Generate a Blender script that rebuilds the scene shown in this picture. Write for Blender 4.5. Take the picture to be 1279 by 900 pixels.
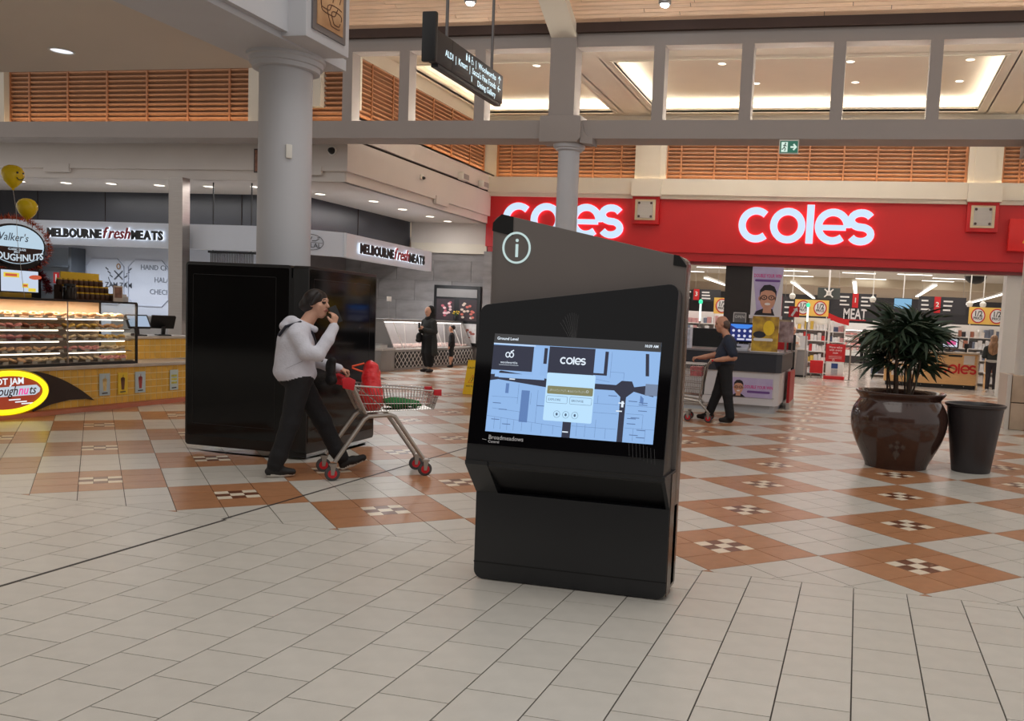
import bpy, bmesh, math, random
import numpy as np
from mathutils import Matrix, Vector

for o in list(bpy.data.objects):
    bpy.data.objects.remove(o)
scene = bpy.context.scene
COL = scene.collection

# ---------------------------------------------------------------- camera
CAM_H = 1.49
FPX, PPX, PPY = 1111.97, 811.87, 496.2
PITCH, ROLL, YAW = math.radians(4.8236), math.radians(2.8476), math.radians(12.971)
_f = Vector((0, math.cos(PITCH), -math.sin(PITCH)))
_u = Vector((0, math.sin(PITCH), math.cos(PITCH)))
_r = Vector((1, 0, 0))
_r, _u = _r * math.cos(ROLL) + _u * math.sin(ROLL), _u * math.cos(ROLL) - _r * math.sin(ROLL)
_rz = Matrix.Rotation(YAW, 3, 'Z')
_r, _u, _f = _rz @ _r, _rz @ _u, _rz @ _f
cam_data = bpy.data.cameras.new('camera')
cam = bpy.data.objects.new('camera', cam_data)
COL.objects.link(cam)
cam.matrix_world = Matrix(((_r.x, _u.x, -_f.x, 0), (_r.y, _u.y, -_f.y, 0), (_r.z, _u.z, -_f.z, CAM_H), (0, 0, 0, 1)))
cam_data.sensor_fit = 'HORIZONTAL'
cam_data.sensor_width = 36.0
cam_data.lens = FPX * 36.0 / 1279.0
cam_data.shift_x = (639.5 - PPX) / 1279.0
cam_data.shift_y = (PPY - 450.0) / 1279.0
cam_data.clip_start = 0.05
cam_data.clip_end = 300
scene.camera = cam

# ---------------------------------------------------------------- world, exposure, large lights
world = bpy.data.worlds.new('mall_daylight')
scene.world = world
world.use_nodes = True
bg = world.node_tree.nodes['Background']
bg.inputs[0].default_value = (1.0, 0.965, 0.935, 1)
bg.inputs[1].default_value = 0.64
vs = scene.view_settings
vs.view_transform = 'Standard'
vs.look = 'None'
vs.exposure = 0.0
vs.gamma = 1.0
vs.use_curve_mapping = False


def area_light(name, loc, sx, sy, energy, color=(1, 1, 1), rot=(0, 0, 0), spread=180):
    d = bpy.data.lights.new(name, 'AREA')
    d.shape = 'RECTANGLE'
    d.size, d.size_y = sx, sy
    d.energy = energy
    d.color = color
    d.spread = math.radians(spread)
    o = bpy.data.objects.new(name, d)
    COL.objects.link(o)
    o.location = loc
    o.rotation_euler = rot
    return o


# skylight lantern over the concourse, and the strip-light ceilings of the supermarket and the butcher
area_light('skylight_lamp', (-2.0, 5.0, 9.5), 6, 10, 280, (1.0, 0.96, 0.9))
area_light('supermarket_ceiling_lamp', (-1.5, 29.5, 3.5), 13, 7, 420, (1.0, 0.97, 0.93))
area_light('supermarket_aisle_lamp', (0.0, 40.0, 4.1), 14, 7, 520, (1.0, 0.97, 0.93))
area_light('butcher_ceiling_lamp', (-18.5, 19.6, 2.5), 6, 1.2, 70, (0.85, 0.92, 1.0))
area_light('butcher_counter_lamp', (-12.0, 21.8, 2.5), 1.0, 4.0, 60, (0.95, 0.97, 1.0))
area_light('butcher_soffit_lamp', (-11.8, 21.0, 4.05), 0.3, 5.0, 90, (1.0, 0.97, 0.94))
area_light('butcher_front_soffit_lamp', (-16.5, 17.8, 4.05), 7.0, 0.3, 90, (1.0, 0.97, 0.94))
area_light('court_downlight_lamp', (-2.0, 21.8, 7.4), 8.0, 3.0, 160, (1.0, 0.95, 0.88))

# ---------------------------------------------------------------- materials
MATS = {}


def lin(c):
    def g(v):
        v /= 255.0
        return v / 12.92 if v <= 0.04045 else ((v + 0.055) / 1.055) ** 2.4
    return (g(c[0]), g(c[1]), g(c[2]), 1)


def mat(name, c, rough=0.6, metal=0.0, spec=0.5, emit=0.0, ecol=None, noise=None, bump=None, rand=0.0, coat=0.0, coord='Object', stretch=(1, 1, 1), c2=None):
    """c in sRGB 0-255. noise=(scale, amount) mottles the colour (towards c2 if given); bump=(scale, strength)."""
    if name in MATS:
        return MATS[name]
    m = bpy.data.materials.new(name)
    m.use_nodes = True
    nt = m.node_tree
    N, L = nt.nodes, nt.links
    b = N['Principled BSDF']
    b.inputs['Base Color'].default_value = lin(c)
    b.inputs['Roughness'].default_value = rough
    b.inputs['Metallic'].default_value = metal
    b.inputs['Specular IOR Level'].default_value = spec
    if coat:
        b.inputs['Coat Weight'].default_value = coat
        b.inputs['Coat Roughness'].default_value = 0.05
    if emit:
        b.inputs['Emission Color'].default_value = lin(ecol or c)
        b.inputs['Emission Strength'].default_value = emit
    col = None
    if noise or bump:
        tc = N.new('ShaderNodeTexCoord')
        mp = N.new('ShaderNodeMapping')
        mp.inputs['Scale'].default_value = stretch
        L.new(tc.outputs[coord], mp.inputs['Vector'])
    if noise:
        nz = N.new('ShaderNodeTexNoise')
        nz.inputs['Scale'].default_value = noise[0]
        nz.inputs['Detail'].default_value = 5
        L.new(mp.outputs[0], nz.inputs['Vector'])
        mx = N.new('ShaderNodeMix')
        mx.data_type = 'RGBA'
        a = lin(c)
        k = noise[1]
        if c2:
            mx.inputs[6].default_value = a
            mx.inputs[7].default_value = lin(c2)
        else:
            mx.inputs[6].default_value = (a[0] * (1 - k), a[1] * (1 - k), a[2] * (1 - k), 1)
            mx.inputs[7].default_value = (min(1, a[0] * (1 + k)), min(1, a[1] * (1 + k)), min(1, a[2] * (1 + k)), 1)
        rp = N.new('ShaderNodeValToRGB')
        rp.color_ramp.elements[0].position = 0.3
        rp.color_ramp.elements[1].position = 0.7
        L.new(nz.outputs['Fac'], rp.inputs[0])
        L.new(rp.outputs[0], mx.inputs[0])
        col = mx.outputs[2]
    if rand:
        oi = N.new('ShaderNodeObjectInfo')
        ge = N.new('ShaderNodeNewGeometry')
        ad = N.new('ShaderNodeMath')
        ad.operation = 'ADD'
        L.new(oi.outputs['Random'], ad.inputs[0])
        L.new(ge.outputs['Random Per Island'], ad.inputs[1])
        fr = N.new('ShaderNodeMath')
        fr.operation = 'FRACT'
        L.new(ad.outputs[0], fr.inputs[0])
        mr = N.new('ShaderNodeMapRange')
        mr.inputs[3].default_value = 1 - rand
        mr.inputs[4].default_value = 1 + rand
        L.new(fr.outputs[0], mr.inputs[0])
        hs = N.new('ShaderNodeHueSaturation')
        hs.inputs['Color'].default_value = lin(c)
        if col:
            L.new(col, hs.inputs['Color'])
        L.new(mr.outputs[0], hs.inputs['Value'])
        col = hs.outputs[0]
    if col:
        L.new(col, b.inputs['Base Color'])
    if bump:
        bz = N.new('ShaderNodeTexNoise')
        bz.inputs['Scale'].default_value = bump[0]
        bz.inputs['Detail'].default_value = 3
        L.new(mp.outputs[0], bz.inputs['Vector'])
        bp = N.new('ShaderNodeBump')
        bp.inputs['Strength'].default_value = bump[1]
        bp.inputs['Distance'].default_value = 0.02
        L.new(bz.outputs['Fac'], bp.inputs['Height'])
        L.new(bp.outputs[0], b.inputs['Normal'])
    MATS[name] = m
    return m


def glow(name, c, strength):
    """A lamp, screen or backlit face: emits its own colour."""
    if name in MATS:
        return MATS[name]
    m = bpy.data.materials.new(name)
    m.use_nodes = True
    b = m.node_tree.nodes['Principled BSDF']
    b.inputs['Base Color'].default_value = (0.02, 0.02, 0.02, 1)
    b.inputs['Roughness'].default_value = 0.4
    b.inputs['Emission Color'].default_value = lin(c)
    b.inputs['Emission Strength'].default_value = strength
    MATS[name] = m
    return m


def glass(name='clear_glass', tint=(0.97, 0.98, 0.97), refl=0.05):
    if name in MATS:
        return MATS[name]
    m = bpy.data.materials.new(name)
    m.use_nodes = True
    nt = m.node_tree
    N, L = nt.nodes, nt.links
    N.remove(N['Principled BSDF'])
    out = N['Material Output']
    t = N.new('ShaderNodeBsdfTransparent')
    t.inputs[0].default_value = (*tint, 1)
    g = N.new('ShaderNodeBsdfGlossy')
    g.inputs['Roughness'].default_value = 0.03
    mx = N.new('ShaderNodeMixShader')
    mx.inputs[0].default_value = refl
    L.new(t.outputs[0], mx.inputs[1])
    L.new(g.outputs[0], mx.inputs[2])
    L.new(mx.outputs[0], out.inputs[0])
    MATS[name] = m
    return m


# ---------------------------------------------------------------- mesh building
class MB:
    def __init__(s):
        s.v, s.f, s.m = [], [], []

    def add(s, vs_, fs, m=0):
        o = len(s.v)
        s.v.extend([tuple(p) for p in vs_])
        for f in fs:
            s.f.append(tuple(i + o for i in f))
            s.m.append(m)
        return s

    def box(s, x0, x1, y0, y1, z0, z1, m=0):
        return s.add([(x0, y0, z0), (x1, y0, z0), (x1, y1, z0), (x0, y1, z0), (x0, y0, z1), (x1, y0, z1), (x1, y1, z1), (x0, y1, z1)],
                     [(3, 2, 1, 0), (4, 5, 6, 7), (0, 1, 5, 4), (1, 2, 6, 5), (2, 3, 7, 6), (3, 0, 4, 7)], m)

    def bar(s, a, b, w, h, m=0, up=(0, 0, 1)):
        """rectangular bar from a to b, w wide, h along up"""
        a, b = Vector(a), Vector(b)
        d = (b - a).normalized()
        up = Vector(up)
        x = d.cross(up)
        if x.length < 1e-5:
            x = d.cross(Vector((1, 0, 0)))
        x = x.normalized() * w / 2
        y = x.cross(d).normalized() * h / 2
        vs_ = [a - x - y, a + x - y, a + x + y, a - x + y, b - x - y, b + x - y, b + x + y, b - x + y]
        return s.add(vs_, [(0, 1, 2, 3), (7, 6, 5, 4), (4, 5, 1, 0), (5, 6, 2, 1), (6, 7, 3, 2), (7, 4, 0, 3)], m)

    def prism(s, poly, o, u, v, depth, m=0, mside=None):
        """2D polygon (counter-clockwise) in the frame o,u,v; extruded by depth along u x v"""
        o, u, v = Vector(o), Vector(u), Vector(v)
        w = u.cross(v).normalized()
        n = len(poly)
        b = [o + u * p[0] + v * p[1] for p in poly]
        t = [p + w * depth for p in b]
        s.add(b + t, [tuple(range(n, 2 * n))], m)
        k = len(s.v) - 2 * n
        ms = m if mside is None else mside
        s.f.append(tuple(k + i for i in reversed(range(n))))
        s.m.append(ms)
        for i in range(n):
            j = (i + 1) % n
            s.f.append((k + i, k + j, k + n + j, k + n + i))
            s.m.append(ms)
        return s

    def tube(s, pts, r, seg=8, m=0, closed=False):
        pts = [Vector(p) for p in pts]
        n = len(pts)
        rr = r if isinstance(r, (list, tuple)) else [r] * n
        o = len(s.v)
        prev = None
        for i, p in enumerate(pts):
            if closed:
                d = pts[(i + 1) % n] - pts[i - 1]
            else:
                d = pts[min(i + 1, n - 1)] - pts[max(i - 1, 0)]
            d = d.normalized()
            if prev is None:
                a = Vector((0, 0, 1)) if abs(d.z) < 0.9 else Vector((1, 0, 0))
                x = d.cross(a).normalized()
            else:
                x = (prev - d * prev.dot(d)).normalized()
            prev = x
            y = d.cross(x)
            for k in range(seg):
                t = 2 * math.pi * k / seg
                s.v.append(tuple(p + (x * math.cos(t) + y * math.sin(t)) * rr[i]))
        for i in range(n if closed else n - 1):
            for k in range(seg):
                a = o + i * seg + k
                b = o + i * seg + (k + 1) % seg
                j = (i + 1) % n
                c = o + j * seg + (k + 1) % seg
                d = o + j * seg + k
                s.f.append((a, b, c, d))
                s.m.append(m)
        if not closed:
            s.f.append(tuple(o + k for k in reversed(range(seg))))
            s.m.append(m)
            s.f.append(tuple(o + (n - 1) * seg + k for k in range(seg)))
            s.m.append(m)
        return s

    def lathe(s, prof, c=(0, 0, 0), seg=24, m=0, axis='z', caps=True):
        o = len(s.v)
        n = len(prof)
        for r, h in prof:
            for k in range(seg):
                t = 2 * math.pi * k / seg
                a, b = r * math.cos(t), r * math.sin(t)
                if axis == 'z':
                    p = (c[0] + a, c[1] + b, c[2] + h)
                elif axis == 'y':
                    p = (c[0] + b, c[1] + h, c[2] + a)
                else:
                    p = (c[0] + h, c[1] + a, c[2] + b)
                s.v.append(p)
        for i in range(n - 1):
            for k in range(seg):
                k2 = (k + 1) % seg
                s.f.append((o + i * seg + k, o + i * seg + k2, o + (i + 1) * seg + k2, o + (i + 1) * seg + k))
                s.m.append(m)
        if caps:
            s.f.append(tuple(o + k for k in reversed(range(seg))))
            s.m.append(m)
            s.f.append(tuple(o + (n - 1) * seg + k for k in range(seg)))
            s.m.append(m)
        return s

    def mesh(s, src, o=(0, 0, 0), u=(1, 0, 0), v=(0, 1, 0), m=0, scale=1.0):
        o, u, v = Vector(o), Vector(u), Vector(v)
        w = u.cross(v)
        vs_, fs = src
        return s.add([o + (u * p[0] + v * p[1] + w * p[2]) * scale for p in vs_], fs, m)

    def data(s, name, mats, smooth=False, bevel=0.0, bseg=2, angle=35):
        me = bpy.data.meshes.new(name)
        me.from_pydata(s.v, [], s.f)
        for mm in mats:
            me.materials.append(mm)
        me.polygons.foreach_set('material_index', s.m)
        if bevel:
            bm = bmesh.new()
            bm.from_mesh(me)
            bmesh.ops.remove_doubles(bm, verts=bm.verts, dist=1e-5)
            ed = [e for e in bm.edges if len(e.link_faces) == 2 and e.calc_face_angle(0) > 0.5]
            bmesh.ops.bevel(bm, geom=ed, offset=bevel, segments=bseg, profile=0.6, affect='EDGES', clamp_overlap=True)
            bm.to_mesh(me)
            bm.free()
        if smooth or bevel:
            me.polygons.foreach_set('use_smooth', [True] * len(me.polygons))
            me.set_sharp_from_angle(angle=math.radians(angle))
        me.update()
        return me

    def build(s, name, mats, parent=None, **k):
        if not isinstance(mats, (list, tuple)):
            mats = [mats]
        return link(name, s.data(name, mats, **k), parent)


def link(name, me, parent=None, loc=None):
    o = bpy.data.objects.new(name, me)
    COL.objects.link(o)
    if parent:
        o.parent = parent
    if loc:
        o.location = loc
    return o


def tag(o, label, cat, group=None):
    o['label'] = label
    o['category'] = cat
    if group:
        o['group'] = group
    return o


def struct(o, label=None):
    o['kind'] = 'structure'
    if label:
        o['label'] = label
    return o


def stuff(o):
    o['kind'] = 'stuff'
    return o


def thing(name, label, cat, loc=(0, 0, 0), rz=0.0, group=None):
    o = bpy.data.objects.new(name, None)
    COL.objects.link(o)
    o.empty_display_size = 0.1
    o.location = loc
    o.rotation_euler = (0, 0, rz)
    return tag(o, label, cat, group)


def sroot(name, loc=(0, 0, 0), label=None):
    o = bpy.data.objects.new(name, None)
    COL.objects.link(o)
    o.empty_display_size = 0.1
    o.location = loc
    return struct(o, label)


def copy_thing(root, loc, rz=None, label=None):
    r = root.copy()
    COL.objects.link(r)
    r.location = loc
    if rz is not None:
        r.rotation_euler = (0, 0, rz)
    if label:
        r['label'] = label
    for ch in root.children:
        c = ch.copy()
        COL.objects.link(c)
        c.parent = r
        for g in ch.children:
            d = g.copy()
            COL.objects.link(d)
            d.parent = c
    return r


def B(name, m, x0, x1, y0, y1, z0, z1, parent=None, bevel=0.0):
    return MB().box(x0, x1, y0, y1, z0, z1).build(name, m, parent, bevel=bevel)


# text -> (verts, faces), centred or left aligned, cap height about 0.7*size
_TXT = {}


def text(s, size=1.0, ext=0.0, bold=0.0, align='LEFT', shear=0.0, space=1.0, sx=1.0):
    key = (s, size, ext, bold, align, shear, space, sx)
    if key in _TXT:
        return _TXT[key]
    cu = bpy.data.curves.new('lettering', 'FONT')
    cu.body = s
    cu.size = size
    cu.extrude = ext
    cu.offset = bold * size
    cu.align_x = align
    cu.shear = shear
    cu.space_character = space
    cu.resolution_u = 2
    o = bpy.data.objects.new('lettering', cu)
    me = bpy.data.meshes.new_from_object(o)
    vs_ = [(v.co.x * sx, v.co.y, v.co.z) for v in me.vertices]
    fs = [tuple(p.vertices) for p in me.polygons]
    bpy.data.objects.remove(o)
    bpy.data.curves.remove(cu)
    bpy.data.meshes.remove(me)
    _TXT[key] = (vs_, fs)
    return vs_, fs


def stroke(path, w, depth, closed=False):
    """a flat ribbon letter stroke of width w along a 2D path -> (verts, faces), z from 0 to depth"""
    n = len(path)
    a, b = [], []
    for i in range(n):
        p = Vector(path[i])
        if closed:
            d = Vector(path[(i + 1) % n]) - Vector(path[i - 1])
        else:
            d = Vector(path[min(i + 1, n - 1)]) - Vector(path[max(i - 1, 0)])
        d.normalize()
        nn = Vector((-d.y, d.x)) * w / 2
        a.append(p + nn)
        b.append(p - nn)
    vs_ = []
    for z in (0, depth):
        vs_ += [(p.x, p.y, z) for p in a] + [(p.x, p.y, z) for p in b]
    fs = []
    k = n if closed else n - 1
    for i in range(k):
        j = (i + 1) % n
        fs += [(i, j, n + j, n + i), (2 * n + i, 3 * n + i, 3 * n + j, 2 * n + j),
               (i, 2 * n + i, 2 * n + j, j), (n + i, n + j, 3 * n + j, 3 * n + i)]
    if not closed:
        fs += [(0, n, 3 * n, 2 * n), (n - 1, 3 * n - 1, 4 * n - 1, 2 * n - 1)]
    return vs_, fs


def arc(cx, cy, r, a0, a1, n=20, ry=None):
    ry = ry or r
    return [(cx + r * math.cos(math.radians(a0 + (a1 - a0) * i / n)), cy + ry * math.sin(math.radians(a0 + (a1 - a0) * i / n))) for i in range(n + 1)]


def round_letters(depth):
    """the five round lower-case letters of the supermarket name; x height 1, list of (verts, faces) with offsets"""
    w = 0.205
    r = 0.4
    L = []
    L.append(stroke(arc(0.5, 0.5, r, 48, 312, 26), w, depth))
    L.append(stroke(arc(1.41, 0.5, r, 0, 360, 28)[:-1], w, depth, closed=True))
    L.append(stroke([(2.04, 0.01), (2.04, 1.10)], w, depth))
    e = stroke(arc(2.68, 0.5, r, -4, 312, 28), w, depth)
    bar = stroke([(2.32, 0.47), (3.05, 0.47)], 0.15, depth * 0.98)
    k = len(e[0])
    L.append((e[0] + bar[0], e[1] + [tuple(i + k for i in f) for f in bar[1]]))
    sp = arc(3.46, 0.7, 0.2, 25, 270, 14) + arc(3.46, 0.3, 0.2, 90, -155, 14)
    sp = [((x - 3.46) * 1.4 + 3.46, y) for x, y in sp]
    L.append(stroke(sp, w, depth))
    return L


def rrect(x0, x1, y0, y1, r, n=5):
    P = []
    for cx, cy, a in ((x1 - r, y0 + r, -90), (x1 - r, y1 - r, 0), (x0 + r, y1 - r, 90), (x0 + r, y0 + r, 180)):
        P += arc(cx, cy, r, a, a + 90, n)
    return P


def ellipse(cx, cy, rx, ry, n=32):
    return [(cx + rx * math.cos(2 * math.pi * i / n), cy + ry * math.sin(2 * math.pi * i / n)) for i in range(n)]


X_, Y_, Z_ = Vector((1, 0, 0)), Vector((0, 1, 0)), Vector((0, 0, 1))

# ================================================================ THE SETTING
tile_w = mat('pale_floor_tile', (198, 193, 184), 0.3, spec=0.32, noise=(9, 0.04), rand=0.03, bump=(160, 0.04))
tile_b = mat('terracotta_floor_tile', (172, 122, 87), 0.28, spec=0.24, noise=(12, 0.08), rand=0.05)
mos_w = mat('cream_mosaic_tile', (228, 214, 192), 0.28, rand=0.04, noise=(20, 0.04))
mos_d = mat('chocolate_mosaic_tile', (108, 66, 46), 0.28, rand=0.08, noise=(20, 0.08))
grout = mat('floor_grout', (66, 60, 55), 0.8, noise=(30, 0.1))
paint = mat('warm_white_paint', (214, 206, 200), 0.65, noise=(1.5, 0.02))
paint_g = mat('grey_paint', (160, 152, 148), 0.6, noise=(1.5, 0.02))
cream = mat('cream_paint', (222, 214, 200), 0.6, noise=(1.5, 0.02))
col_paint = mat('column_grey_paint', (192, 193, 198), 0.45, noise=(2, 0.02))
timber = mat('oak_ceiling_board', (240, 206, 176), 0.5, noise=(6, 0.12), rand=0.07, stretch=(0.4, 8, 8))
cedar = mat('cedar_louvre', (188, 136, 102), 0.5, noise=(5, 0.12), rand=0.05, stretch=(1, 1, 6))
cedar_d = mat('cedar_louvre_frame', (176, 118, 80), 0.5, noise=(5, 0.1))
void = mat('dark_void', (40, 26, 20), 0.9, noise=(2, 0.1))
shadow_gap = mat('dark_ceiling_trim', (70, 52, 46), 0.7, noise=(2, 0.1))  # dark brown puts the shade of the ceiling gap into the colour
red = mat('red_signboard', (196, 30, 36), 0.45, noise=(1.2, 0.02))
red_d = mat('red_lower_signboard', (176, 30, 36), 0.45, noise=(1.2, 0.02))
black_panel = mat('charcoal_cladding', (44, 46, 54), 0.32, noise=(1.2, 0.06))
stone = mat('grey_stone_tile', (136, 132, 132), 0.4, noise=(1.6, 0.22), stretch=(1, 1, 3), rand=0.08)
warm_cove = glow('warm_cove_strip', (255, 222, 176), 9.0)
white_cove = glow('white_cove_strip', (255, 246, 230), 34.0)
downlight_m = glow('downlight_lens', (255, 246, 232), 4.5)
trimring = mat('white_metal_trim', (226, 222, 214), 0.4, noise=(3, 0.02))
steel = mat('brushed_steel', (168, 160, 154), 0.3, metal=0.9, noise=(3, 0.06), stretch=(1, 1, 20))
chrome = mat('chrome_wire', (196, 192, 188), 0.22, metal=0.95, noise=(8, 0.05))
blackm = mat('black_plastic', (20, 20, 22), 0.45, noise=(8, 0.1))

# ---- floor: base slab, then every tile
floor = struct(B('floor', grout, -24, 10, -9, 24.8, -0.12, -0.006), 'shopping centre floor of pale tiles with terracotta diamonds')
G, TS = 0.0025, 0.30
full_w = MB().box(-TS / 2 + G + .0008, TS / 2 - G - .0008, -TS / 2 + G, TS / 2 - G, -0.01, 0).data('floor_tile', [tile_w])
full_b = MB().box(-TS / 2 + G, TS / 2 - G, -TS / 2 + G, TS / 2 - G, -0.01, 0).data('floor_tile', [tile_b])
ms = 0.1
full_mw = MB().box(-ms / 2 + .001, ms / 2 - .001, -ms / 2 + .001, ms / 2 - .001, -0.01, 0).data('mosaic_tile', [mos_w])
full_md = MB().box(-ms / 2 + .001, ms / 2 - .001, -ms / 2 + .001, ms / 2 - .001, -0.01, 0).data('mosaic_tile', [mos_d])


def clip_poly(P, n, d):
    """keep n.p >= d"""
    out = []
    for i in range(len(P)):
        a, b = P[i], P[(i + 1) % len(P)]
        da, db = n[0] * a[0] + n[1] * a[1] - d, n[0] * b[0] + n[1] * b[1] - d
        if da >= 0:
            out.append(a)
        if (da >= 0) != (db >= 0):
            t = da / (da - db)
            out.append((a[0] + (b[0] - a[0]) * t, a[1] + (b[1] - a[1]) * t))
    return out


def in_view(x, y):
    d = Vector((x, y, -CAM_H))
    z = d.dot(_f)
    if z < 0.3:
        return 0
    px, py = PPX + FPX * d.dot(_r) / z, PPY - FPX * d.dot(_u) / z
    return 1 if -30 < px < 1310 and py < 930 else 0


YB = 5.26
tiles = []   # (x, y, rot, colour, poly or None)
xc0 = 0.068
for k in range(-30, 16):
    xa = xc0 + k * TS
    y0 = 3.65 - 0.15 * (k % 2) - 20 * TS
    for j in range(0, 40):
        ya = y0 + j * TS
        if ya >= YB or ya < 0.6:
            continue
        if ya + TS <= YB:
            tiles.append((xa + TS / 2, ya + TS / 2, 0.0, 0, None))
        else:
            P = [(xa + G, ya + G), (xa + TS - G, ya + G), (xa + TS - G, YB - G), (xa + G, YB - G)]
            tiles.append((xa + TS / 2, (ya + YB) / 2, 0.0, 0, P))
A45 = math.radians(45)
ev, eu = (math.cos(A45), math.sin(A45)), (math.sin(A45), -math.cos(A45))
PO = (-0.80, 5.30)
mosaics = []
for i in range(-24, 22):
    for j in range(-24, 16):
        brown = (i + j) % 2 != 0
        for a in range(3):
            for b in range(3):
                s_, t_ = (i * 3 + a + 0.5) * TS, (j * 3 + b + 0.5) * TS
                x, y = PO[0] + ev[0] * s_ + eu[0] * t_, PO[1] + ev[1] * s_ + eu[1] * t_
                if y < YB - 0.25 or y > 24.7 or x < -11.5 or x > 5.5 or (x < -9.9 and y < 17.5):
                    continue
                if brown and a == 1 and b == 1:
                    for c in range(3):
                        for e in range(3):
                            sx, tx = (c - 1) * ms, (e - 1) * ms
                            mosaics.append((x + ev[0] * sx + eu[0] * tx, y + ev[1] * sx + eu[1] * tx, (c + e) % 2, math.hypot(x, y), in_view(x, y)))
                    continue
                P = None
                if y < YB + 0.25:
                    h = TS / 2 - G
                    P = [(x + ev[0] * p + eu[0] * q, y + ev[1] * p + eu[1] * q) for p, q in ((-h, -h), (-h, h), (h, h), (h, -h))]
                    if min(p[1] for p in P) < YB + G:
                        P = clip_poly(P, (0, 1), YB + G)
                        if len(P) < 3:
                            continue
                        ar = sum(P[q][0] * P[(q + 1) % len(P)][1] - P[(q + 1) % len(P)][0] * P[q][1] for q in range(len(P)))
                        if abs(ar) < 0.002:
                            continue
                        if ar < 0:
                            P = P[::-1]
                    else:
                        P = None
                tiles.append((x, y, A45, 1 if brown else 0, P))
order = sorted(range(len(tiles)), key=lambda q: (-in_view(tiles[q][0], tiles[q][1]), math.hypot(tiles[q][0], tiles[q][1])))
rest = MB()
for rank, q in enumerate(order):
    x, y, rt_, c, P = tiles[q]
    if rank < 300:
        if P is None:
            o = link('floor_tile', full_b if c else full_w, floor, (x, y, 0))
            o.rotation_euler = (0, 0, rt_)
        else:
            o = MB().prism([(p[0] - x, p[1] - y) for p in P], (0, 0, -0.01), X_, Y_, 0.01).build('floor_tile', tile_b if c else tile_w, floor)
            o.location = (x, y, 0)
    else:
        if P is None:
            h = TS / 2 - G
            ca, sa = math.cos(rt_), math.sin(rt_)
            P = [(x + ca * p - sa * q_, y + sa * p + ca * q_) for p, q_ in ((-h, -h), (h, -h), (h, h), (-h, h))]
        rest.prism(P, (0, 0, -0.01), X_, Y_, 0.01, m=c)
for (x0, x1, y0, y1) in ((-24, 10, -9, 0.6), (-24, -9.0, 0.6, 5.2), (5.0, 10, 0.6, 24.7), (-24, -11.3, 5.2, 17.3), (-24, -11.4, 17.3, 24.7)):
    rest.box(x0, x1, y0, y1, -0.01, -0.002, 0)
stuff(rest.build('tile_field', [tile_w, tile_b], floor))
mosaics.sort(key=lambda q: (-q[4], q[3]))
restm = MB()
for rank, (x, y, c, d, vis) in enumerate(mosaics):
    if rank < 162:
        o = link('mosaic_tile', full_md if c else full_mw, floor, (x, y, 0))
        o.rotation_euler = (0, 0, A45)
    else:
        h = ms / 2 - 0.001
        ca = math.cos(A45)
        restm.prism([(x + ca * (p - q_), y + ca * (p + q_)) for p, q_ in ((-h, -h), (h, -h), (h, h), (-h, h))], (0, 0, -0.01), X_, Y_, 0.01, m=c)
stuff(restm.build('mosaic_field', [mos_w, mos_d], floor))
MB().box(-4.145, -4.125, 1.0, 5.2, -0.002, 0.002).box(-4.17, -4.15, 5.2, 10.0, -0.002, 0.002).build('expansion_joint', mat('joint_metal', (60, 56, 54), 0.5, metal=0.3, noise=(9, 0.1)), floor)
# shop floor beyond the entrance
shop_floor_m = mat('polished_shop_floor', (206, 194, 182), 0.14, noise=(3, 0.05))
struct(B('floor_supermarket', shop_floor_m, -14, 14, 24.8, 46, -0.12, 0.0), 'polished pale supermarket floor beyond the entrance')

# ---- long beam with window frame above it
BY = 16.0
beam = struct(MB().box(-24, 8, BY, BY + 0.6, 4.8, 5.13).build('trim_1', paint_g), 'long grey beam carrying the open clerestory frame')
frame = struct(MB().box(-10.2, 8, BY, BY + 0.3, 6.44, 6.68).build('trim_2', paint_g), 'grey head rail of the clerestory frame')
for xc in (-10.07, -8.85, -7.28, -3.82, -2.23, -0.65, 0.95, 2.55):
    B('post', paint_g, xc - 0.105, xc + 0.105, BY, BY + 0.28, 5.13, 6.44, frame)
B('post', paint_g, -5.87, -5.38, BY - 0.06, BY + 0.3, 5.2, 6.72, frame)
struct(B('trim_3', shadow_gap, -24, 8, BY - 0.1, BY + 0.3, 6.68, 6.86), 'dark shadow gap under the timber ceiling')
# block over the middle column and the rib above
MB().prism([(-0.4, 4.72), (0.32, 4.72), (0.40, 4.80), (0.40, 5.2), (-0.4, 5.2)], (-5.62, 16.35, 0), X_, Z_, 0.45).build('bracket_block', paint_g, beam, bevel=0.02)
MB().prism([(0.38, 4.72), (0.62, 4.69), (0.62, 4.81), (0.52, 4.83), (0.45, 4.92), (0.40, 5.12)], (-5.62, 16.25, 0), X_, Z_, 0.3).build('bracket_foot', paint_g, beam)
rib = MB()
rib.prism([(15.94, 6.60), (15.94, 6.98), (10.5, 10.06), (10.5, 9.68)], (-5.87, 0, 0), Y_, Z_, 0.49)
struct(rib.build('trim_4', cream), 'cream rib rising under the timber ceiling')

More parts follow.
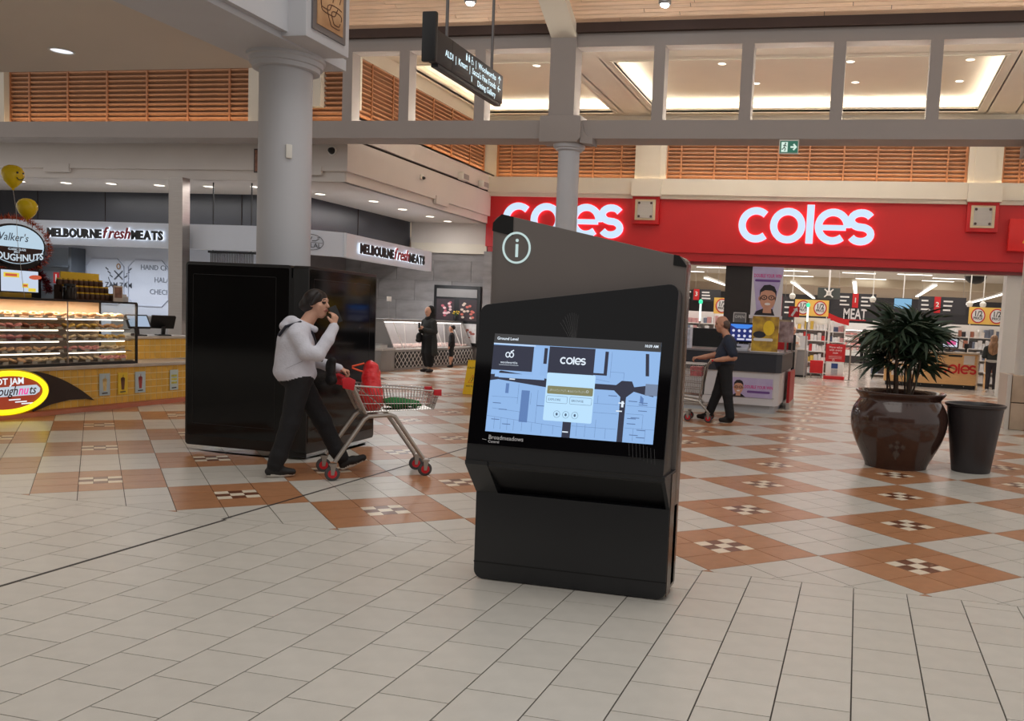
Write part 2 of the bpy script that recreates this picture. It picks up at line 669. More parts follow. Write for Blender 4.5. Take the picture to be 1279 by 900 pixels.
# ---- timber board ceiling, rising towards the skylight
ceil = struct(MB().add([(-24, 15.98, 6.88), (9, 15.98, 6.88), (9, 10.4, 10.02), (-24, 10.4, 10.02)], [(0, 1, 2, 3), (3, 2, 1, 0)]).build('ceiling', void), 'sloping timber board ceiling')
sl = math.atan2(3.14, 5.58)
plank = MB().box(-1.795, 1.795, -0.041, 0.041, -0.01, 0.01).data('plank', [timber])
far_pl = MB()
rng = random.Random(3)
for row in range(44):
    s_ = 0.10 + row * 0.09
    y, z = 15.95 - s_ * math.cos(sl), 6.82 + s_ * math.sin(sl)
    off = rng.uniform(0, 3.6)
    for k in range(-8, 4):
        x = k * 3.6 + off
        if row < 13 and -13 < x < 7:
            o = link('plank', plank, ceil, (x, y, z))
            o.rotation_euler = (-sl, 0, 0)
        else:
            c_, s2 = math.cos(sl), math.sin(sl)
            hv = [(x + a * 1.795, y + b * 0.041 * c_ - e * 0.01 * s2 * -1, z - b * 0.041 * s2 + e * 0.01 * c_) for a, b, e in
                  ((-1, -1, -1), (1, -1, -1), (1, 1, -1), (-1, 1, -1), (-1, -1, 1), (1, -1, 1), (1, 1, 1), (-1, 1, 1))]
            far_pl.add(hv, [(3, 2, 1, 0), (4, 5, 6, 7), (0, 1, 5, 4), (1, 2, 6, 5), (2, 3, 7, 6), (3, 0, 4, 7)])
stuff(far_pl.build('plank_field', timber, ceil))


def ceil_point(y):
    return 6.82 + (15.95 - y) * math.tan(sl)


# ---- court ceiling behind the frame: soffit at 7.2 with two cove-lit trays
CZ, TZ = 7.2, 7.52
cc = MB()
TRAYS = ((-10.75, -6.97, 19.5, 24.2), (-5.73, 2.53, 19.5, 24.2), (3.7, 8.0, 19.5, 24.2))
cc.box(-11, 8, 16.3, 19.5, CZ, CZ + 0.05)
cc.box(-11, 8, 24.2, 24.6, CZ, CZ + 0.05)
xs = [-11, -10.75, -6.97, -5.73, 2.53, 3.7, 8.0]
for a, b in ((-11, -10.75), (-6.97, -5.73), (2.53, 3.7)):
    cc.box(a, b, 19.5, 24.2, CZ, CZ + 0.05)
for a, b, c, d in TRAYS:
    e = 0.22
    cc.box(a - e, b + e, c - e, d + e, TZ, TZ + 0.05)
    cc.box(a - e - 0.03, a - e, c - e, d + e, CZ, TZ)
    cc.box(b + e, b + e + 0.03, c - e, d + e, CZ, TZ)
    cc.box(a - e, b + e, c - e - 0.03, c - e, CZ, TZ)
    cc.box(a - e, b + e, d + e, d + e + 0.03, CZ, TZ)
    for q in ((a - 0.05, a, c, d), (b, b + 0.05, c, d), (a - 0.05, b + 0.05, c - 0.05, c), (a - 0.05, b + 0.05, d, d + 0.05)):
        cc.box(q[0], q[1], q[2], q[3], CZ - 0.025, CZ + 0.11)
court_ceil = struct(cc.build('ceiling_court', cream), 'cream court ceiling with recessed cove-lit trays')
for a, b, c, d in TRAYS:
    e = 0.12
    MB().box(a - e - .03, a - e, c, d, CZ + .06, CZ + .09).box(b + e, b + e + .03, c, d, CZ + .06, CZ + .09).box(a, b, c - e - .03, c - e, CZ + .06, CZ + .09).box(a, b, d + e, d + e + .03, CZ + .06, CZ + .09).build('cove_strip', white_cove, court_ceil)


def round_light(name, x, y, z, r, label, group, lens=downlight_m, up=False):
    t = thing(name, label, 'light', (x, y, z), 0, group)
    MB().lathe([(r, -0.004), (r * 1.02, -0.012), (r * 0.85, -0.014), (r * 0.8, 0.0)], seg=20, caps=False).build('trim_ring', trimring, t, smooth=True)
    MB().lathe([(r * 0.82, -0.006), (r * 0.82, -0.002)], seg=20).build('lens', lens, t)
    return t


TL = glow('court_downlight_lens', (255, 244, 226), 3.0)
for i, (x, y) in enumerate(((-9.3, 20.2), (-7.9, 22.4), (-3.5, 20.9), (-2.9, 22.6), (-0.6, 20.9), (-0.5, 22.6), (1.95, 20.9), (1.9, 22.6), (-8.0, 20.8))):
    round_light('court_downlight', x, y, TZ, 0.11, 'small round downlight in the recessed tray of the court ceiling', 'court tray downlights', TL)


# ---- cedar louvre windows
def louvre(n, o, u, w, length, z0, z1, mull, label, pitch=0.098):
    """o: point on the plane, u: direction along, w: towards the viewer"""
    o, u, w = Vector(o), Vector(u), Vector(w)
    rt = sroot('window_%d' % n, label=label)

    def bx(a, b, d0, d1, za, zb, name, m):
        mb = MB()
        pts = []
        for z in (za, zb):
            for s_, d in ((a, d0), (b, d0), (b, d1), (a, d1)):
                p = o + u * s_ + w * d
                pts.append((p.x, p.y, z))
        mb.add(pts, [(3, 2, 1, 0), (4, 5, 6, 7), (0, 1, 5, 4), (1, 2, 6, 5), (2, 3, 7, 6), (3, 0, 4, 7)])
        return mb.build(name, m, rt)
    bx(0, length, -0.16, -0.13, z0, z1, 'backing', void)
    nsl = int((z1 - z0) / pitch)
    smb = MB()
    a, b = -length / 2, length / 2
    for e in (0.0, 0.026):
        for s_, d, z in ((a, 0.0, 0.026), (b, 0.0, 0.026), (b, -0.085, -0.026), (a, -0.085, -0.026)):
            p = u * s_ + w * d
            smb.v.append((p.x, p.y, z + e))
    smb.f = [(3, 2, 1, 0), (4, 5, 6, 7), (0, 1, 5, 4), (1, 2, 6, 5), (2, 3, 7, 6), (3, 0, 4, 7)]
    smb.m = [0] * 6
    sme = smb.data('slat', [cedar])
    c = o + u * (length / 2)
    for k in range(nsl):
        link('slat', sme, rt, (c.x, c.y, z0 + 0.05 + k * pitch))
    for s_ in mull:
        bx(s_ - 0.022, s_ + 0.022, -0.02, 0.015, z0, z1, 'mullion', cedar_d)
    bx(-0.03, 0.03, -0.05, 0.02, z0, z1, 'jamb', cedar_d)
    bx(length - 0.03, length + 0.03, -0.05, 0.02, z0, z1, 'jamb', cedar_d)
    return rt


louvre(1, (-18.77, 16.5, 0), X_, -Y_, 6.21, 5.13, 6.7, [0.53, 1.56, 2.59, 3.61, 4.63, 5.65], 'cedar louvre screen above the doughnut shop side of the beam')
louvre(2, (-11.27, 16.5, 0), X_, -Y_, 0.86, 5.13, 6.7, [], 'narrow cedar louvre screen beside the round column')
louvre(3, (-10.9, 17.55, 0), Y_, X_, 6.85, 5.5, 6.88, [0.75, 1.67, 2.65, 3.67, 4.75, 5.9], 'cedar louvre screen along the wall over the butcher')
louvre(4, (-10.5, 24.5, 0), X_, -Y_, 4.14, 5.36, 6.95, [0.42, 1.24, 2.08, 2.88, 3.7], 'cedar louvre screen above the partly hidden red shop sign', 0.104)
louvre(5, (-5.49, 24.5, 0), X_, -Y_, 7.88, 5.36, 6.95, [0.4, 1.33, 2.24, 3.06, 3.89, 4.79, 5.66, 6.53, 7.42], 'wide cedar louvre screen above the fully visible red shop sign', 0.104)
louvre(6, (3.28, 24.5, 0), X_, -Y_, 3.5, 5.36, 6.95, [0.4, 1.3, 2.2], 'cedar louvre screen at the end of the supermarket front', 0.104)
# cream wall around the louvres on the left (between the two front screens and above)
struct(MB().box(-12.56, -11.27, 16.35, 16.6, 5.13, 6.7).box(-24, -18.77, 16.35, 16.6, 5.13, 6.7).box(-24, -10.2, 16.68, 16.74, 5.5, 7.2).box(-24, -10.2, 16.02, 16.6, 6.7, 6.86).build('wall_clerestory', cream), 'cream clerestory wall between the louvre screens')
# side wall behind/over the louvre
struct(MB().box(-11.2, -11.05, 16.36, 24.5, 5.5, 7.3).box(-11.05, -10.9, 16.36, 17.55, 5.5, 7.3).box(-11.05, -10.88, 17.55, 24.5, 6.88, 7.3).build('wall_left', cream), 'cream upper wall over the butcher side')
MB().box(-10.84, -10.80, 17.6, 24.4, 5.50, 5.53).build('cove_strip', warm_cove, beam)
MB().box(-18.7, -12.6, 16.27, 16.31, 5.13, 5.16).box(-11.2, -10.4, 16.27, 16.31, 5.13, 5.16).build('cove_strip', warm_cove, beam)
MB().box(-10.0, 8, 16.46, 16.50, 5.13, 5.16).build('cove_strip', glow('beam_uplight_strip', (255, 246, 230), 55.0), beam)

# ---- supermarket front wall
wf = MB()
wf.box(-11.05, 8, 24.62, 24.9, 4.88, 7.25)
struct(wf.build('wall_back', cream), 'cream wall carrying the louvre screens over the supermarket')
wp = struct(MB().box(-6.36, -5.49, 24.34, 24.62, 5.36, 7.0).box(2.43, 3.25, 24.34, 24.62, 5.36, 7.0).build('trim_5', cream), 'cream pilasters between the louvre screens')
MB().box(-6.22, -5.63, 24.30, 24.34, 5.36, 7.0).box(2.58, 3.1, 24.30, 24.34, 5.36, 7.0).build('pilaster_face', cream, wp)
fr = MB().box(-10.62, 8, 24.12, 24.16, 5.36, 5.41).box(-10.62, 8, 24.12, 24.62, 4.98, 5.36).box(-10.62, 8, 24.2, 24.62, 4.88, 4.98)
fr.box(-6.34, -5.52, 23.98, 24.2, 4.92, 5.36).box(2.43, 3.25, 23.98, 24.2, 4.92, 5.36)
frieze = struct(fr.build('trim_6', cream), 'cream frieze ledge above the red fascia')
MB().box(-10.5, 8, 24.28, 24.31, 5.36, 5.39).build('cove_strip', warm_cove, frieze)
rf = MB().box(-10.72, 8, 24.3, 24.75, 3.45, 4.88)
fascia = struct(rf.build('wall_red_fascia', red), 'red supermarket fascia carrying the lit name signs')
MB().box(-10.66, 8, 24.34, 24.75, 3.22, 3.45).build('lower_band', red_d, fascia)
MB().box(-10.66, 8, 24.40, 24.75, 3.14, 3.22).build('soffit_trim', mat('dull_red_metal', (128, 54, 54), 0.4, noise=(2, 0.05)), fascia)
grille_b = mat('beige_loudspeaker', (206, 190, 160), 0.4, noise=(4, 0.05))
for i, xc in enumerate((-5.95, 2.84)):
    t = thing('wall_light_box', ['red box with a square metal light panel beside the half hidden sign', 'red box with a square metal light panel at the end of the red fascia'][i], 'light', (xc, 24.3, 4.18), 0, 'square light panels on the red fascia')  # boxes carry loudspeaker panels, no lamp inside
    MB().box(-0.38, 0.38, -0.18, 0.0, 0.0, 0.76).build('box', red, t, bevel=0.01)
    MB().box(-0.29, 0.29, -0.21, -0.18, 0.1, 0.66).build('bezel', grille_b, t, bevel=0.01)
    MB().box(-0.22, 0.22, -0.218, -0.21, 0.15, 0.61).build('cover_plate', steel, t)
    for sx in (-1, 1):
        for sz in (0.2, 0.56):
            MB().lathe([(0.035, -0.226), (0.02, -0.219)], (sx * 0.17, 0, sz), 10, axis='y').build('corner_stud', mat('dark_stud', (60, 40, 34), 0.3, metal=0.6, noise=(9, .1)), t)

# ---- butcher block: bulkhead, soffit, cladding, stone wall
bk = MB()
bk.box(-24, -10.6, 16.9, 17.0, 4.31, 4.97).box(-24, -10.6, 16.9, 17.0, 5.03, 5.5)
bk.box(-24, -10.7, 16.98, 17.08, 4.1, 4.31).box(-24, -12.55, 16.94, 17.0, 4.97, 5.03)
bk.box(-10.7, -10.6, 17.0, 24.5, 4.31, 4.97).box(-10.7, -10.6, 17.0, 24.5, 5.03, 5.5).box(-10.8, -10.68, 17.0, 24.5, 4.1, 4.31)
bk.box(-24, -10.6, 17.0, 24.5, 5.46, 5.5)
bk.box(-13.15, -10.75, 24.42, 24.5, 3.22, 4.1)
bulk = struct(bk.build('wall_bulkhead', paint), 'pale bulkhead around the butcher shop')
MB().box(-24, -12.55, 16.97, 16.99, 4.97, 5.03).box(-10.69, -10.66, 17.3, 24.4, 4.97, 5.03).build('air_slot', void, bulk)
MB().box(-13.1, -10.7, 24.36, 24.42, 3.22, 3.5).build('wall_band', cream, bulk)
for (x0, x1) in ((-18.3, -17.6), (-12.2, -11.2)):
    MB().box(x0, x1, 16.88, 16.95, 4.22, 4.4).build('bulkhead_drop', paint, bulk)
for (y0, y1) in ((20.9, 21.6),):
    MB().box(-10.66, -10.58, y0, y1, 4.2, 4.4).build('bulkhead_drop', paint, bulk)
struct(B('ceiling_butcher', paint, -24, -10.72, 17.05, 24.5, 4.1, 4.14), 'pale soffit with downlights over the butcher')
cl = struct(MB().box(-24, -13.2, 19.2, 19.3, 3.0, 4.1).box(-13.3, -13.2, 19.2, 24.45, 3.0, 4.1).build('wall_cladding', black_panel), 'charcoal cladding above the butcher fascia')
for x in (-21.0, -18.9, -16.8, -14.9):
    B('cladding_joint', void, x, x + 0.015, 19.19, 19.2, 3.0, 4.1, cl)
for y in (21.6,):
    B('cladding_joint', void, -13.2, -13.19, y, y + 0.02, 3.0, 4.1, cl)
white_f = mat('white_fascia', (224, 231, 244), 0.4, noise=(2, 0.02))
fl = MB()
path = [(-24, 17.0), (-12.35, 17.0), (-11.3, 18.0), (-11.75, 23.0)]
for i in range(3):
    a, b = Vector((*path[i], 2.87)), Vector((*path[i + 1], 2.87))
    d = (b - a).normalized()
    n = Vector((-d.y, d.x, 0)) * 0.09
    fl.bar(a + n - d * (0.0 if i == 0 else 0.03), b + n + d * 0.03, 0.18, 0.54)
struct(fl.build('wall_fascia', white_f), 'white fascia band of the butcher shop')
wl = MB().box(-23.9, -15.4, 20.9, 21.0, 0, 3.0)
wwall = struct(wl.build('wall_butcher_white', mat('white_glazed_panel', (206, 212, 226), 0.25, noise=(1, 0.04))), 'white panelled wall inside the butcher')
for (x0, x1) in ((-21.2, -19.95), (-19.8, -18.5)):
    P = [(x0 + .2, 1.25), (x1 - .2, 1.25), (x1, 1.45), (x1, 2.3), (x1 - .2, 2.5), (x0 + .2, 2.5), (x0, 2.3), (x0, 1.45)]
    MB().mesh(stroke(P, 0.025, 0.02, closed=True), (0, 20.895, 0), X_, Z_).build('panel_moulding', mat('panel_shadow_line', (184, 190, 206), 0.4, noise=(2, .02)), wwall)
# stone wall behind the counter, tile by tile
sw = struct(B('wall_stone', mat('stone_joint', (92, 90, 92), 0.8, noise=(4, .1)), -17.0, -10.62, 24.46, 24.6, 0, 3.25), 'grey stone tiled wall behind the butcher counter')
rng = random.Random(5)
stile = MB().box(-0.594, 0.594, 0, 0.02, 0.003, 0.597).data('wall_tile', [stone])
for r in range(5):
    off = 0.6 if r % 2 else 0.0
    for k in range(6):
        x = -16.6 + off + k * 1.2
        if x + 0.6 > -10.55:
            x0, x1 = x - .594, -10.63
            if x1 - x0 > 0.05:
                MB().box(x0, x1, 24.44, 24.46, r * .6 + .003, r * .6 + .597).build('wall_tile', stone, sw)
            continue
        link('wall_tile', stile, sw, (x, 24.44, r * 0.6))
MB().box(-17, -10.63, 24.44, 24.46, 3.0, 3.24).build('wall_tile', stone, sw)
struct(MB().box(-15.45, -15.3, 21.0, 24.46, 0, 3.0).build('wall_butcher_return', mat('brown_grey_wall', (112, 104, 104), .5, noise=(2, .1))), 'grey-brown return wall inside the butcher')
# end wall between butcher and supermarket
struct(MB().box(-10.75, -10.5, 24.3, 24.9, 0, 3.3).build('wall_corner', stone), 'grey stone pier at the corner of the supermarket')
for (x, y) in ((-19.74, 17.58), (-18.55, 17.72), (-17.28, 17.73), (-16.07, 17.86), (-14.78, 17.92), (-13.49, 17.86), (-12.5, 18.83), (-11.75, 19.91), (-11.78, 21.38), (-11.75, 22.85), (-11.75, 23.94)):
    round_light('butcher_downlight', x, y, 4.1, 0.14, 'round downlight in the pale soffit over the butcher', 'butcher soffit downlights')

# ---- soffit upper left, with edge beam, corner box and the round column
soff = MB().box(-24, -5.9, 0.5, 9.12, 4.16, 4.3)
struct(soff.build('ceiling_soffit', mat('beige_soffit_paint', (216, 206, 194), 0.7, noise=(1, .02))), 'beige soffit over the doughnut shop')
eb = MB().box(-6.5, -5.62, 0.5, 8.9, 4.04, 4.16).box(-5.7, -5.55, 0.5, 8.1, 4.10, 7.2).box(-5.62, -5.5, 0.5, 7.9, 4.55, 7.2)
struct(eb.build('trim_7', col_paint), 'grey edge beam over the round column')
bx = struct(MB().box(-6.3, -5.35, 7.78, 8.52, 4.06, 6.9).build('trim_8', col_paint, bevel=0.015), 'grey box pier above the round column')
MB().box(-5.36, -5.33, 7.86, 8.42, 4.16, 5.4).build('picture_frame', mat('steel_frame', (120, 116, 118), .35, metal=.5, noise=(4, .05)), bx)
art = mat('contour_wood_print', (206, 166, 124), 0.6, noise=(3.0, 0.3), c2=(150, 104, 66))
MB().box(-5.335, -5.322, 7.92, 8.36, 4.22, 5.34).build('print_panel', art, bx)
PRL = MB()
for cy, cz, r in ((8.05, 4.5, .12), (8.1, 4.52, .19), (8.24, 4.36, .08), (8.22, 4.37, .13), (8.2, 4.75, .13), (8.15, 4.75, .2)):
    PRL.mesh(stroke([(cy + r * math.cos(t) * (1 + .2 * math.sin(3 * t)), cz + r * math.sin(t) * (1 + .2 * math.cos(2 * t))) for t in [i * 2 * math.pi / 24 for i in range(24)] if 7.93 < cy + r * math.cos(t) * 1.2 < 8.35], .008, .004), (-5.322, 0, 0), Y_, Z_)
PRL.build('contour_lines', mat('dark_brown_line', (88, 52, 34), .6, noise=(9, .1)), bx)
column = sroot('column', (-6.0, 8.4, 0), 'thick round grey column rising behind the black display panels')
MB().lathe([(0.265, 0), (0.268, 1.5), (0.262, 3.93)], seg=40).build('shaft', col_paint, column, smooth=True)
MB().lathe([(0.275, 3.9), (0.33, 3.905), (0.335, 3.95), (0.36, 3.955), (0.365, 4.0), (0.385, 4.01), (0.385, 4.06)], seg=40).build('capital', col_paint, column, smooth=True, angle=25)
MB().box(-0.03, 0.03, -0.29, -0.262, 2.98, 3.12).build('sensor_box', trimring, column, bevel=0.008).rotation_euler = (0, 0, 0.75)
col2 = sroot('column_middle', (-5.54, 16.25, 0), 'slim round grey column behind the information kiosk')
MB().lathe([(0.205, 0), (0.207, 2), (0.20, 4.72)], seg=32).build('shaft', col_paint, col2, smooth=True)
MB().lathe([(0.205, 4.6), (0.25, 4.62), (0.255, 4.65), (0.29, 4.66), (0.30, 4.72)], seg=32).build('capital', col_paint, col2, smooth=True, angle=25)
col3 = sroot('column_right', (3.0, 16.25, 0), 'white round column standing on a square stone plinth')
MB().lathe([(0.37, 0.85), (0.37, 4.8)], seg=36).build('shaft', mat('white_column_paint', (208, 206, 202), .5, noise=(2, .02)), col3, smooth=True)
plm = mat('beige_plinth_stone', (176, 154, 132), 0.45, noise=(4, .12))
pl = MB()
for r in range(2):
    for sx in (0,):
        MB().box(-0.46, 0.46, -0.47, 0.47, r * .46 + .004, r * .46 + .448).build('plinth_panel', plm, col3, bevel=0.006)
MB().box(-0.54, -0.47, -0.44, 0.46, 0.0, 0.92).build('plinth_edge', mat('pale_plinth_edge', (206, 198, 188), .5, noise=(3, .03)), col3)
MB().box(-0.5, 0.5, -0.5, 0.5, 4.62, 4.8).build('capital_block', paint_g, col3)
for (x, y, l) in ((-8.79, 8.35, 'round recessed downlight in the beige soffit'),):
    round_light('soffit_downlight', x, y, 4.16, 0.13, l, None, glow('soffit_downlight_lens', (235, 240, 250), 1.2))
# steel post of the shop front
sp_ = MB().box(-14.75, -14.40, 16.66, 16.88, 0, 4.1)
struct(sp_.build('trim_9', steel), 'square brushed steel post in front of the butcher fascia')
struct(B('wall_butcher_end', paint, -24.2, -24, 16.4, 24.6, 0, 7.0), 'pale end wall of the butcher shop')
# unseen dark wall behind the camera, added for reflections in the black glass
opp = mat('opposite_shopfront', (96, 88, 82), 0.6, noise=(0.6, 0.25))
struct(B('wall_front', opp, -24, 14, -9.3, -9.0, 0, 5.0), 'opposite side of the mall')

# ================================================================ INFORMATION KIOSK
kgrey = mat('taupe_back_panel', (108, 100, 96), 0.55, noise=(2, 0.03))
kblack = mat('matt_black_housing', (30, 31, 34), 0.38, noise=(4, 0.06), bump=(400, 0.02))
kglass = mat('black_glass', (4, 4, 8), 0.06, spec=0.3, noise=(2, 0.02))
kside = mat('bronze_side_trim', (88, 74, 66), 0.25, metal=0.7, noise=(2, 0.1))  # metal side trim, its bronze tone paints in brown reflections
kseam = mat('dark_seam', (6, 6, 7), 0.7, noise=(2, .1))
kiosk = thing('information_kiosk', 'black freestanding information kiosk with a lit map screen and slanted grey top', 'kiosk', (-1.475, 4.70, 0))
hw = 0.555
# back slab with slanted top
sl_out = arc(-hw + .05, .05, .05, 270, 180, 4)[::-1]
P = [(-hw + .05, 0.0), (hw - .05, 0.0)] + arc(hw - .05, .05, .05, -90, 0, 4)[1:] + [(hw, 1.80)] + arc(hw - .05, 1.80, .05, 0, 80, 5)[1:]
P += arc(-hw + .06, 1.985, .06, 80, 180, 6) + arc(-hw + .05, .05, .05, 180, 270, 4)[:-1]
slab = MB().prism(P, (0, 0.14, 0), X_, Z_, 0.14, m=0, mside=1).build('back_panel', [kgrey, kside], kiosk, bevel=0.004)
# black corner caps of the top edge
MB().prism([(-hw - .002, 1.955), (-hw + .12, 1.93), (-hw + .12, 2.035), (-hw + .05, 2.048), (-hw + .0, 2.0)], (0, -0.001, 0), X_, Z_, 0.003).build('corner_cap', kseam, kiosk)
MB().prism([(hw - .07, 1.80), (hw + .002, 1.79), (hw + .002, 1.80), (hw - .04, 1.852), (hw - .07, 1.856)], (0, -0.001, 0), X_, Z_, 0.003).build('corner_cap', kseam, kiosk)
# lower body
P = arc(-hw + .05, .055, .05, 180, 270, 5) + arc(hw - .05, .055, .05, 270, 360, 5) + [(hw, .5), (-hw, .5)]
MB().prism(P, (0, 0.10, 0), X_, Z_, 0.21).build('lower_body', kblack, kiosk, bevel=0.004)
MB().box(-hw - .001, hw + .001, -0.1115, -0.109, .098, .104).build('seam', kseam, kiosk)
MB().box(-hw + .06, hw - .06, -0.09, 0.1, 0.0, 0.008).build('foot_plate', kseam, kiosk)
# sloping leaflet pocket: two cheeks and the recess between them
ck = [(-.11, .5), (.0, .5), (.0, .70), (-.27, .70), (-.27, .68)]
for x0 in (-hw, hw - .02):
    MB().prism([(p[0], p[1]) for p in ck], (x0, 0, 0), Y_, Z_, 0.02 if x0 > 0 else 0.13).build('cheek', kblack, kiosk)
MB().prism([(-.05, .5), (.0, .5), (.0, .70), (-.265, .70), (-.255, .665)], (-hw + .13, 0, 0), Y_, Z_, 2 * hw - .15).build('pocket', mat('dark_pocket', (20, 20, 22), .5, noise=(4, .1)), kiosk)
# tilted screen module
so = Vector((0, -0.27, 0.675))
sv = Vector((0, 0.165, 0.9863)).normalized()
sn = X_.cross(sv)
wl_, wr_ = -hw - .003, hw - .012
out = [(wl_, 0), (wr_, 0)] + arc(wr_ - .05, .985, .05, 0, 98, 5) + arc(wl_ + .05, .835, .05, 98, 180, 5)
MB().prism(out, so - sn * 0.19, X_, sv, 0.185).build('screen_housing', kblack, kiosk, bevel=0.006)
gl = [(wl_ + .004, .115), (wr_ - .004, .115)] + arc(wr_ - .05, .985, .046, 0, 98, 5) + arc(wl_ + .05, .835, .046, 98, 180, 5)
MB().prism(gl, so - sn * 0.006, X_, sv, 0.006).build('glass_front', kglass, kiosk)
MB().mesh(stroke([(wl_ + .004, .113), (wr_ - .004, .113)], .004, .0006), so, X_, sv).build('seam', kseam, kiosk)
MB().box(hw, hw + .004, -.1, .0, .02, .69).build('side_trim', kside, kiosk)
# the i symbol
ic = MB()
ic.mesh(stroke(ellipse(0, 0, .078, .082, 40), .011, .004, closed=True), (-.41, -.002, 1.865), X_, Z_)
ic.mesh(text('i', .155, .001, .006, 'CENTER'), (-.408, -.003, 1.815), X_, Z_)
ic.build('information_symbol', glow('lit_white_symbol', (205, 228, 226), 0.85), kiosk)
# ---- the lit screen
S0, S1, T0, T1 = -.457, .475, .188, .722
scr = MB().prism([(S0, T0), (S1, T0), (S1, T1), (S0, T1)], so, X_, sv, 0.001).build('map_screen', glow('screen_map_blue', (146, 186, 236), 0.95), kiosk)


def sp(s, t):
    return (S0 + (S1 - S0) * s, T0 + (T1 - T0) * t)


def layer(name, polys, m, lift, d=0.0004):
    mb = MB()
    for P_ in polys:
        mb.prism([sp(*p) for p in P_], so + sn * lift, X_, sv, d)
    o = mb.build(name, m, scr)
    return stuff(o) if len(polys) > 1 else o


def rect(a, b, c, d):
    return [(a, c), (b, c), (b, d), (a, d)]


navy = glow('screen_navy', (42, 46, 66), 0.9)
sbar = glow('screen_status_bar', (58, 58, 60), 0.9)
wht = glow('screen_white', (226, 238, 250), 1.0)
popm = glow('screen_popup', (186, 224, 252), 1.0)
olive = glow('screen_olive', (134, 134, 98), 0.9)
midb = glow('screen_mid_blue', (96, 132, 190), 0.9)
lineb = glow('screen_line_blue', (84, 112, 160), 0.9)
layer('status_bar', [rect(0, 1, .905, 1.0)], sbar, .001)
layer('map_corridor', [rect(0, .25, .63, .885), [(0, .52), (.05, .535), (.35, .485), (.35, .57), (.2, .60), (.06, .625), (.02, .585), (0, .585)], rect(.345, .62, .62, .90),
                       [(.62, .50), (.75, .50), (.79, .44), (.79, 0), (.823, 0), (.823, .44), (.865, .50), (.93, .475), (.98, .46), (.98, .55), (.93, .565), (.865, .545), (.85, .60), (.79, .60), (.76, .555), (.62, .555)],
                       rect(.465, .515, 0, .2), [(.925, .66), (.945, .66), (.935, .88), (.915, .88)], rect(.68, .70, .66, .88), rect(.62, .70, .64, .66), [(.315, .72), (.335, .72), (.335, .88), (.315, .88)]], navy, .001)
layer('map_block', [rect(.10, .12, .40, .5), rect(.20, .25, .12, .44), [(.905, .40), (.925, .38), (.925, .44), (.905, .47)]], midb, .001)
layer('map_block', [rect(.93, 1.0, .47, .585)], glow('screen_grey_blue', (120, 138, 168), .9), .0012)
layer('map_block', [rect(.05, .33, .555, .6), rect(.255, .3, .6, .86), rect(.025, .05, .56, .62)], glow('screen_map_blue2', (150, 190, 240), .95), .0013)
rng = random.Random(11)
ln = MB()


def mline(a, b):
    p, q = sp(*a), sp(*b)
    ln.mesh(stroke([p, q], .0012, .0003), so + sn * .0015, X_, sv)


for a, b in (((.02, .36), (.18, .36)), ((.18, .5), (.18, .3)), ((0.03, .24), (.2, .22)), ((.2, .22), (.2, .12)), ((0, .16), (.46, .1)), ((.05, .15), (.05, .03)), ((.09, .15), (.09, .03)), ((.13, .14), (.13, .03)), ((.17, .14), (.17, .03)),
             ((.22, .13), (.22, .03)), ((.28, .12), (.28, .03)), ((.34, .12), (.34, .02)), ((.41, .11), (.41, .02)), ((.3, .45), (.3, .12)), ((.26, .42), (.26, .3)), ((.55, .2), (.55, .02)), ((.6, .14), (.6, .02)), ((.66, .2), (.66, .02)), ((.72, .12), (.72, .02)),
             ((.64, .36), (.78, .36)), ((.64, .27), (.78, .27)), ((.66, .44), (.66, .36)), ((.83, .36), (1, .36)), ((.83, .28), (.93, .28)), ((.93, .28), (.93, .14)), ((.83, .14), (1, .14)), ((.88, .14), (.88, .02)), ((.95, .14), (.95, .02)), ((.72, .62), (.72, .88)), ((.72, .68), (.8, .68)), ((.8, .68), (.8, .6)), ((.64, .6), (.72, .58)), ((.52, .12), (.78, .12))):
    mline(a, b)
for k in range(16):
    a = rng.choice([.03, .07, .1, .3, .56, .69, .72, .84, .86, .9])
    b = rng.uniform(.05, .46)
    ln.mesh(stroke([sp(a, b), sp(a + .05, b)], .004, .0003), so + sn * .0016, X_, sv)
stuff(ln.build('map_lines', lineb, scr))
pop = [sp(*p) for p in ()]
pm = MB()
(xa, ya), (xb, yb) = sp(.345, .155), sp(.635, .635)
pm.prism(rrect(xa, xb, ya, yb, .008), so + sn * .002, X_, sv, .0005)
pm.build('popup_card', popm, scr)
(xa, ya), (xb, yb) = sp(.355, .425), sp(.628, .505)
MB().prism(rrect(xa, xb, ya, yb, .006), so + sn * .0026, X_, sv, .0004).build('search_bar', olive, scr)
bt = MB()
for a, b in ((.355, .48), (.495, .625)):
    (xa, ya), (xb, yb) = sp(a, .335), sp(b, .405)
    bt.mesh(stroke(rrect(xa, xb, ya, yb, .006, 3), .0015, .0003, closed=True), so + sn * .0026, X_, sv)
for k in range(3):
    cx_, cy_ = sp(.425 + k * .054, .225)
    bt.mesh(stroke(ellipse(cx_, cy_, .018, .018, 20), .0015, .0003, closed=True), so + sn * .0026, X_, sv)


def stext(mb, s, s_, t_, size, lift=.003, align='LEFT', bold=0.0, sx=1.0):
    a, b = sp(s_, t_)
    mb.mesh(text(s, size, 0, bold, align, sx=sx), so + sn * lift + X_ * a + sv * b, X_, sv)


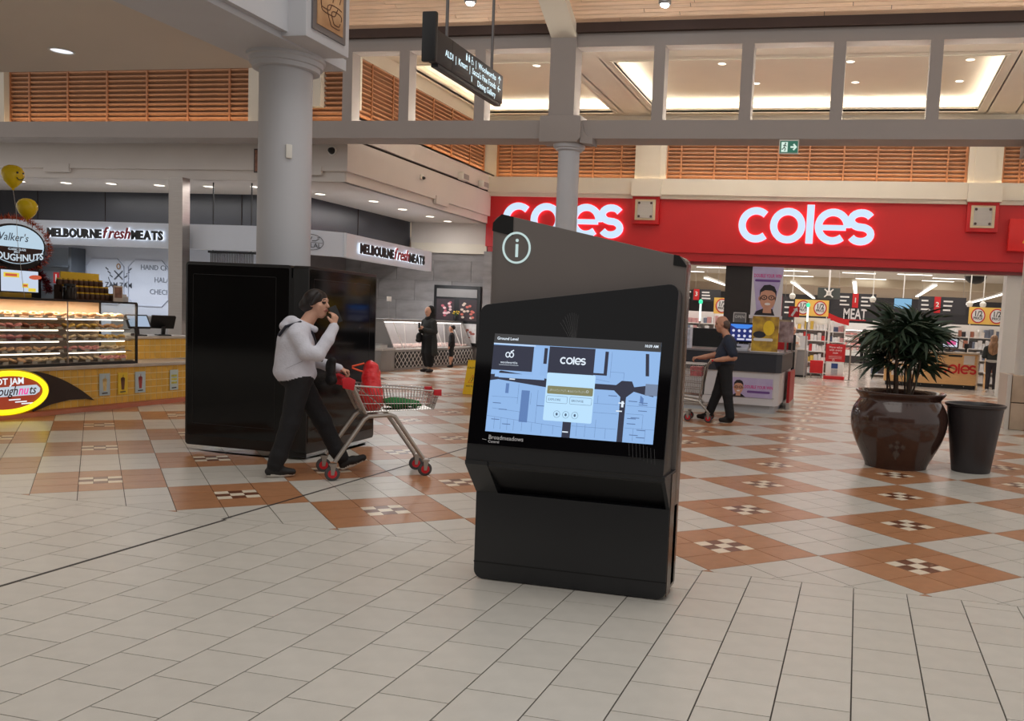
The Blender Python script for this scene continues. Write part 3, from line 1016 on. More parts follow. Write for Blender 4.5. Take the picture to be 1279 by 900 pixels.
stext(bt, 'EXPLORE', .365, .358, .017)
stext(bt, 'BROWSE', .505, .358, .017)
for k in range(3):
    a, b = sp(.425 + k * .054, .225)
    bt.prism(ellipse(a, b, .006, .008, 10), so + sn * .0026, X_, sv, .0003)
bt.build('popup_buttons', glow('screen_dark_text', (70, 92, 120), .9), scr)
tx = MB()
stext(tx, 'SEARCH FOR A LOCATION', .368, .452, .0165, bold=.01)
stext(tx, 'Ground Level', .018, .94, .022, bold=.02)
stext(tx, '10:39 AM', .985, .945, .019, align='RIGHT', bold=.03)
a, b = sp(.595, .465)
tx.mesh(stroke(ellipse(a, b + .002, .006, .006, 12), .0015, .0003, closed=True), so + sn * .003, X_, sv)
for q in round_letters(.0004):
    a, b = sp(.415, .73)
    tx.mesh(q, so + sn * .0022 + X_ * a + sv * b, X_, sv, scale=.0375)
a, b = sp(.105, .79)
for dx in (-.011, .011):
    tx.mesh(stroke(ellipse(a + dx, b, .011, .013, 18), .0055, .0004, closed=True), so + sn * .0022, X_, sv)
tx.mesh(stroke([(a + .004, b + .016), (a + .022, b + .026)], .006, .0004), so + sn * .0022, X_, sv)
stext(tx, 'woolworths', .105, .70, .02, align='CENTER', lift=.0024)
a, b = sp(.045, .685)
c, d = sp(.165, .685)
tx.mesh(stroke([(a, b), (c, d)], .0015, .0003), so + sn * .0024, X_, sv)
for s_, t_ in ((.135, .545), (.485, .055), (.79, .30), (.8, .38)):
    a, b = sp(s_, t_)
    tx.mesh(stroke([(a - .016, b), (a + .016, b)], .006, .0004), so + sn * .0024, X_, sv)
tx.mesh(stroke([sp(0, .9), sp(.26, .895)], .003, .0003), so + sn * .0022, X_, sv)
tx.mesh(stroke([sp(.806, .34), sp(.806, .40)], .012, .0003), so + sn * .0022, X_, sv)
stuff(tx.build('screen_text', wht, scr))
bm_ = MB()
bm_.mesh(text('Broadmeadows', .032, 0, .004), so + sn * .001 + X_ * (-.435) + sv * .148, X_, sv)
bm_.mesh(text('Central', .021, 0, .004), so + sn * .001 + X_ * (-.435) + sv * .128, X_, sv)
bm_.mesh(stroke([(-.47, .145), (-.445, .142)], .002, .0003), so + sn * .0005, X_, sv)
bm_.build('centre_name', mat('white_print', (214, 214, 218), .5, noise=(9, .02)), kiosk)
sw_ = MB()
for k in range(9):
    sw_.mesh(stroke([(-.09 + k * .012 + .16 * t - .02 * k * t, .80 - .30 * t + .006 * k + .03 * math.sin(3 * t + k * .4)) for t in [i / 10 for i in range(11)]], .0012, .0002), so + sn * .0004, X_, sv)
for k in range(8):
    sw_.mesh(stroke([(.35 + k * .016, .19 - .006 * k - .05 * t + .03 * t * t) if False else (.345 + .02 * k + .01 * t, .20 - .005 * k - .08 * t) for t in [i / 6 for i in range(7)]], .0012, .0002), so + sn * .0004, X_, sv)
stuff(sw_.build('glass_pattern', mat('faint_grey_print', (92, 92, 94), .5, noise=(9, .05)), kiosk))

# ================================================================ BLACK DISPLAY PANELS round the column
pframe = mat('black_frame', (14, 14, 15), 0.35, noise=(3, .1))
pglass = mat('black_display_glass', (4, 4, 5), 0.07, spec=0.4, noise=(2, .02))
disp = thing('advertising_display', 'pair of switched-off black advertising screens wrapped round the thick column', 'display', (-5.7, 7.9, 0))


def panel(a, b, z0, z1, d=0.16):
    a, b = Vector((a[0] + 5.7, a[1] - 7.9, 0)), Vector((b[0] + 5.7, b[1] - 7.9, 0))
    u = (b - a).normalized()
    L = (b - a).length
    n = u.cross(Z_)
    pn = MB().prism(rrect(0, L, z0, z1, .035, 3), a - n * d, u, Z_, d).build('screen_panel', pframe, disp, bevel=.006)
    MB().prism(rrect(.025, L - .025, z0 + .10, z1 - .03, .015, 3), a - n * .001, u, Z_, .005).build('dark_glass', pglass, pn)
    MB().mesh(stroke(rrect(.09, L - .16, z0 + .22, z1 - .12, .01, 2), .004, .001, closed=True), a + n * .0045, u, Z_).build('glass_edge_line', mat('smoky_line', (26, 24, 25), .4, noise=(3, .1)), pn)
    f = MB()
    f.prism([(-.02, -.02), (.4, .07), (L - .2, .07), (L - .05, -.02)], a - n * .06 - Z_ * 0, u, n, .03)
    f.build('foot_plate', pframe, disp)
    return pn


panel((-6.44, 7.5), (-5.27, 7.5), .06, 1.86)
panel((-5.10, 7.52), (-5.20, 8.92), .06, 1.86)
MB().prism([(-5.27 + 5.7, -.4), (-5.12 + 5.7, -.34), (-5.28 + 5.7, -.1), (-5.5 + 5.7, -.1)], (0, 0, .02), X_, Y_, 1.72).build('corner_post', pframe, disp)

# ================================================================ DOUGHNUT SHOP
ytile = mat('yellow_wall_tile', (226, 176, 74), 0.25, noise=(6, .08), rand=.06)
yjoint = mat('yellow_grout', (240, 220, 164), 0.8, noise=(9, .05))
ledge_m = mat('stone_ledge', (188, 178, 166), 0.35, noise=(8, .08))
kick_m = mat('terracotta_skirting', (176, 96, 66), 0.3, noise=(5, .1))
CX = -9.57


def tile_face(mb, o, u, length, z0, z1, pitch=.1):
    """raised square tiles on the face through o, direction u, outward normal u x z"""
    o, u = Vector(o), Vector(u)
    n = u.cross(Z_)
    nu, nz = int(round(length / pitch)), max(1, int(round((z1 - z0) / pitch)))
    pu, pz = length / nu, (z1 - z0) / nz
    for i in range(nu):
        for j in range(nz):
            mb.prism([(i * pu + .004, z0 + j * pz + .0045), ((i + 1) * pu - .004, z0 + j * pz + .0045), ((i + 1) * pu - .004, z0 + (j + 1) * pz - .0045), (i * pu + .004, z0 + (j + 1) * pz - .0045)], o, u, Z_, .003)


ct = thing('doughnut_counter', 'low counter faced in small yellow tiles below the lit doughnut case', 'counter', (CX, 9.0, 0))
MB().box(-.9, -.008, -3.4, 2.6, .06, .54).build('body', yjoint, ct)
tf = MB()
tile_face(tf, (-.008, -3.4, 0), Y_, 6.0, .06, .54)
stuff(tf.build('tile_face', ytile, ct))
MB().box(-.95, .03, -3.4, 2.62, .54, .582).build('ledge', ledge_m, ct, bevel=.008)
MB().prism([(0.0, 0.0), (.06, 0.0), (.045, .05), (.0, .065)], (0, 2.6, 0), X_, Z_, 6.0).build('skirting', kick_m, ct)
rc = thing('raised_till_counter', 'taller yellow tiled till counter behind the low ledge', 'counter', (-10.2, 11.3, .582))
MB().box(-.6, -.008, -.75, .9, 0, .30).build('body', yjoint, rc)
tf = MB()
tile_face(tf, (-.008, -.75, 0), Y_, 1.65, 0, .30)
stuff(tf.build('tile_face', ytile, rc))
MB().box(-.62, .02, -.77, .92, .30, .335).build('top', ledge_m, rc, bevel=.006)
screen_w = glow('till_screen', (176, 196, 222), .8)
for i, yy in enumerate((11.12, 11.62)):
    t = thing('till_terminal', ['tilted till screen standing next to the doughnut case', 'black backed till screen beside the steel post'][i], 'terminal', (-10.38, yy, .917), [-0.25, 2.6][i])
    MB().box(-.1, .1, -.09, .09, 0, .02).build('base', blackm, t, bevel=.004)
    MB().bar((0, 0, .02), (-.03, 0, .14), .05, .04).build('neck', blackm, t)
    MB().prism(rrect(-.17, .17, -.11, .11, .01, 2), (0.0, 0, .2), Y_, Vector((-.5, 0, .86)), .03).build('casing', blackm, t)
    if i == 0:
        MB().prism([(-.15, -.09), (.15, -.09), (.15, .09), (-.15, .09)], Vector((0, 0, .2)) + Y_.cross(Vector((-.5, 0, .86))) * .03, Y_, Vector((-.5, 0, .86)), .002).build('screen', screen_w, t)
pt = thing('card_reader', 'small white card machine beside the tilted till screen', 'card reader', (-10.28, 10.86, .917), .3)
MB().box(-.05, .05, -.07, .07, 0, .05).build('body', mat('white_plastic', (222, 220, 216), .4, noise=(5, .03)), pt, bevel=.01)
MB().box(.045, .052, -.05, .05, .01, .045).build('keypad', blackm, pt)

# ---- glass case with shelves
cs = thing('doughnut_display_case', 'lit glass display case full of doughnuts on five shelves', 'display case', (-9.6, 9.0, .582))
cy0, cy1 = -2.9, 1.29
bf = MB()
for y in (cy0, cy1):
    for x in (-.62, -.02):
        bf.box(x - .012, x + .012, y - .012, y + .012, 0, .82)
bf.box(-.63, -.01, cy0, cy1, .805, .83).box(-.63, -.01, cy0, cy1, 0, .03)
bf.build('frame', blackm, cs)
MB().box(-.024, -.018, cy0, cy1, .03, .81).build('front_glass', glass(), cs)
MB().box(-.6, -.03, cy1 - .006, cy1, .03, .81).build('end_glass', glass(), cs)
MB().box(-.63, -.62, cy0, cy1, .03, .81).build('back_panel', mat('warm_cream_back', (226, 196, 160), .5, noise=(3, .04)), cs)
MB().box(-.022, -.012, .19, .205, .03, .81).build('glass_joint', steel, cs)
shelf_z = [.045, .175, .32, .46, .60]
tray_m = mat('steel_tray', (150, 136, 122), .35, metal=.6, noise=(4, .05))
strip_m = glow('shelf_light_strip', (255, 240, 220), 3.2)
tagm = mat('pale_price_ticket', (196, 186, 172), .6, noise=(9, .04))
for k, z in enumerate(shelf_z):
    off = .05 * k
    MB().box(-.58, -.05 - off * .25, cy0 + .03, cy1 - .03, z - .012, z).build('shelf', tray_m, cs)
    if k > 0:
        MB().box(-.055 - off * .25, -.042 - off * .25, cy0 + .05, .12, z - .024, z - .010).box(-.055 - off * .25, -.042 - off * .25, .25, cy1 - .15, z - .024, z - .010).build('light_strip', strip_m, cs)
    tk = MB()
    for q in range(12):
        yy = cy0 + 1.9 + q * .19
        if yy < cy1 - .1:
            tk.prism([(yy - .035, z - .004), (yy + .035, z - .004), (yy + .035, z + .03), (yy - .035, z + .03)], (-.04 - off * .25, 0, 0), Y_, Z_, .002)
    stuff(tk.build('price_tickets', tagm, cs))
dl_ = area_light('doughnut_case_lamp', (-9.85, 8.9, 1.37), .3, 3.0, 32, (1.0, .80, .64))
dcols = [((228, 176, 126), 'caramel glazed'), ((232, 150, 140), 'pink iced'), ((238, 206, 160), 'sugar dusted'), ((232, 186, 90), 'yellow iced'), ((160, 92, 58), 'chocolate iced')]
dmesh = []
rng = random.Random(4)
for i, (c, n) in enumerate(dcols):
    dm = MB()
    prof = [(.018, .004), (.03, 0.0), (.046, .006), (.05, .018), (.044, .03), (.03, .034), (.02, .028), (.016, .016)]
    dm.lathe(prof, seg=14, caps=False)
    dm.f += [tuple(list(range(14))[::-1])]
    dm.m += [0]
    dmesh.append(dm.data('doughnut', [mat('doughnut_' + n.replace(' ', '_'), c, .45, noise=(40, .15), bump=(60, .3))], smooth=True))
shelf_names = ['lowest', 'second lowest', 'middle', 'second highest', 'top']
for k, z in enumerate(shelf_z):
    off = .05 * k
    for q in range(20):
        yy = 8.20 + q * .108
        if yy > 10.2:
            break
        ci = {0: [0, 2, 1], 1: [0, 0, 4], 2: [1, 4, 3], 3: [1, 4, 2], 4: [0, 0, 2]}[k][min(2, q // 5)] if q < 10 else [2, 1, 2, 3, 0][(k + q // 15) % 5]
        o = link('doughnut', dmesh[ci], None, (-9.6 - .105 - off * .25 - .012 * (q % 2), yy, .582 + z + .024 + .002))
        o.rotation_euler = (0, .45, rng.uniform(0, 6))
        tag(o, '%s doughnut in the row along the %s shelf of the glass case' % (dcols[ci][1], shelf_names[k]), 'doughnut', 'doughnuts on the %s shelf' % shelf_names[k])

# ---- things on top of the case (top at z 1.412)
ZT = .582 + .83
jar_b = mat('brown_jar', (86, 56, 36), .3, noise=(20, .3))
jar_y = mat('yellow_lid', (226, 180, 40), .4, noise=(9, .05))
jm = MB().lathe([(.032, 0), (.036, .01), (.036, .06), (.028, .07)], seg=12, m=0).lathe([(.03, .07), (.03, .085)], seg=12, m=1)
jdat = MB().lathe([(.032, 0), (.036, .01), (.036, .06), (.028, .07)], seg=12).data('glass', [jar_b], smooth=True)
jlid = MB().lathe([(.031, .07), (.031, .088)], seg=12).data('lid', [jar_y], smooth=True)
crate = thing('jar_display_stand', 'stepped brown stand holding small jars on the glass case', 'stand', (-9.88, 9.76, ZT))
sm_ = mat('dark_brown_board', (70, 46, 30), .6, noise=(6, .1))
for r in range(3):
    MB().box(.02 - r * .09, .1 - r * .09, -.36, .36, 0, .012 + r * .085).build('step', sm_, crate)
for r in range(3):
    for q in range(9):
        j = thing('jar', 'small brown jar with a yellow lid on the %s step of the jar stand' % ['front', 'middle', 'back'][r], 'jar', (-9.88 + .06 - r * .09, 9.44 + q * .079, ZT + .0125 + r * .085), 0, 'jars on the stepped stand')
        link('glass', jdat, j)
        link('lid', jlid, j)
yb = thing('yellow_board', 'plain yellow board standing behind the small jars', 'board', (-10.2, 9.95, ZT))
MB().box(-.01, .01, -.3, .3, 0, .36).build('panel', mat('yellow_card', (240, 196, 36), .5, noise=(3, .03)), yb, bevel=.004)
MB().box(-.06, .06, -.25, .25, 0, .02).build('foot', jar_y, yb)
pk = thing('picture_card', 'upright card with a brown picture at the end of the jar stand', 'card', (-9.70, 10.06, ZT))
MB().box(-.006, .006, -.075, .075, 0, .21).build('card', mat('cream_card', (214, 200, 184), .5, noise=(4, .05)), pk)
MB().box(.006, .008, -.06, .06, .05, .19).build('picture', mat('brown_print', (150, 110, 92), .5, noise=(14, .4)), pk)
wb = thing('white_tray', 'pale cardboard tray at the end of the case top', 'tray', (-9.85, 10.22, ZT))
MB().box(-.1, .1, -.07, .07, 0, .07).build('box', mat('pale_card', (200, 196, 190), .6, noise=(5, .05)), wb, bevel=.004)
MB().box(-.06, .08, -.05, .06, .07, .10).build('papers', mat('paper', (220, 218, 212), .6, noise=(5, .03)), wb)
cj = thing('coffee_jars', 'dark glass canister beside the tinsel sign', 'canister', (-9.70, 9.31, ZT))
MB().lathe([(.07, 0), (.075, .01), (.075, .15), (.06, .17)], seg=16).build('canister', mat('dark_glass_jar', (40, 34, 32), .15, noise=(9, .3)), cj, smooth=True)
MB().lathe([(.065, .17), (.065, .2)], seg=16).build('lid', blackm, cj, smooth=True)

# ---- tinsel-framed oval sign and its stand
sg = thing('oval_shop_sign', 'white oval doughnut shop sign framed in orange and red tinsel', 'sign', (-10.14, 8.95, ZT))
sg_z = 2.05 - ZT
MB().prism(ellipse(0, sg_z, .40, .255, 40), (0.0, 0, 0), Y_, Z_, .03).build('black_rim', blackm, sg)
MB().prism(ellipse(0, sg_z, .375, .232, 40), (.03, 0, 0), Y_, Z_, .004).build('sign_face', glow('lit_sign_white', (196, 222, 240), .85), sg)
P = [(.365 * math.cos(t), sg_z + .225 * math.sin(t)) for t in [math.radians(200 + 140 * i / 24) for i in range(25)]]
P = [(-.355, sg_z - .03)] + [p for p in P if p[1] < sg_z - .04] + [(.355, sg_z - .03)]
MB().prism(P, (.034, 0, 0), Y_, Z_, .002).build('brown_band', mat('brown_sign_band', (62, 34, 28), .5, noise=(9, .1)), sg)
tm = MB()
tm.mesh(text("Walker's", .135, .001, .0, 'CENTER', shear=.25, sx=.95), (.037, -.08, sg_z + .045), Y_, Z_)
tm.build('script_lettering', mat('blue_grey_lettering', (54, 68, 92), .5, noise=(9, .05)), sg)
tm = MB()
tm.mesh(text('CLASSIC GLAZE', .034, .001, .01, 'CENTER'), (.038, .0, sg_z - .068), Y_, Z_)
tm.mesh(text('JELLY', .034, .001, .01, 'CENTER'), (.038, .0, sg_z - .098), Y_, Z_)
vs_, fs_ = text('DOUGHNUTS', .115, .001, .02, 'CENTER', sx=1.0)
tm.mesh(([(x, y - .1 * (.12 - x * x * .9) * 0 + .35 * x * x, z) for x, y, z in vs_], fs_), (.037, .0, sg_z - .195), Y_, Z_)
stuff(tm.build('white_lettering', glow('lit_lettering', (210, 226, 238), .85), sg))
tin = MB()
rng = random.Random(9)
for i in range(900):
    t = rng.uniform(0, 2 * math.pi)
    r = rng.gauss(1.0, .02)
    c = Vector((rng.uniform(-.02, .05), .46 * math.cos(t) * r, sg_z + .315 * math.sin(t) * r))
    d = Vector((rng.gauss(0, .5), math.cos(t) + rng.gauss(0, .6), math.sin(t) + rng.gauss(0, .6))).normalized() * rng.uniform(.04, .085)
    s_ = d.cross(Vector((rng.gauss(0, 1), rng.gauss(0, 1), rng.gauss(0, 1)))).normalized() * .005
    tin.add([c - s_, c + s_, c + d], [(0, 1, 2)], m=(0 if math.sin(t) > -.2 else rng.choice((0, 1))))
for i in range(700):
    t = rng.uniform(0, 1)
    c = Vector((rng.uniform(-.02, .04), .34 + .12 * math.sin(t * 2.2) + rng.gauss(0, .015), sg_z - .32 - t * .33))
    if c.z < .08:
        continue
    d = Vector((rng.gauss(0, 1), rng.gauss(0, 1), rng.gauss(0, .6))).normalized() * rng.uniform(.04, .08)
    s_ = d.cross(Vector((rng.gauss(0, 1), rng.gauss(0, 1), rng.gauss(0, 1)))).normalized() * .005
    tin.add([c - s_, c + s_, c + d], [(0, 1, 2)], m=1)
stuff(tin.build('tinsel', [mat('copper_tinsel', (190, 84, 46), .3, metal=.6, noise=(40, .4)), mat('crimson_tinsel', (130, 24, 34), .3, metal=.6, noise=(40, .4))], sg))
MB().box(-.05, 0, -.28, .36, 0, sg_z).build('stand_board', mat('black_board', (18, 16, 18), .5, noise=(4, .1)), sg)
mn = thing('menu_screen', 'small white and yellow menu screen standing under the oval sign', 'screen', (-9.82, 8.74, ZT))
MB().box(-.02, .0, -.26, .24, .06, .33).build('casing', blackm, mn)
MB().box(.0, .003, -.25, .235, .07, .32).build('screen', glow('menu_white', (206, 220, 240), .9), mn)
mm = MB()
mm.box(.003, .005, -.22, -.02, .235, .29).box(.003, .005, .02, .10, .12, .17).box(.003, .005, .10, .2, .075, .115)
mm.build('yellow_blocks', glow('menu_yellow', (238, 214, 70), .9), mn)
mt = MB()
mt.mesh(stroke([(-.2, .262), (-.05, .262)], .03, .0005), (.006, 0, 0), Y_, Z_)
mt.mesh(stroke([(.035, .145), (.085, .145)], .024, .0005), (.006, 0, 0), Y_, Z_)
mt.prism(ellipse(.12, .25, .085, .028, 16), (.004, 0, 0), Y_, Vector((0, .3, 1)), .002)
stuff(mt.build('red_lettering', glow('menu_red', (206, 90, 60), .9), mn))
MB().box(-.05, .03, -.26, .12, 0, .055).build('base', mat('yellow_base', (190, 150, 30), .5, noise=(4, .05)), mn, bevel=.005)

# ---- lit oval sign on the counter front
hj = thing('hot_jam_sign', 'glowing yellow ringed oval sign with a brown swoosh on the counter front', 'sign', (CX + .004, 8.30, .0))
hz = .31
ring = MB()
ring.tube([(.045, .49 * math.cos(t), hz + .225 * math.sin(t)) for t in [i * 2 * math.pi / 48 for i in range(48)]], .03, 8, closed=True)
ring.build('neon_ring', glow('yellow_neon', (255, 232, 20), 1.6), hj, smooth=True)
MB().tube([(.03, .535 * math.cos(t), hz + .262 * math.sin(t)) for t in [i * 2 * math.pi / 48 for i in range(48)]], .014, 8, closed=True).build('outer_ring', mat('yellow_enamel', (224, 200, 20), .35, noise=(4, .04)), hj, smooth=True)
MB().prism(ellipse(0, hz, .47, .205, 40), (0.002, 0, 0), Y_, Z_, .03).build('red_face', glow('lit_red_face', (176, 62, 36), .7), hj)
MB().prism([(-.44, hz - .045), (.36, hz - .045), (.42, hz - .01), (.43, hz + .03), (.38, hz + .075), (-.44, hz + .06)], (.032, 0, 0), Y_, Z_, .003).build('white_band', glow('lit_white_band', (214, 226, 240), .8), hj)
tm = MB()
tm.mesh(text('HOT JAM', .105, .001, .02, 'CENTER'), (.035, .0, hz + .095), Y_, Z_)
for k, q in enumerate((-.085, -.115, -.14)):
    tm.mesh(stroke([(.02 + .08 * k, hz + q), (.17 + .08 * k, hz + q)], .014, .001), (.035, 0, 0), Y_, Z_)
stuff(tm.build('white_lettering', glow('lit_white_letters', (238, 244, 250), 1.0), hj))
tm = MB()
tm.mesh(text('Dough', .15, .001, .008, 'RIGHT', shear=.3, sx=.85), (.037, .13, hz - .03), Y_, Z_)
tm.mesh(text('ts', .15, .001, .008, shear=.3, sx=.85), (.037, .275, hz - .03), Y_, Z_)
tm.build('script_lettering', mat('dark_script', (74, 36, 48), .5, noise=(9, .05)), hj)
MB().mesh(text('nu', .15, .001, .014, shear=.3, sx=.85), (.038, .135, hz - .03), Y_, Z_).build('pink_lettering', glow('pink_letters', (246, 60, 160), 1.0), hj)
P = [(.2, .565)] + [(.2 + 1.03 * t, .565 - .06 * t - .375 * t ** 2.0) for t in [i / 12 for i in range(1, 13)]] + [(1.1, .16), (.85, .165), (.6, .13), (.35, .06)]
MB().prism(P[::-1], (.008, 0, 0), Y_, Z_, .012).build('swoosh', mat('dark_brown_swoosh', (44, 26, 18), .5, noise=(4, .05)), hj)

# ---- small posters on the tiled front
posters = [(9.62, 9.79, 'pale blue poster with a cream sundae', (186, 202, 206), (224, 196, 130), 'SUNDAE'), (9.92, 10.08, 'yellow poster with a brown iced drink', (232, 196, 50), (92, 48, 34), 'SHAKES'), (10.21, 10.39, 'pale blue poster with a red layered drink', (186, 202, 206), (168, 62, 54), 'SMOOTHIE'), (10.84, 11.0, 'pale poster with yellow churros', (190, 206, 204), (206, 196, 70), 'CHURROS')]
for (y0, y1, l, c1, c2, wd) in posters:
    t = thing('menu_poster', l + ' on the yellow tiles', 'poster', (CX + .003, (y0 + y1) / 2, .325))
    w = (y1 - y0) / 2
    MB().box(0, .004, -w, w, -.145, .145).build('sheet', mat('sheet_' + l.split(' ')[0] + str(y0), c1, .5, noise=(5, .03)), t)
    pc = MB()
    if 'churros' in l:
        for q in range(12):
            pc.prism(ellipse(-.04 + .027 * (q % 4), .06 - .05 * (q // 4), .015, .018, 8), (.004, 0, 0), Y_, Z_, .001)
    else:
        pc.prism([(-.022, -.085), (.022, -.085), (.034, .05), (-.034, .05)], (.004, 0, 0), Y_, Z_, .001)
        pc.prism(ellipse(0, .06, .036, .022, 12), (.004, 0, 0), Y_, Z_, .001)
        pc.prism([(-.004, .06), (.008, .06), (.012, .115), (.004, .115)], (.004, 0, 0), Y_, Z_, .001)
    pc.build('picture', mat('pict_' + str(y0), c2, .5, noise=(20, .2)), t)
    MB().mesh(stroke([(-.045, -.115), (.045, -.112)], .016, .0004), (.005, 0, 0), Y_, Z_).build('caption', mat('dark_caption', (40, 40, 50), .6, noise=(9, .05)), t)

# ---- balloons
ybal = mat('yellow_balloon', (240, 208, 20), .25, noise=(3, .03))
for i, (x, y, z, l) in enumerate(((-10.3, 9.27, 2.53, 'plain yellow balloon floating above the tinsel sign'), (-9.7, 8.55, 2.82, 'yellow balloon with a printed face under the soffit'))):
    t = thing('balloon', l, 'balloon', (x, y, z), 0, 'yellow party balloons')
    MB().lathe([(.012, -.15), (.05, -.115), (.09, -.065), (.115, 0), (.112, .05), (.085, .095), (.045, .118), (.005, .124)], seg=20).build('skin', ybal, t, smooth=True)
    MB().lathe([(.016, -.165), (.01, -.148)], seg=8).build('knot', ybal, t)
    MB().tube([(0, 0, -.16), (.02, .02, -.4), (.0, .05, -.75), (.04, .1, ZT - z)], .0025, 5).build('ribbon', mat('ribbon', (200, 196, 190), .6, noise=(5, .05)), t)
    if i == 1:
        fm = MB()
        for dy in (-.035, .035):
            fm.lathe([(.014, -.003), (.01, .004)], (.108, dy, .03), 10, axis='x')
        fm.tube([(.104, .045 * math.cos(a), -.01 + .04 * math.sin(a)) for a in [math.radians(200 + 140 * k / 8) for k in range(9)]], .005, 5)
        fm.build('printed_face', blackm, t)

# ================================================================ BUTCHER
let_b = mat('black_sign_letter', (14, 14, 16), .4, noise=(4, .05))
let_r = mat('crimson_sign_letter', (150, 22, 34), .4, noise=(4, .05))
halo = glow('white_letter_backlight', (236, 244, 255), 1.3)


def meat_sign(o, u, size, label, sx):
    t = thing('shop_name_sign', label, 'sign', o, 0, 'butcher name signs')
    u = Vector(u)
    n = u.cross(Z_)
    parts = [('MELBOURNE', 0.0, let_b, 0.0, .05, 1.0, 0), ('fresh', 1.0, let_r, .3, .012, 1.35, 0), ('MEATS', 1.0, let_b, 0.0, .05, 1.0, 0)]
    x = 0.0
    for (s, gap, m, sh, bold, k, dz) in parts:
        for ch in s:
            vs_, fs_ = text(ch, size * k, .012, bold, 'LEFT', sh)
            wv, wf_ = text(ch, size * k, .004, bold + .022, 'LEFT', sh)
            x0 = min(p[0] for p in vs_)
            x1 = max(p[0] for p in vs_)
            mb = MB().mesh(([((p[0] - x0) * sx, p[1], p[2]) for p in vs_], fs_), u * x + n * .07, u, Z_)
            lt = mb.build('letter', m, t)
            MB().mesh(([((p[0] - x0) * sx, p[1], p[2]) for p in wv], wf_), u * x + n * .04, u, Z_).build('backlight', halo, lt)
            x += (x1 - x0) * sx + (size * .035 if s != 'fresh' else -size * .03)
        x += size * .12
    return x


w_ = meat_sign((-18.25, 16.995, 2.77), (1, 0, 0), .26, 'black and red butcher name lettering on the straight white fascia', 0.95)
d2 = Vector((-11.75 + 11.3, 5.0, 0)).normalized()
w2 = meat_sign(Vector((-11.3, 18.0, 2.75)) + d2 * .6 + d2.cross(Z_) * .0, d2, .30, 'black and red butcher name lettering on the fascia facing the concourse', 1.0)
print('SIGN WIDTHS', w_, w2)
hd = Vector((1.05, 1.0, 0)).normalized()
hn = hd.cross(Z_)
t = thing('halal_badge', 'round grey halal badge on the angled corner of the white fascia', 'sign', Vector((-11.83, 17.5, 2.87)) + hn * .03)
hb = MB()
hb.mesh(stroke(ellipse(0, 0, .26, .17, 32), .012, .004, closed=True), (0, 0, 0), hd, Z_)
hb.mesh(stroke([(-.24, -.005), (.24, -.005)], .008, .004), (0, 0, 0), hd, Z_)
hb.mesh(text('HALAL', .14, .001, .004, 'CENTER'), hd * 0 - Z_ * .115, hd, Z_)
for a, b, c, d in ((-.15, .04, -.02, .03), (-.02, .03, .02, .12), (.02, .03, .1, .035), (.1, .035, .17, .08), (.13, .1, .18, .11), (-.1, .03, -.13, .1)):
    hb.mesh(stroke([(a, b), (c, d)], .016, .003), (0, 0, 0), hd, Z_)
hb.build('badge_print', mat('grey_print', (84, 92, 104), .6, noise=(5, .05)), t)

# ---- counters with lattice fronts and glass
lat_m = mat('white_lattice', (226, 222, 218), .5, noise=(4, .03))
drk = mat('dark_counter_back', (40, 38, 40), .6, noise=(3, .1))
stl2 = mat('satin_counter_steel', (150, 146, 144), .35, metal=.5, noise=(3, .05))
meat_m = mat('fresh_meat', (206, 150, 142), .4, noise=(14, .35), c2=(232, 214, 204), rand=.1)


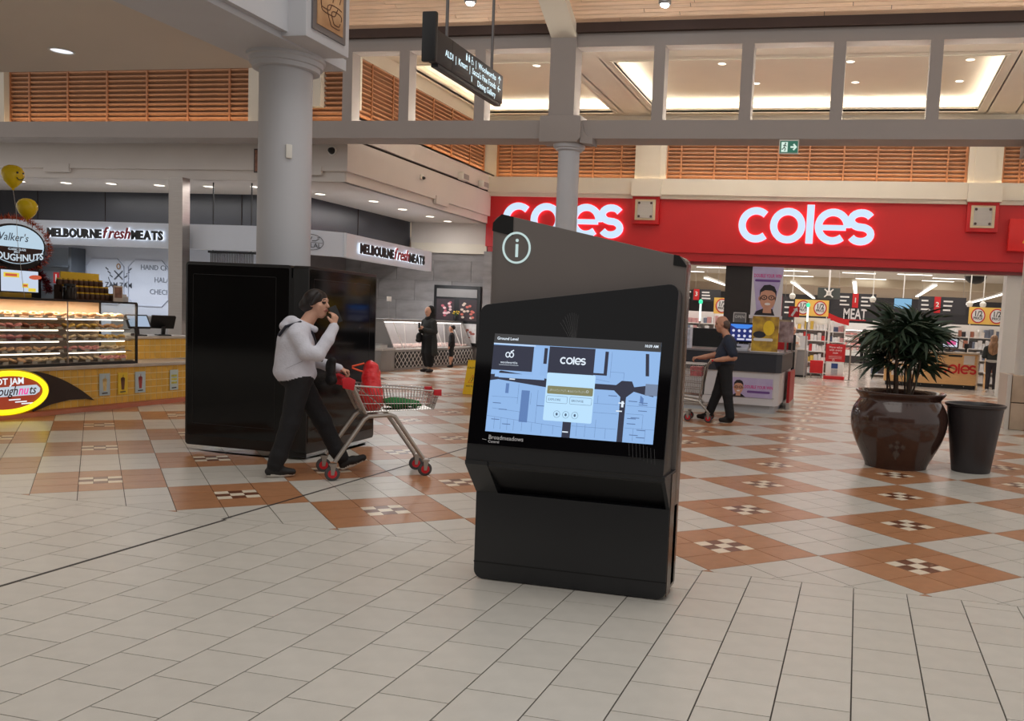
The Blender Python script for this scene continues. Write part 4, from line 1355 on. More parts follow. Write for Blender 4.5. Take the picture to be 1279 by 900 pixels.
def butcher_case(o, u, L, label, ang):
    """front face along u starting at o; the case extends behind"""
    t = thing('butcher_counter', label, 'counter', o)
    u = Vector(u)
    n = u.cross(Z_)

    def pz(poly, s0, s1, name, m, par=t):
        # poly in (depth behind front, z), extruded along u
        return _pz(poly, s0, s1, name, m, par)

    def _pz(P, s0, s1, name, m, par):
        a = [u * s0 - n * p[0] + Z_ * p[1] for p in P]
        b = [u * s1 - n * p[0] + Z_ * p[1] for p in P]
        k = len(P)
        mb = MB()
        mb.add(a + b, [tuple(range(k))[::-1], tuple(range(k, 2 * k))] + [(i, (i + 1) % k, k + (i + 1) % k, k + i) for i in range(k)])
        return mb.build(name, m, par)
    pz([(.06, .0), (.9, .0), (.9, .06), (.06, .06)], 0, L, 'plinth', stl2)
    pz([(.05, .06), (.9, .06), (.9, .45), (.05, .45)], 0, L, 'body', drk)
    pz([(0, .45), (.9, .45), (.9, .50), (0, .50)], 0, L, 'counter_rail', stl2)
    pz([(.02, .50), (.9, .50), (.9, .58), (.02, .52)], .02, L - .02, 'meat_bed', mat('white_case_liner', (222, 216, 212), .4, noise=(5, .04)))
    pz([(.02, .51), (.028, .51), (.328, 1.2), (.32, 1.2)], .02, L - .02, 'front_glass', glass('case_glass', (.93, .95, .95)))
    pz([(.32, 1.19), (.9, 1.19), (.9, 1.25), (.32, 1.25)], 0, L, 'top', stl2)
    pz([(.86, .5), (.9, .5), (.9, 1.2), (.86, 1.2)], 0, L, 'back_panel', mat('pale_steel_back', (176, 172, 172), .4, noise=(3, .05)))
    for s0 in (0.0, L - .03):
        pz([(.0, .0), (.9, .0), (.9, 1.2), (.32, 1.2), (.0, .5)], s0, s0 + .03, 'end_panel', stl2)
    pz([(.36, 1.165), (.80, 1.165), (.80, 1.188), (.36, 1.188)], .05, L - .05, 'case_light', glow('case_strip_light', (255, 244, 240), 3.5))
    # lattice
    nc = int(L / .19)
    ps = L / nc
    lm = MB()
    for i in range(nc):
        c = (i + .5) * ps
        for j in range(2):
            z0 = .07 + j * .185
            lm.mesh(stroke([(c, z0), (c + ps / 2, z0 + .0925), (c, z0 + .185), (c - ps / 2, z0 + .0925)], .018, .008, closed=True), n * .03, u, Z_)
    lm.build('lattice_screen', lat_m, t)
    mm_ = MB()
    rg = random.Random(int(L * 100))
    for k in range(int(L / .09)):
        for r in range(3):
            x, d = (k + .5) * .09 + rg.uniform(-.02, .02), .16 + r * .2 + rg.uniform(-.04, .04)
            if .06 < x < L - .06:
                z = .53 + d * .06
                mm_.lathe([(.05 * rg.uniform(.7, 1.2), 0), (.05, .03), (.02, .055)], tuple(u * x - n * d + Z_ * z), 7)
    stuff(mm_.build('cuts_of_meat', meat_m, t, smooth=True))
    for s_ in [k * 1.1 + .5 for k in range(int(L / 1.1))]:
        MB().tube([u * s_ - n * .03 + Z_ * .52, u * s_ - n * .33 + Z_ * 1.18], .012, 6).tube([u * (s_ + .12) - n * .03 + Z_ * .52, u * (s_ + .5) - n * .3 + Z_ * 1.15], .009, 6).build('glass_support', lat_m, t)
    return t


butcher_case((-11.0, 19.75, 0), (0, 1, 0), 4.5, 'glass topped butcher counter with white lattice front along the concourse', 0)
butcher_case((-14.6, 19.1, 0), (1, 0, 0), 2.65, 'glass topped butcher counter with white lattice front behind the black panels', 0)
tc_ = thing('corner_cabinet', 'grey steel corner cabinet between the two butcher counters', 'cabinet', (-11.18, 19.42, 0))
MB().box(-.2, .2, -.3, .3, 0, .5).build('body', stl2, tc_, bevel=.01)
MB().box(-.22, .22, -.32, .32, .5, .56).build('top', mat('pale_cabinet_top', (190, 186, 184), .35, noise=(3, .04)), tc_, bevel=.006)
# card holder on a pole, yellow bottle, scales on the counter top
t = thing('price_sign_stand', 'small white card on a thin pole on the butcher counter', 'sign', (-11.6, 20.5, 1.25))
MB().lathe([(.08, 0), (.08, .015), (.02, .02)], seg=14).build('base', stl2, t)
MB().tube([(0, 0, .02), (0, 0, .45)], .01, 6).build('pole', stl2, t)
MB().box(-.005, .005, -.11, .11, .44, .56).build('card', mat('white_card', (222, 222, 220), .5, noise=(5, .03)), t)
t = thing('sauce_bottle', 'yellow bottle standing on the butcher counter', 'bottle', (-11.75, 19.9, 1.25))
MB().lathe([(.05, 0), (.055, .02), (.05, .16), (.02, .22), (.02, .27)], seg=14).build('bottle', mat('yellow_bottle', (232, 170, 40), .35, noise=(6, .2)), t, smooth=True)
MB().lathe([(.022, .27), (.022, .3)], seg=10).build('cap', let_r, t)
t = thing('weighing_scale', 'pale weighing scale with a black display post on the corner cabinet', 'scale', (-11.22, 19.4, .56))
MB().box(-.14, .14, -.16, .16, 0, .07).build('base', mat('scale_white', (206, 204, 200), .4, noise=(5, .03)), t, bevel=.01)
MB().box(-.15, .15, -.17, .17, .07, .085).build('pan', stl2, t)
# ---- framed meat pictures at the end wall
t = thing('meat_picture_board', 'tall black framed board with pictures of meat on the stone wall', 'picture', (-11.58, 24.43, .52))
MB().box(-.74, .74, -.08, 0, 0, 1.76).build('frame', blackm, t, bevel=.01)
MB().box(-.64, .64, -.10, -.08, 1.42, 1.66).build('light_hood', stl2, t)
for i, (x, z, w, h, c1, c2) in enumerate(((-.36, .74, .28, .62, (186, 96, 108), (232, 196, 196)), (.36, .74, .28, .62, (222, 200, 184), (206, 110, 96)), (-.36, .1, .28, .56, (206, 206, 208), (178, 190, 190)), (.36, .1, .28, .56, (216, 206, 204), (150, 80, 70)))):
    MB().box(x - w, x + w, -.086, -.081, z, z + h).build('picture', mat('picture_back_%d' % i, (60, 50, 54) if i < 2 else (206, 204, 204), .4, noise=(5, .2)), t)
    pc = MB()
    rg = random.Random(i)
    for k in range(14):
        a, b = rg.uniform(-.7, .7), rg.uniform(.15, .85)
        pc.prism(ellipse(x + a * w, z + b * h, .05, .035, 10), (0, -.086, 0), X_, Z_, .003 + .0003 * k, m=k % 2)
    pc.build('picture_detail', [mat('pic_a%d' % i, c1, .5, noise=(20, .2)), mat('pic_b%d' % i, c2, .5, noise=(20, .2))], t)
t = thing('flower_vase', 'small vase of yellow flowers at the far end of the butcher counter', 'vase', (-11.5, 24.1, 1.25))
MB().lathe([(.04, 0), (.06, .05), (.05, .12), (.03, .16)], seg=12).build('vase', blackm, t, smooth=True)
fm = MB()
rg = random.Random(2)
for k in range(14):
    p = Vector((rg.gauss(0, .05), rg.gauss(0, .05), .2 + rg.uniform(0, .1)))
    fm.tube([(0, 0, .12), p], .004, 4, m=1)
    fm.lathe([(.004, -.015), (.025, 0), (.004, .015)], tuple(p), 7)
fm.build('flowers', [mat('yellow_petal', (226, 190, 60), .5, noise=(9, .1)), mat('flower_stem', (70, 100, 50), .6, noise=(9, .1))], t)

# ---- inside: storage cabinet, wall lettering
t = thing('storage_cabinet', 'grey open cabinet with a red extinguisher sign inside the butcher', 'cabinet', (-22.0, 20.62, 0))
MB().box(-.75, .75, .2, .26, 0, 2.75).build('back', mat('grey_blue_board', (150, 160, 172), .5, noise=(3, .04)), t)
for x in (-.75, .72):
    MB().box(x - .03, x + .06, -.2, .26, 0, 2.75).build('side', mat('dark_grey_board', (86, 92, 100), .5, noise=(3, .05)), t)
for z in (.9, 1.55, 2.2):
    MB().box(-.72, .72, -.2, .2, z, z + .05).build('shelf', mat('dark_grey_board', (86, 92, 100), .5), t)
MB().box(.2, .38, -.22, -.2, 1.75, 2.05).build('red_sign', mat('red_sign_plate', (190, 40, 40), .5, noise=(4, .04)), t)
MB().box(.27, .31, -.225, -.22, 1.8, 2.0).build('white_mark', lat_m, t)
t = thing('wall_logo', 'grey knife logo with two words on the white butcher wall', 'sign', (-20.12, 20.89, 2.0))
lm = MB()
lm.mesh(text('ZAM ZAM', .2, .002, .012, 'CENTER'), (0, 0, -.28), X_, Z_)
for sx in (-1, 1):
    lm.mesh(stroke([(-.14 * sx, -.06), (.14 * sx, .18)], .035, .004), (0, 0, 0), X_, Z_)
    lm.mesh(stroke(arc(0, .06, .34, 180 + 10, 180 + 60, 6) if sx < 0 else arc(0, .06, .34, -60, -10, 6), .02, .004), (0, 0, 0), X_, Z_)
    for q in range(3):
        lm.mesh(stroke([(sx * (.2 + .07 * q), .0 + .1 * q), (sx * (.29 + .07 * q), .06 + .1 * q)], .03, .004), (0, 0, 0), X_, Z_)
lm.build('logo_print', mat('dark_wall_print', (70, 74, 84), .5, noise=(5, .05)), t)
MB().mesh(stroke(ellipse(0, .3, .055, .07, 14), .03, .004, closed=True), (0, 0, 0), X_, Z_).build('flame_ring', mat('bronze_print', (150, 112, 70), .5, noise=(5, .05)), t)
t = thing('wall_slogan', 'three lines of grey capital lettering on the white butcher wall', 'sign', (-18.65, 20.89, 1.62))
lm = MB()
for k, s in enumerate(('HAND CRAFTED', 'HALAL', 'CHECKED')):
    lm.mesh(text(s, .2, .002, .0, 'CENTER'), (0, 0, .62 - .33 * k), X_, Z_)
lm.build('slogan_print', mat('grey_wall_print', (120, 126, 138), .5, noise=(5, .05)), t)
t = thing('back_counter', 'low steel bench with yellow packets inside the butcher', 'counter', (-17.9, 20.3, 0))
MB().box(-1.6, 1.6, -.3, .3, 0, .95).build('body', stl2, t)
MB().box(-1.65, 1.65, -.35, .35, .95, 1.0).build('top', stl2, t, bevel=.01)
MB().box(.2, .5, -.2, .1, 1.0, 1.3).box(.6, .85, -.2, .1, 1.0, 1.28).build('packets', jar_y, t)
t = thing('bead_curtain', 'dark hanging strip curtain beside the steel post', 'curtain', (-13.7, 17.35, 1.6))
cu = MB()
for k in range(26):
    cu.box(-.55 + k * .043, -.55 + k * .043 + .02, -.01, .01, -.6, .95)
stuff(cu.build('strips', mat('grey_strip', (96, 98, 104), .4, noise=(5, .2)), t))
MB().box(-.6, .6, -.03, .03, .95, 1.0).box(-.5, -.48, -.01, .01, 1.0, 2.5).box(.48, .5, -.01, .01, 1.0, 2.5).build('rail', blackm, t)
# ---- security camera, wall picture, wet floor sign
t = thing('security_camera', 'small round dark security camera on the pale bulkhead', 'camera', (-10.95, 16.895, 4.72))
MB().lathe([(.10, -.02), (.10, 0)], seg=18, axis='y').build('base', trimring, t)
MB().lathe([(.01, -.11), (.05, -.09), (.075, -.02)], seg=18, axis='y').build('dome', blackm, t, smooth=True)
for i, (y, l) in enumerate(((20.1, 'small white alarm sensor on the bulkhead above the butcher lettering'),)):
    t = thing('alarm_sensor', l, 'sensor', (-10.6, y, 4.72))
    MB().box(0, .05, -.06, .06, -.06, .06).build('body', trimring, t, bevel=.01)
    MB().lathe([(.04, .05), (.03, .1), (.01, .12)], (0, 0, -.02), 12, axis='x').build('eye', blackm, t, smooth=True)
for i, (y, l) in enumerate(((22.3, 'white speaker box on the bulkhead ledge nearer the thick column'), (23.6, 'white speaker box on the bulkhead ledge beside the supermarket wall'))):
    t = thing('ledge_speaker', l, 'speaker', (-10.6, y, 4.99), 0, 'white speaker boxes on the bulkhead')
    MB().box(0, .16, -.2, .2, .0, .2).build('body', trimring, t, bevel=.03)
    MB().box(.16, .165, -.16, .16, .03, .17).build('grille', paint_g, t)
t = thing('wall_picture', 'small brown framed print on the bulkhead beside the thick column', 'picture', (-12.68, 16.89, 4.45))
MB().box(-.12, .12, -.03, 0, -.2, .3).build('frame', mat('dark_frame', (70, 56, 50), .5, noise=(5, .1)), t, bevel=.006)
MB().box(-.09, .09, -.034, -.03, -.17, .27).build('print', mat('bronze_relief', (140, 92, 70), .5, noise=(12, .4)), t)
t = thing('wet_floor_sign', 'yellow folding wet floor warning sign', 'sign', (-6.9, 15.35, 0), .1)
for s in (-1, 1):
    a = Vector((0, -.16 * s, 0))
    vz = Vector((0, .14 * s, .61)).normalized()
    u = X_ * (1 if s > 0 else -1)
    f = MB().prism([(-.16, 0), (.16, 0), (.12, .62), (-.12, .62)], a, u, vz, .012).build('panel', mat('safety_yellow', (232, 190, 20), .4, noise=(4, .05)), t)
    if s > 0:
        nn = u.cross(vz)
        MB().mesh(stroke([(-.075, .22), (.075, .22), (0, .36)], .014, .001, closed=True), a + nn * .0125, u, vz).build('red_triangle', mat('warning_red', (206, 60, 30), .5, noise=(5, .05)), f)
        wm = MB()
        wm.mesh(text('CAUTION', .05, .0005, .02, 'CENTER'), a + nn * .0125 + vz * .48, u, vz)
        wm.mesh(text('WET FLOOR', .04, .0005, .02, 'CENTER'), a + nn * .0125 + vz * .14, u, vz)
        wm.mesh(stroke([(-.02, .24), (.01, .29), (.0, .32)], .012, .001), a + nn * .0125, u, vz)
        wm.build('lettering', blackm, f)
MB().box(-.12, .12, -.03, .03, .60, .63).build('hinge', mat('safety_yellow', (232, 190, 20), .4), t)

# ================================================================ SUPERMARKET FRONT
face = glow('lit_letter_face', (206, 230, 255), 1.0)
hot = glow('letter_back_glow', (255, 90, 110), 4.5)


def big_sign(x0, z0, s, label):
    t = thing('lit_name_sign', label, 'sign', (x0, 24.3, z0), 0, 'lit supermarket name signs')
    for q, b in zip(round_letters(.05), round_letters(.02)):
        lt = MB().mesh(q, (0, -.07, 0), X_, Z_, scale=s).build('letter', face, t)
        MB().mesh(b, (0, -.035, 0), X_, Z_, scale=s).build('back_glow', hot, lt)
    return t


big_sign(-3.36, 3.77, .93, 'glowing white name letters fully in view over the supermarket entrance')
big_sign(-10.16, 3.77, .93, 'glowing white name letters partly hidden behind the slim column')
# store shell
ceil_w = mat('white_ceiling_tile', (222, 216, 208), .7, noise=(1, .02))
struct(MB().box(-14, 14, 24.9, 37.8, 3.62, 3.7).box(-14, 14, 37.6, 37.8, 3.62, 4.4).box(-14, 14, 37.8, 46, 4.3, 4.4).build('ceiling_supermarket', ceil_w), 'white supermarket ceiling')
struct(MB().box(-14, 14, 45.6, 46, 0, 4.4).build('wall_supermarket_back', mat('beige_upper_wall', (206, 186, 164), .6, noise=(1, .03))), 'beige back wall of the supermarket')
struct(MB().box(-14.3, -14, 24.9, 46, 0, 4.4).build('wall_supermarket_left', mat('beige_upper_wall', (206, 186, 164), .6)), 'side wall of the supermarket')
struct(MB().box(14, 14.3, 24.9, 46, 0, 4.4).build('wall_supermarket_right', mat('beige_upper_wall', (206, 186, 164), .6)), 'far side wall of the supermarket')
struct(MB().box(-12, 12, 36.4, 36.9, 3.3, 3.62).build('trim_10', mat('cream_duct', (214, 200, 178), .6, noise=(1, .03))), 'cream duct under the supermarket ceiling')
dark_b = mat('charcoal_sign_band', (50, 48, 52), .6, noise=(2, .05))
band = struct(MB().box(-14, 14, 45.4, 45.6, 1.95, 3.25).build('trim_11', dark_b), 'charcoal department band on the back wall')
t = thing('department_sign', 'charcoal department sign with tall white MEAT lettering', 'sign', (-.28, 45.35, 2.1))
MB().box(-1.2, 1.2, 0, .05, -.05, .85).build('board', dark_b, t)
MB().mesh(text('MEAT', .72, .02, .02, 'CENTER', sx=.62), (0, -.02, .05), X_, Z_).build('lettering', mat('white_department_letters', (232, 226, 226), .5, noise=(5, .02)), t)
MB().box(-.55, .55, -.02, 0, -.03, .03).build('red_underline', red, t)
# black pillar at the entrance
struct(MB().box(-3.68, -2.95, 24.5, 25.1, 0, 3.2).build('wall_pillar', mat('black_pillar', (34, 31, 33), .5, noise=(2, .05))), 'black pillar under the red fascia')
struct(MB().box(3.6, 4.3, 24.5, 25.1, 0, 3.2).build('wall_pillar_end', mat('white_column_paint', (208, 206, 202), .5)), 'pale pier at the end of the entrance')
# linear lights
tube_m = glow('fluorescent_tube', (255, 250, 240), 3.2)
rows = [(-2.27, 30.0, 44.4), (-.25, 28.5, 38.0), (2.15, 28.6, 37.4), (4.7, 30.2, 44.2), (-5.1, 29.5, 36.0)]
for i, (x, y0, y1) in enumerate(rows):
    t = thing('linear_pendant_light', ['long pendant strip light beside the purple banner', 'short strip light above the MEAT sign', 'strip light above the palm', 'long pendant strip light by the white column', 'strip light beyond the customer pushing a trolley'][i], 'light', (x, (y0 + y1) / 2, 3.05), 0, 'pendant strip lights in the supermarket')
    h = (y1 - y0) / 2
    MB().box(-.07, .07, -h, h, 0, .06).build('housing', trimring, t)
    MB().box(-.06, .06, -h, h, -.02, 0).build('tube', tube_m, t)
    for yy in (-h + .3, h - .3):
        MB().tube([(0, yy, .06), (0, yy, .57 if y0 + yy + h < 37.5 else 1.24)], .006, 5).build('hanger', steel, t)
for i, (x, y) in enumerate(((-2.55, 32.9), (-2.5, 36.0), (-.15, 32.9), (.3, 36.2), (1.75, 32.7), (3.05, 34.2), (2.8, 36.0), (-5.4, 32.6), (-6.8, 35.5), (-4.6, 35.8))):
    t = thing('ceiling_strip_light', 'recessed ceiling strip light near the supermarket entrance', 'light', (x, y, 3.62), 0, 'recessed supermarket ceiling lights')
    MB().box(-.62, .62, -.16, .16, -.015, 0).build('frame', trimring, t)
    MB().box(-.58, .58, -.12, .12, -.022, -.015).build('diffuser', tube_m, t)
for i, (x, y, l) in enumerate(((-2.2, 29.5, 'white dome camera hanging beside the purple banner'), (.35, 29.5, 'white dome camera hanging beside the MEAT sign'), (3.35, 30, 'white dome camera hanging in front of the price boards'), (3.75, 30, 'white dome camera hanging close to the white column'), (-4.3, 29.5, 'white dome camera hanging beyond the customer'))):
    t = thing('ceiling_camera', l, 'camera', (x, y, 2.55), 0, 'dome cameras in the supermarket')
    MB().tube([(0, 0, .1), (0, 0, 1.07)], .018, 6).build('stem', trimring, t)
    MB().lathe([(.01, -.1), (.07, -.07), (.1, 0), (.1, .06), (.03, .12)], seg=14).build('dome', trimring, t, smooth=True)
    MB().lathe([(.005, -.105), (.05, -.085), (.07, -.06)], seg=12).build('lens', blackm, t, smooth=True)
t = thing('ceiling_dome', 'black hemispherical dome on the supermarket ceiling', 'dome', (3.75, 32.5, 3.62))
MB().lathe([(.02, -.28), (.2, -.24), (.34, -.12), (.38, 0)], seg=20).build('dome', blackm, t, smooth=True)
MB().lathe([(.4, -.02), (.4, 0)], seg=20).build('rim', trimring, t)


# hanging aisle boards
def aisle_board(x, y, z0, w, h, label, num, red_at):
    t = thing('aisle_board', label, 'sign', (x, y, z0), 0, 'hanging aisle boards')
    MB().box(-w / 2, w / 2, 0, .04, 0, h).build('board', dark_b, t)
    MB().box(red_at - .1, red_at + .1, -.03, 0, .02, h).build('red_tab', red, t)
    m = MB()
    m.mesh(text(num, .22, .002, .02, 'CENTER'), (red_at, -.032, h * .4), X_, Z_)
    rg = random.Random(int(x * 10))
    for k in range(3):
        for sx in (-1, 1):
            a = red_at + sx * .35
            m.mesh(stroke([(a - .16, h * (.22 + .26 * k)), (a + rg.uniform(.05, .16), h * (.22 + .26 * k))], .05, .002), (0, -.002, 0), X_, Z_)
    stuff(m.build('white_print', lat_m, t))
    for xx in (-w / 2 + .1, w / 2 - .1):
        MB().tube([(xx, .02, h), (xx, .02, 3.62 - z0)], .006, 5).build('hanger', steel, t)


aisle_board(-.2, 31, 2.3, 1.35, .5, 'charcoal aisle board with a red number tab beside the MEAT sign', '1', 0.0)
aisle_board(2.6, 31, 2.25, 1.5, .55, 'charcoal aisle board with a red number tab over the service desk', '2', -.15)
aisle_board(-5.3, 31, 2.33, 1.0, .4, 'charcoal aisle board with a red tab beyond the customer with the trolley', '3', -.35)
aisle_board(-2.75, 31, 1.9, .6, .7, 'narrow charcoal aisle board beside the purple banner', '4', .0)


def price_board(x, y, z0, n, label):
    t = thing('half_price_board', label, 'sign', (x, y, z0), 0, 'yellow half price boards')
    w = .54
    MB().box(-w * n / 2, w * n / 2, 0, .04, 0, .52).build('board', mat('price_yellow', (242, 196, 96), .5, noise=(3, .03)), t)
    for k in range(n):
        c = (k - (n - 1) / 2) * w
        MB().prism(ellipse(c, .26, .21, .23, 28), (0, -.004, 0), X_, Z_, .003).build('red_disc', mat('price_red', (200, 40, 48), .5, noise=(4, .03)), t)
        MB().prism(ellipse(c, .26, .175, .195, 28), (0, -.007, 0), X_, Z_, .003).build('white_disc', lat_m, t)
        m = MB()
        m.mesh(text('1/2', .23, .001, .02, 'CENTER', sx=.85), (c, -.0115, .245), X_, Z_)
        m.mesh(text('PRICE', .11, .001, .02, 'CENTER', sx=.95), (c, -.0115, .145), X_, Z_)
        m.build('black_lettering', blackm, t)
    for xx in (-w * n / 2 + .05, w * n / 2 - .05):
        MB().tube([(xx, .02, -z0), (xx, .02, 0)], .015, 6).build('post', lat_m, t)


price_board(-1.55, 29.35, 1.95, 2, 'yellow double half price board over the checkout')
price_board(3.78, 29.0, 1.93, 2, 'yellow double half price board over the service desk')
price_board(-4.42, 29.0, 1.88, 1, 'yellow single half price board beyond the customer')
# screen hanging, seen from behind
t = thing('hanging_screen', 'dark screen back with a white bracket hanging from the ceiling', 'screen', (-1.06, 30, 2.55))
MB().box(-.36, .36, 0, .05, 0, .36).build('casing', mat('grey_green_casing', (70, 76, 74), .4, noise=(3, .06)), t)
MB().bar((-.14, -.02, .05), (.14, -.02, .31), .04, .05, up=(0, 1, 0)).bar((.14, -.02, .05), (-.14, -.02, .31), .04, .05, up=(0, 1, 0)).box(-.08, .08, -.04, 0, .1, .26).build('bracket', lat_m, t)
MB().tube([(0, -.02, .2), (0, -.02, 1.07)], .03, 8).build('pole', lat_m, t)
t = thing('hanging_monitor', 'blue lit monitor hanging behind the palm leaves', 'screen', (1.35, 31, 2.35))
MB().box(-.3, .3, 0, .06, 0, .36).build('casing', blackm, t)
MB().box(-.28, .28, -.004, 0, .02, .34).build('screen', glow('pale_blue_screen', (130, 184, 220), .9), t)
MB().tube([(0, .03, .36), (0, .03, 1.27)], .02, 6).build('pole', lat_m, t)

# ---- shelving bays with products
prod_cols = [(232, 226, 222), (206, 60, 60), (222, 190, 90), (120, 130, 150), (236, 236, 236), (170, 110, 90), (80, 90, 120), (200, 150, 150), (60, 56, 60)]
prod_m = [mat('product_%d' % i, c, .5, noise=(6, .15), rand=.12) for i, c in enumerate(prod_cols)]


def shelf_bay(x, y, w, h, label, face='front', tone=None, levels=5):
    t = thing('shelf_bay', label, 'shelf', (x, y, 0), 0 if face == 'front' else math.pi / 2)
    MB().box(-w / 2, w / 2, .35, .4, 0, h).build('back_panel', lat_m, t)
    for s in (-1, 1):
        MB().box(s * w / 2 - .02, s * w / 2 + .02, 0, .4, 0, h).build('upright', lat_m, t)
    pr = MB()
    rg = random.Random(int(x * 37 + y * 11))
    for k in range(levels):
        z = .12 + k * (h - .15) / levels
        MB().box(-w / 2, w / 2, -.02, .36, z - .03, z).build('shelf', lat_m, t)
        a = -w / 2 + .03
        while a < w / 2 - .12:
            bw = rg.uniform(.07, .16)
            bh = rg.uniform(.5, .95) * ((h - .15) / levels - .06)
            pr.box(a, a + bw * .92, rg.uniform(0, .04), .3, z, z + bh, rg.choice(tone or range(9)))
            a += bw
    stuff(pr.build('products', prod_m, t))
    return t


shelf_bay(-1.55, 29.7, 1.15, 1.9, 'shelves of groceries under the double half price board by the checkout', tone=[0, 1, 4, 4, 2, 0])
shelf_bay(-.72, 30.6, .5, 1.85, 'narrow shelf end of magazines beside the red queue stand', tone=[0, 1, 4, 7, 6])
shelf_bay(3.1, 29.5, 2.6, 1.9, 'long shelves of goods behind the service desk', tone=[0, 4, 4, 3, 8, 0, 5])
shelf_bay(1.3, 31.5, 1.7, 1.95, 'shelves of silver packets behind the palm', tone=[0, 4, 3, 3, 8])
shelf_bay(-4.9, 29.8, 2.6, 1.95, 'shelves of pale packets beyond the customer with the trolley', tone=[0, 4, 4, 3, 7, 0])
shelf_bay(-8.2, 30.0, 3.0, 2.0, 'shelves of goods behind the information kiosk', tone=[0, 4, 3, 2])
shelf_bay(6.0, 29.5, 2.6, 2.0, 'shelves of goods beyond the white column', tone=[0, 4, 3, 2])
# meat fridge at the back wall
t = thing('meat_fridge', 'long white open fridge with rows of packed meat at the back wall', 'fridge', (-.4, 45.0, 0))
MB().box(-2.9, 2.9, -.3, .35, 0, .35).build('plinth', mat('dark_fridge_plinth', (50, 44, 46), .5, noise=(3, .05)), t)
MB().box(-2.9, 2.9, -.32, .35, .35, .62).build('bumper', lat_m, t)
MB().box(-2.9, 2.9, .3, .35, .62, 1.95).build('back', lat_m, t)
MB().box(-2.9, 2.9, -.2, .35, 1.6, 1.95).build('canopy', mat('white_canopy', (236, 234, 232), .4, noise=(3, .02)), t)
MB().box(-2.85, 2.85, -.15, -.1, 1.58, 1.6).build('light_strip', glow('fridge_light', (255, 240, 236), 5), t)
mp_ = MB()
rg = random.Random(1)
for k in range(4):
    z = .62 + k * .25
    MB().box(-2.85, 2.85, -.1 + k * .07, .3, z - .02, z).build('shelf', lat_m, t)
    for q in range(38):
        x = -2.8 + q * .148
        mp_.box(x, x + .135, -.08 + k * .07, .2, z, z + rg.uniform(.08, .14), rg.choice((0, 0, 1)))
stuff(mp_.build('meat_packs', [mat('meat_pack', (216, 150, 144), .4, noise=(9, .3), rand=.15), mat('white_pack', (234, 226, 222), .4, noise=(9, .1))], t))

# ---- service desk
desk_w = mat('honey_plywood', (222, 174, 116), .45, noise=(4, .06), stretch=(1, 1, 6))
t = thing('service_desk', 'honey coloured service desk with red name lettering', 'desk', (2.15, 27.2, 0))
MB().box(-1.35, 1.22, 0, .6, .12, 1.02).build('body', desk_w, t)
MB().box(-1.3, 1.2, .06, .55, 0, .12).build('plinth', blackm, t)
MB().box(-1.4, 1.27, -.05, .65, 1.02, 1.07).build('worktop', mat('pale_worktop', (196, 180, 160), .4, noise=(4, .05)), t, bevel=.01)
MB().box(1.22, 1.27, -.02, .62, 0, 1.02).build('end_panel', mat('pale_timber_edge', (206, 180, 150), .5, noise=(4, .05)), t)
for k, q in enumerate(round_letters(.01)):
    MB().mesh(q, (.18, -.012, .44), X_, Z_, scale=.27).build('letter', mat('red_letter', (206, 36, 34), .4, noise=(4, .03)), t)
for (x0, x1, z0, z1) in ((.85, 1.15, .72, .98), (-.62, -.28, .35, .72), (-1.15, -.72, .66, .98), (-1.15, -.75, .3, .58)):
    MB().box(x0, x1, -.006, 0, z0, z1).build('notice', mat('white_notice', (216, 206, 196), .6, noise=(14, .06)), t)
MB().box(.42, .8, -.004, 0, .93, .985).build('cable_slot', blackm, t)
for x in (-.9, -.3, .3, .9):
    MB().tube([(x, -.03, .08), (x, .04, .08)], .012, 6).build('bumper_pin', steel, t)
t = thing('desk_monitor', 'small monitor with a pink and white picture on the service desk', 'screen', (2.6, 27.35, 1.07), .1)
MB().box(-.1, .1, -.07, .07, 0, .02).build('foot', blackm, t)
MB().tube([(0, .02, .02), (0, .02, .14)], .02, 8).build('neck', blackm, t)
MB().box(-.24, .24, -.02, .03, .1, .42).build('casing', blackm, t, bevel=.008)
MB().box(-.2, .2, -.024, -.02, .14, .38).build('screen', glow('white_screen', (220, 226, 240), .9), t)
MB().box(-.16, .16, -.027, -.024, .2, .32).build('picture', glow('pink_picture', (226, 90, 150), .8), t)
t = thing('card_terminal', 'small black card terminal at the end of the service desk', 'terminal', (3.05, 27.35, 1.085))
MB().bar((0, 0, 0), (0, -.05, .12), .06, .06).build('stand', blackm, t)
MB().box(-.06, .06, -.09, -.03, .1, .24).build('body', blackm, t, bevel=.008)
# side bench behind the woman
t = thing('side_bench', 'pale open shelving bench beside the service desk', 'shelf', (4.35, 28.2, 0))
MB().box(-.6, .6, 0, .5, .9, .95).build('top', lat_m, t)
MB().box(-.6, .6, 0, .5, .45, .48).build('shelf', lat_m, t)
for x in (-.58, .55):
    MB().box(x, x + .03, 0, .5, 0, .9).build('side', desk_w, t)
MB().box(-.5, -.1, .1, .4, .48, .7).box(.0, .3, .1, .4, .48, .8).build('goods', prod_m[5], t)
t = thing('navy_shirt', 'navy folded shirt standing on the pale bench', 'shirt', (4.4, 28.4, .95))
MB().prism([(-.18, 0), (.18, 0), (.18, .3), (.27, .27), (.3, .36), (.12, .48), (-.12, .48), (-.3, .36), (-.27, .27), (-.18, .3)], (0, .03, 0), X_, Z_, .06).build('shirt', mat('navy_cloth', (34, 34, 62), .8, noise=(9, .1)), t, bevel=.015)
MB().box(-.05, .05, -.034, -.03, .43, .48).build('collar', mat('navy_collar', (50, 50, 84), .8, noise=(9, .1)), t)

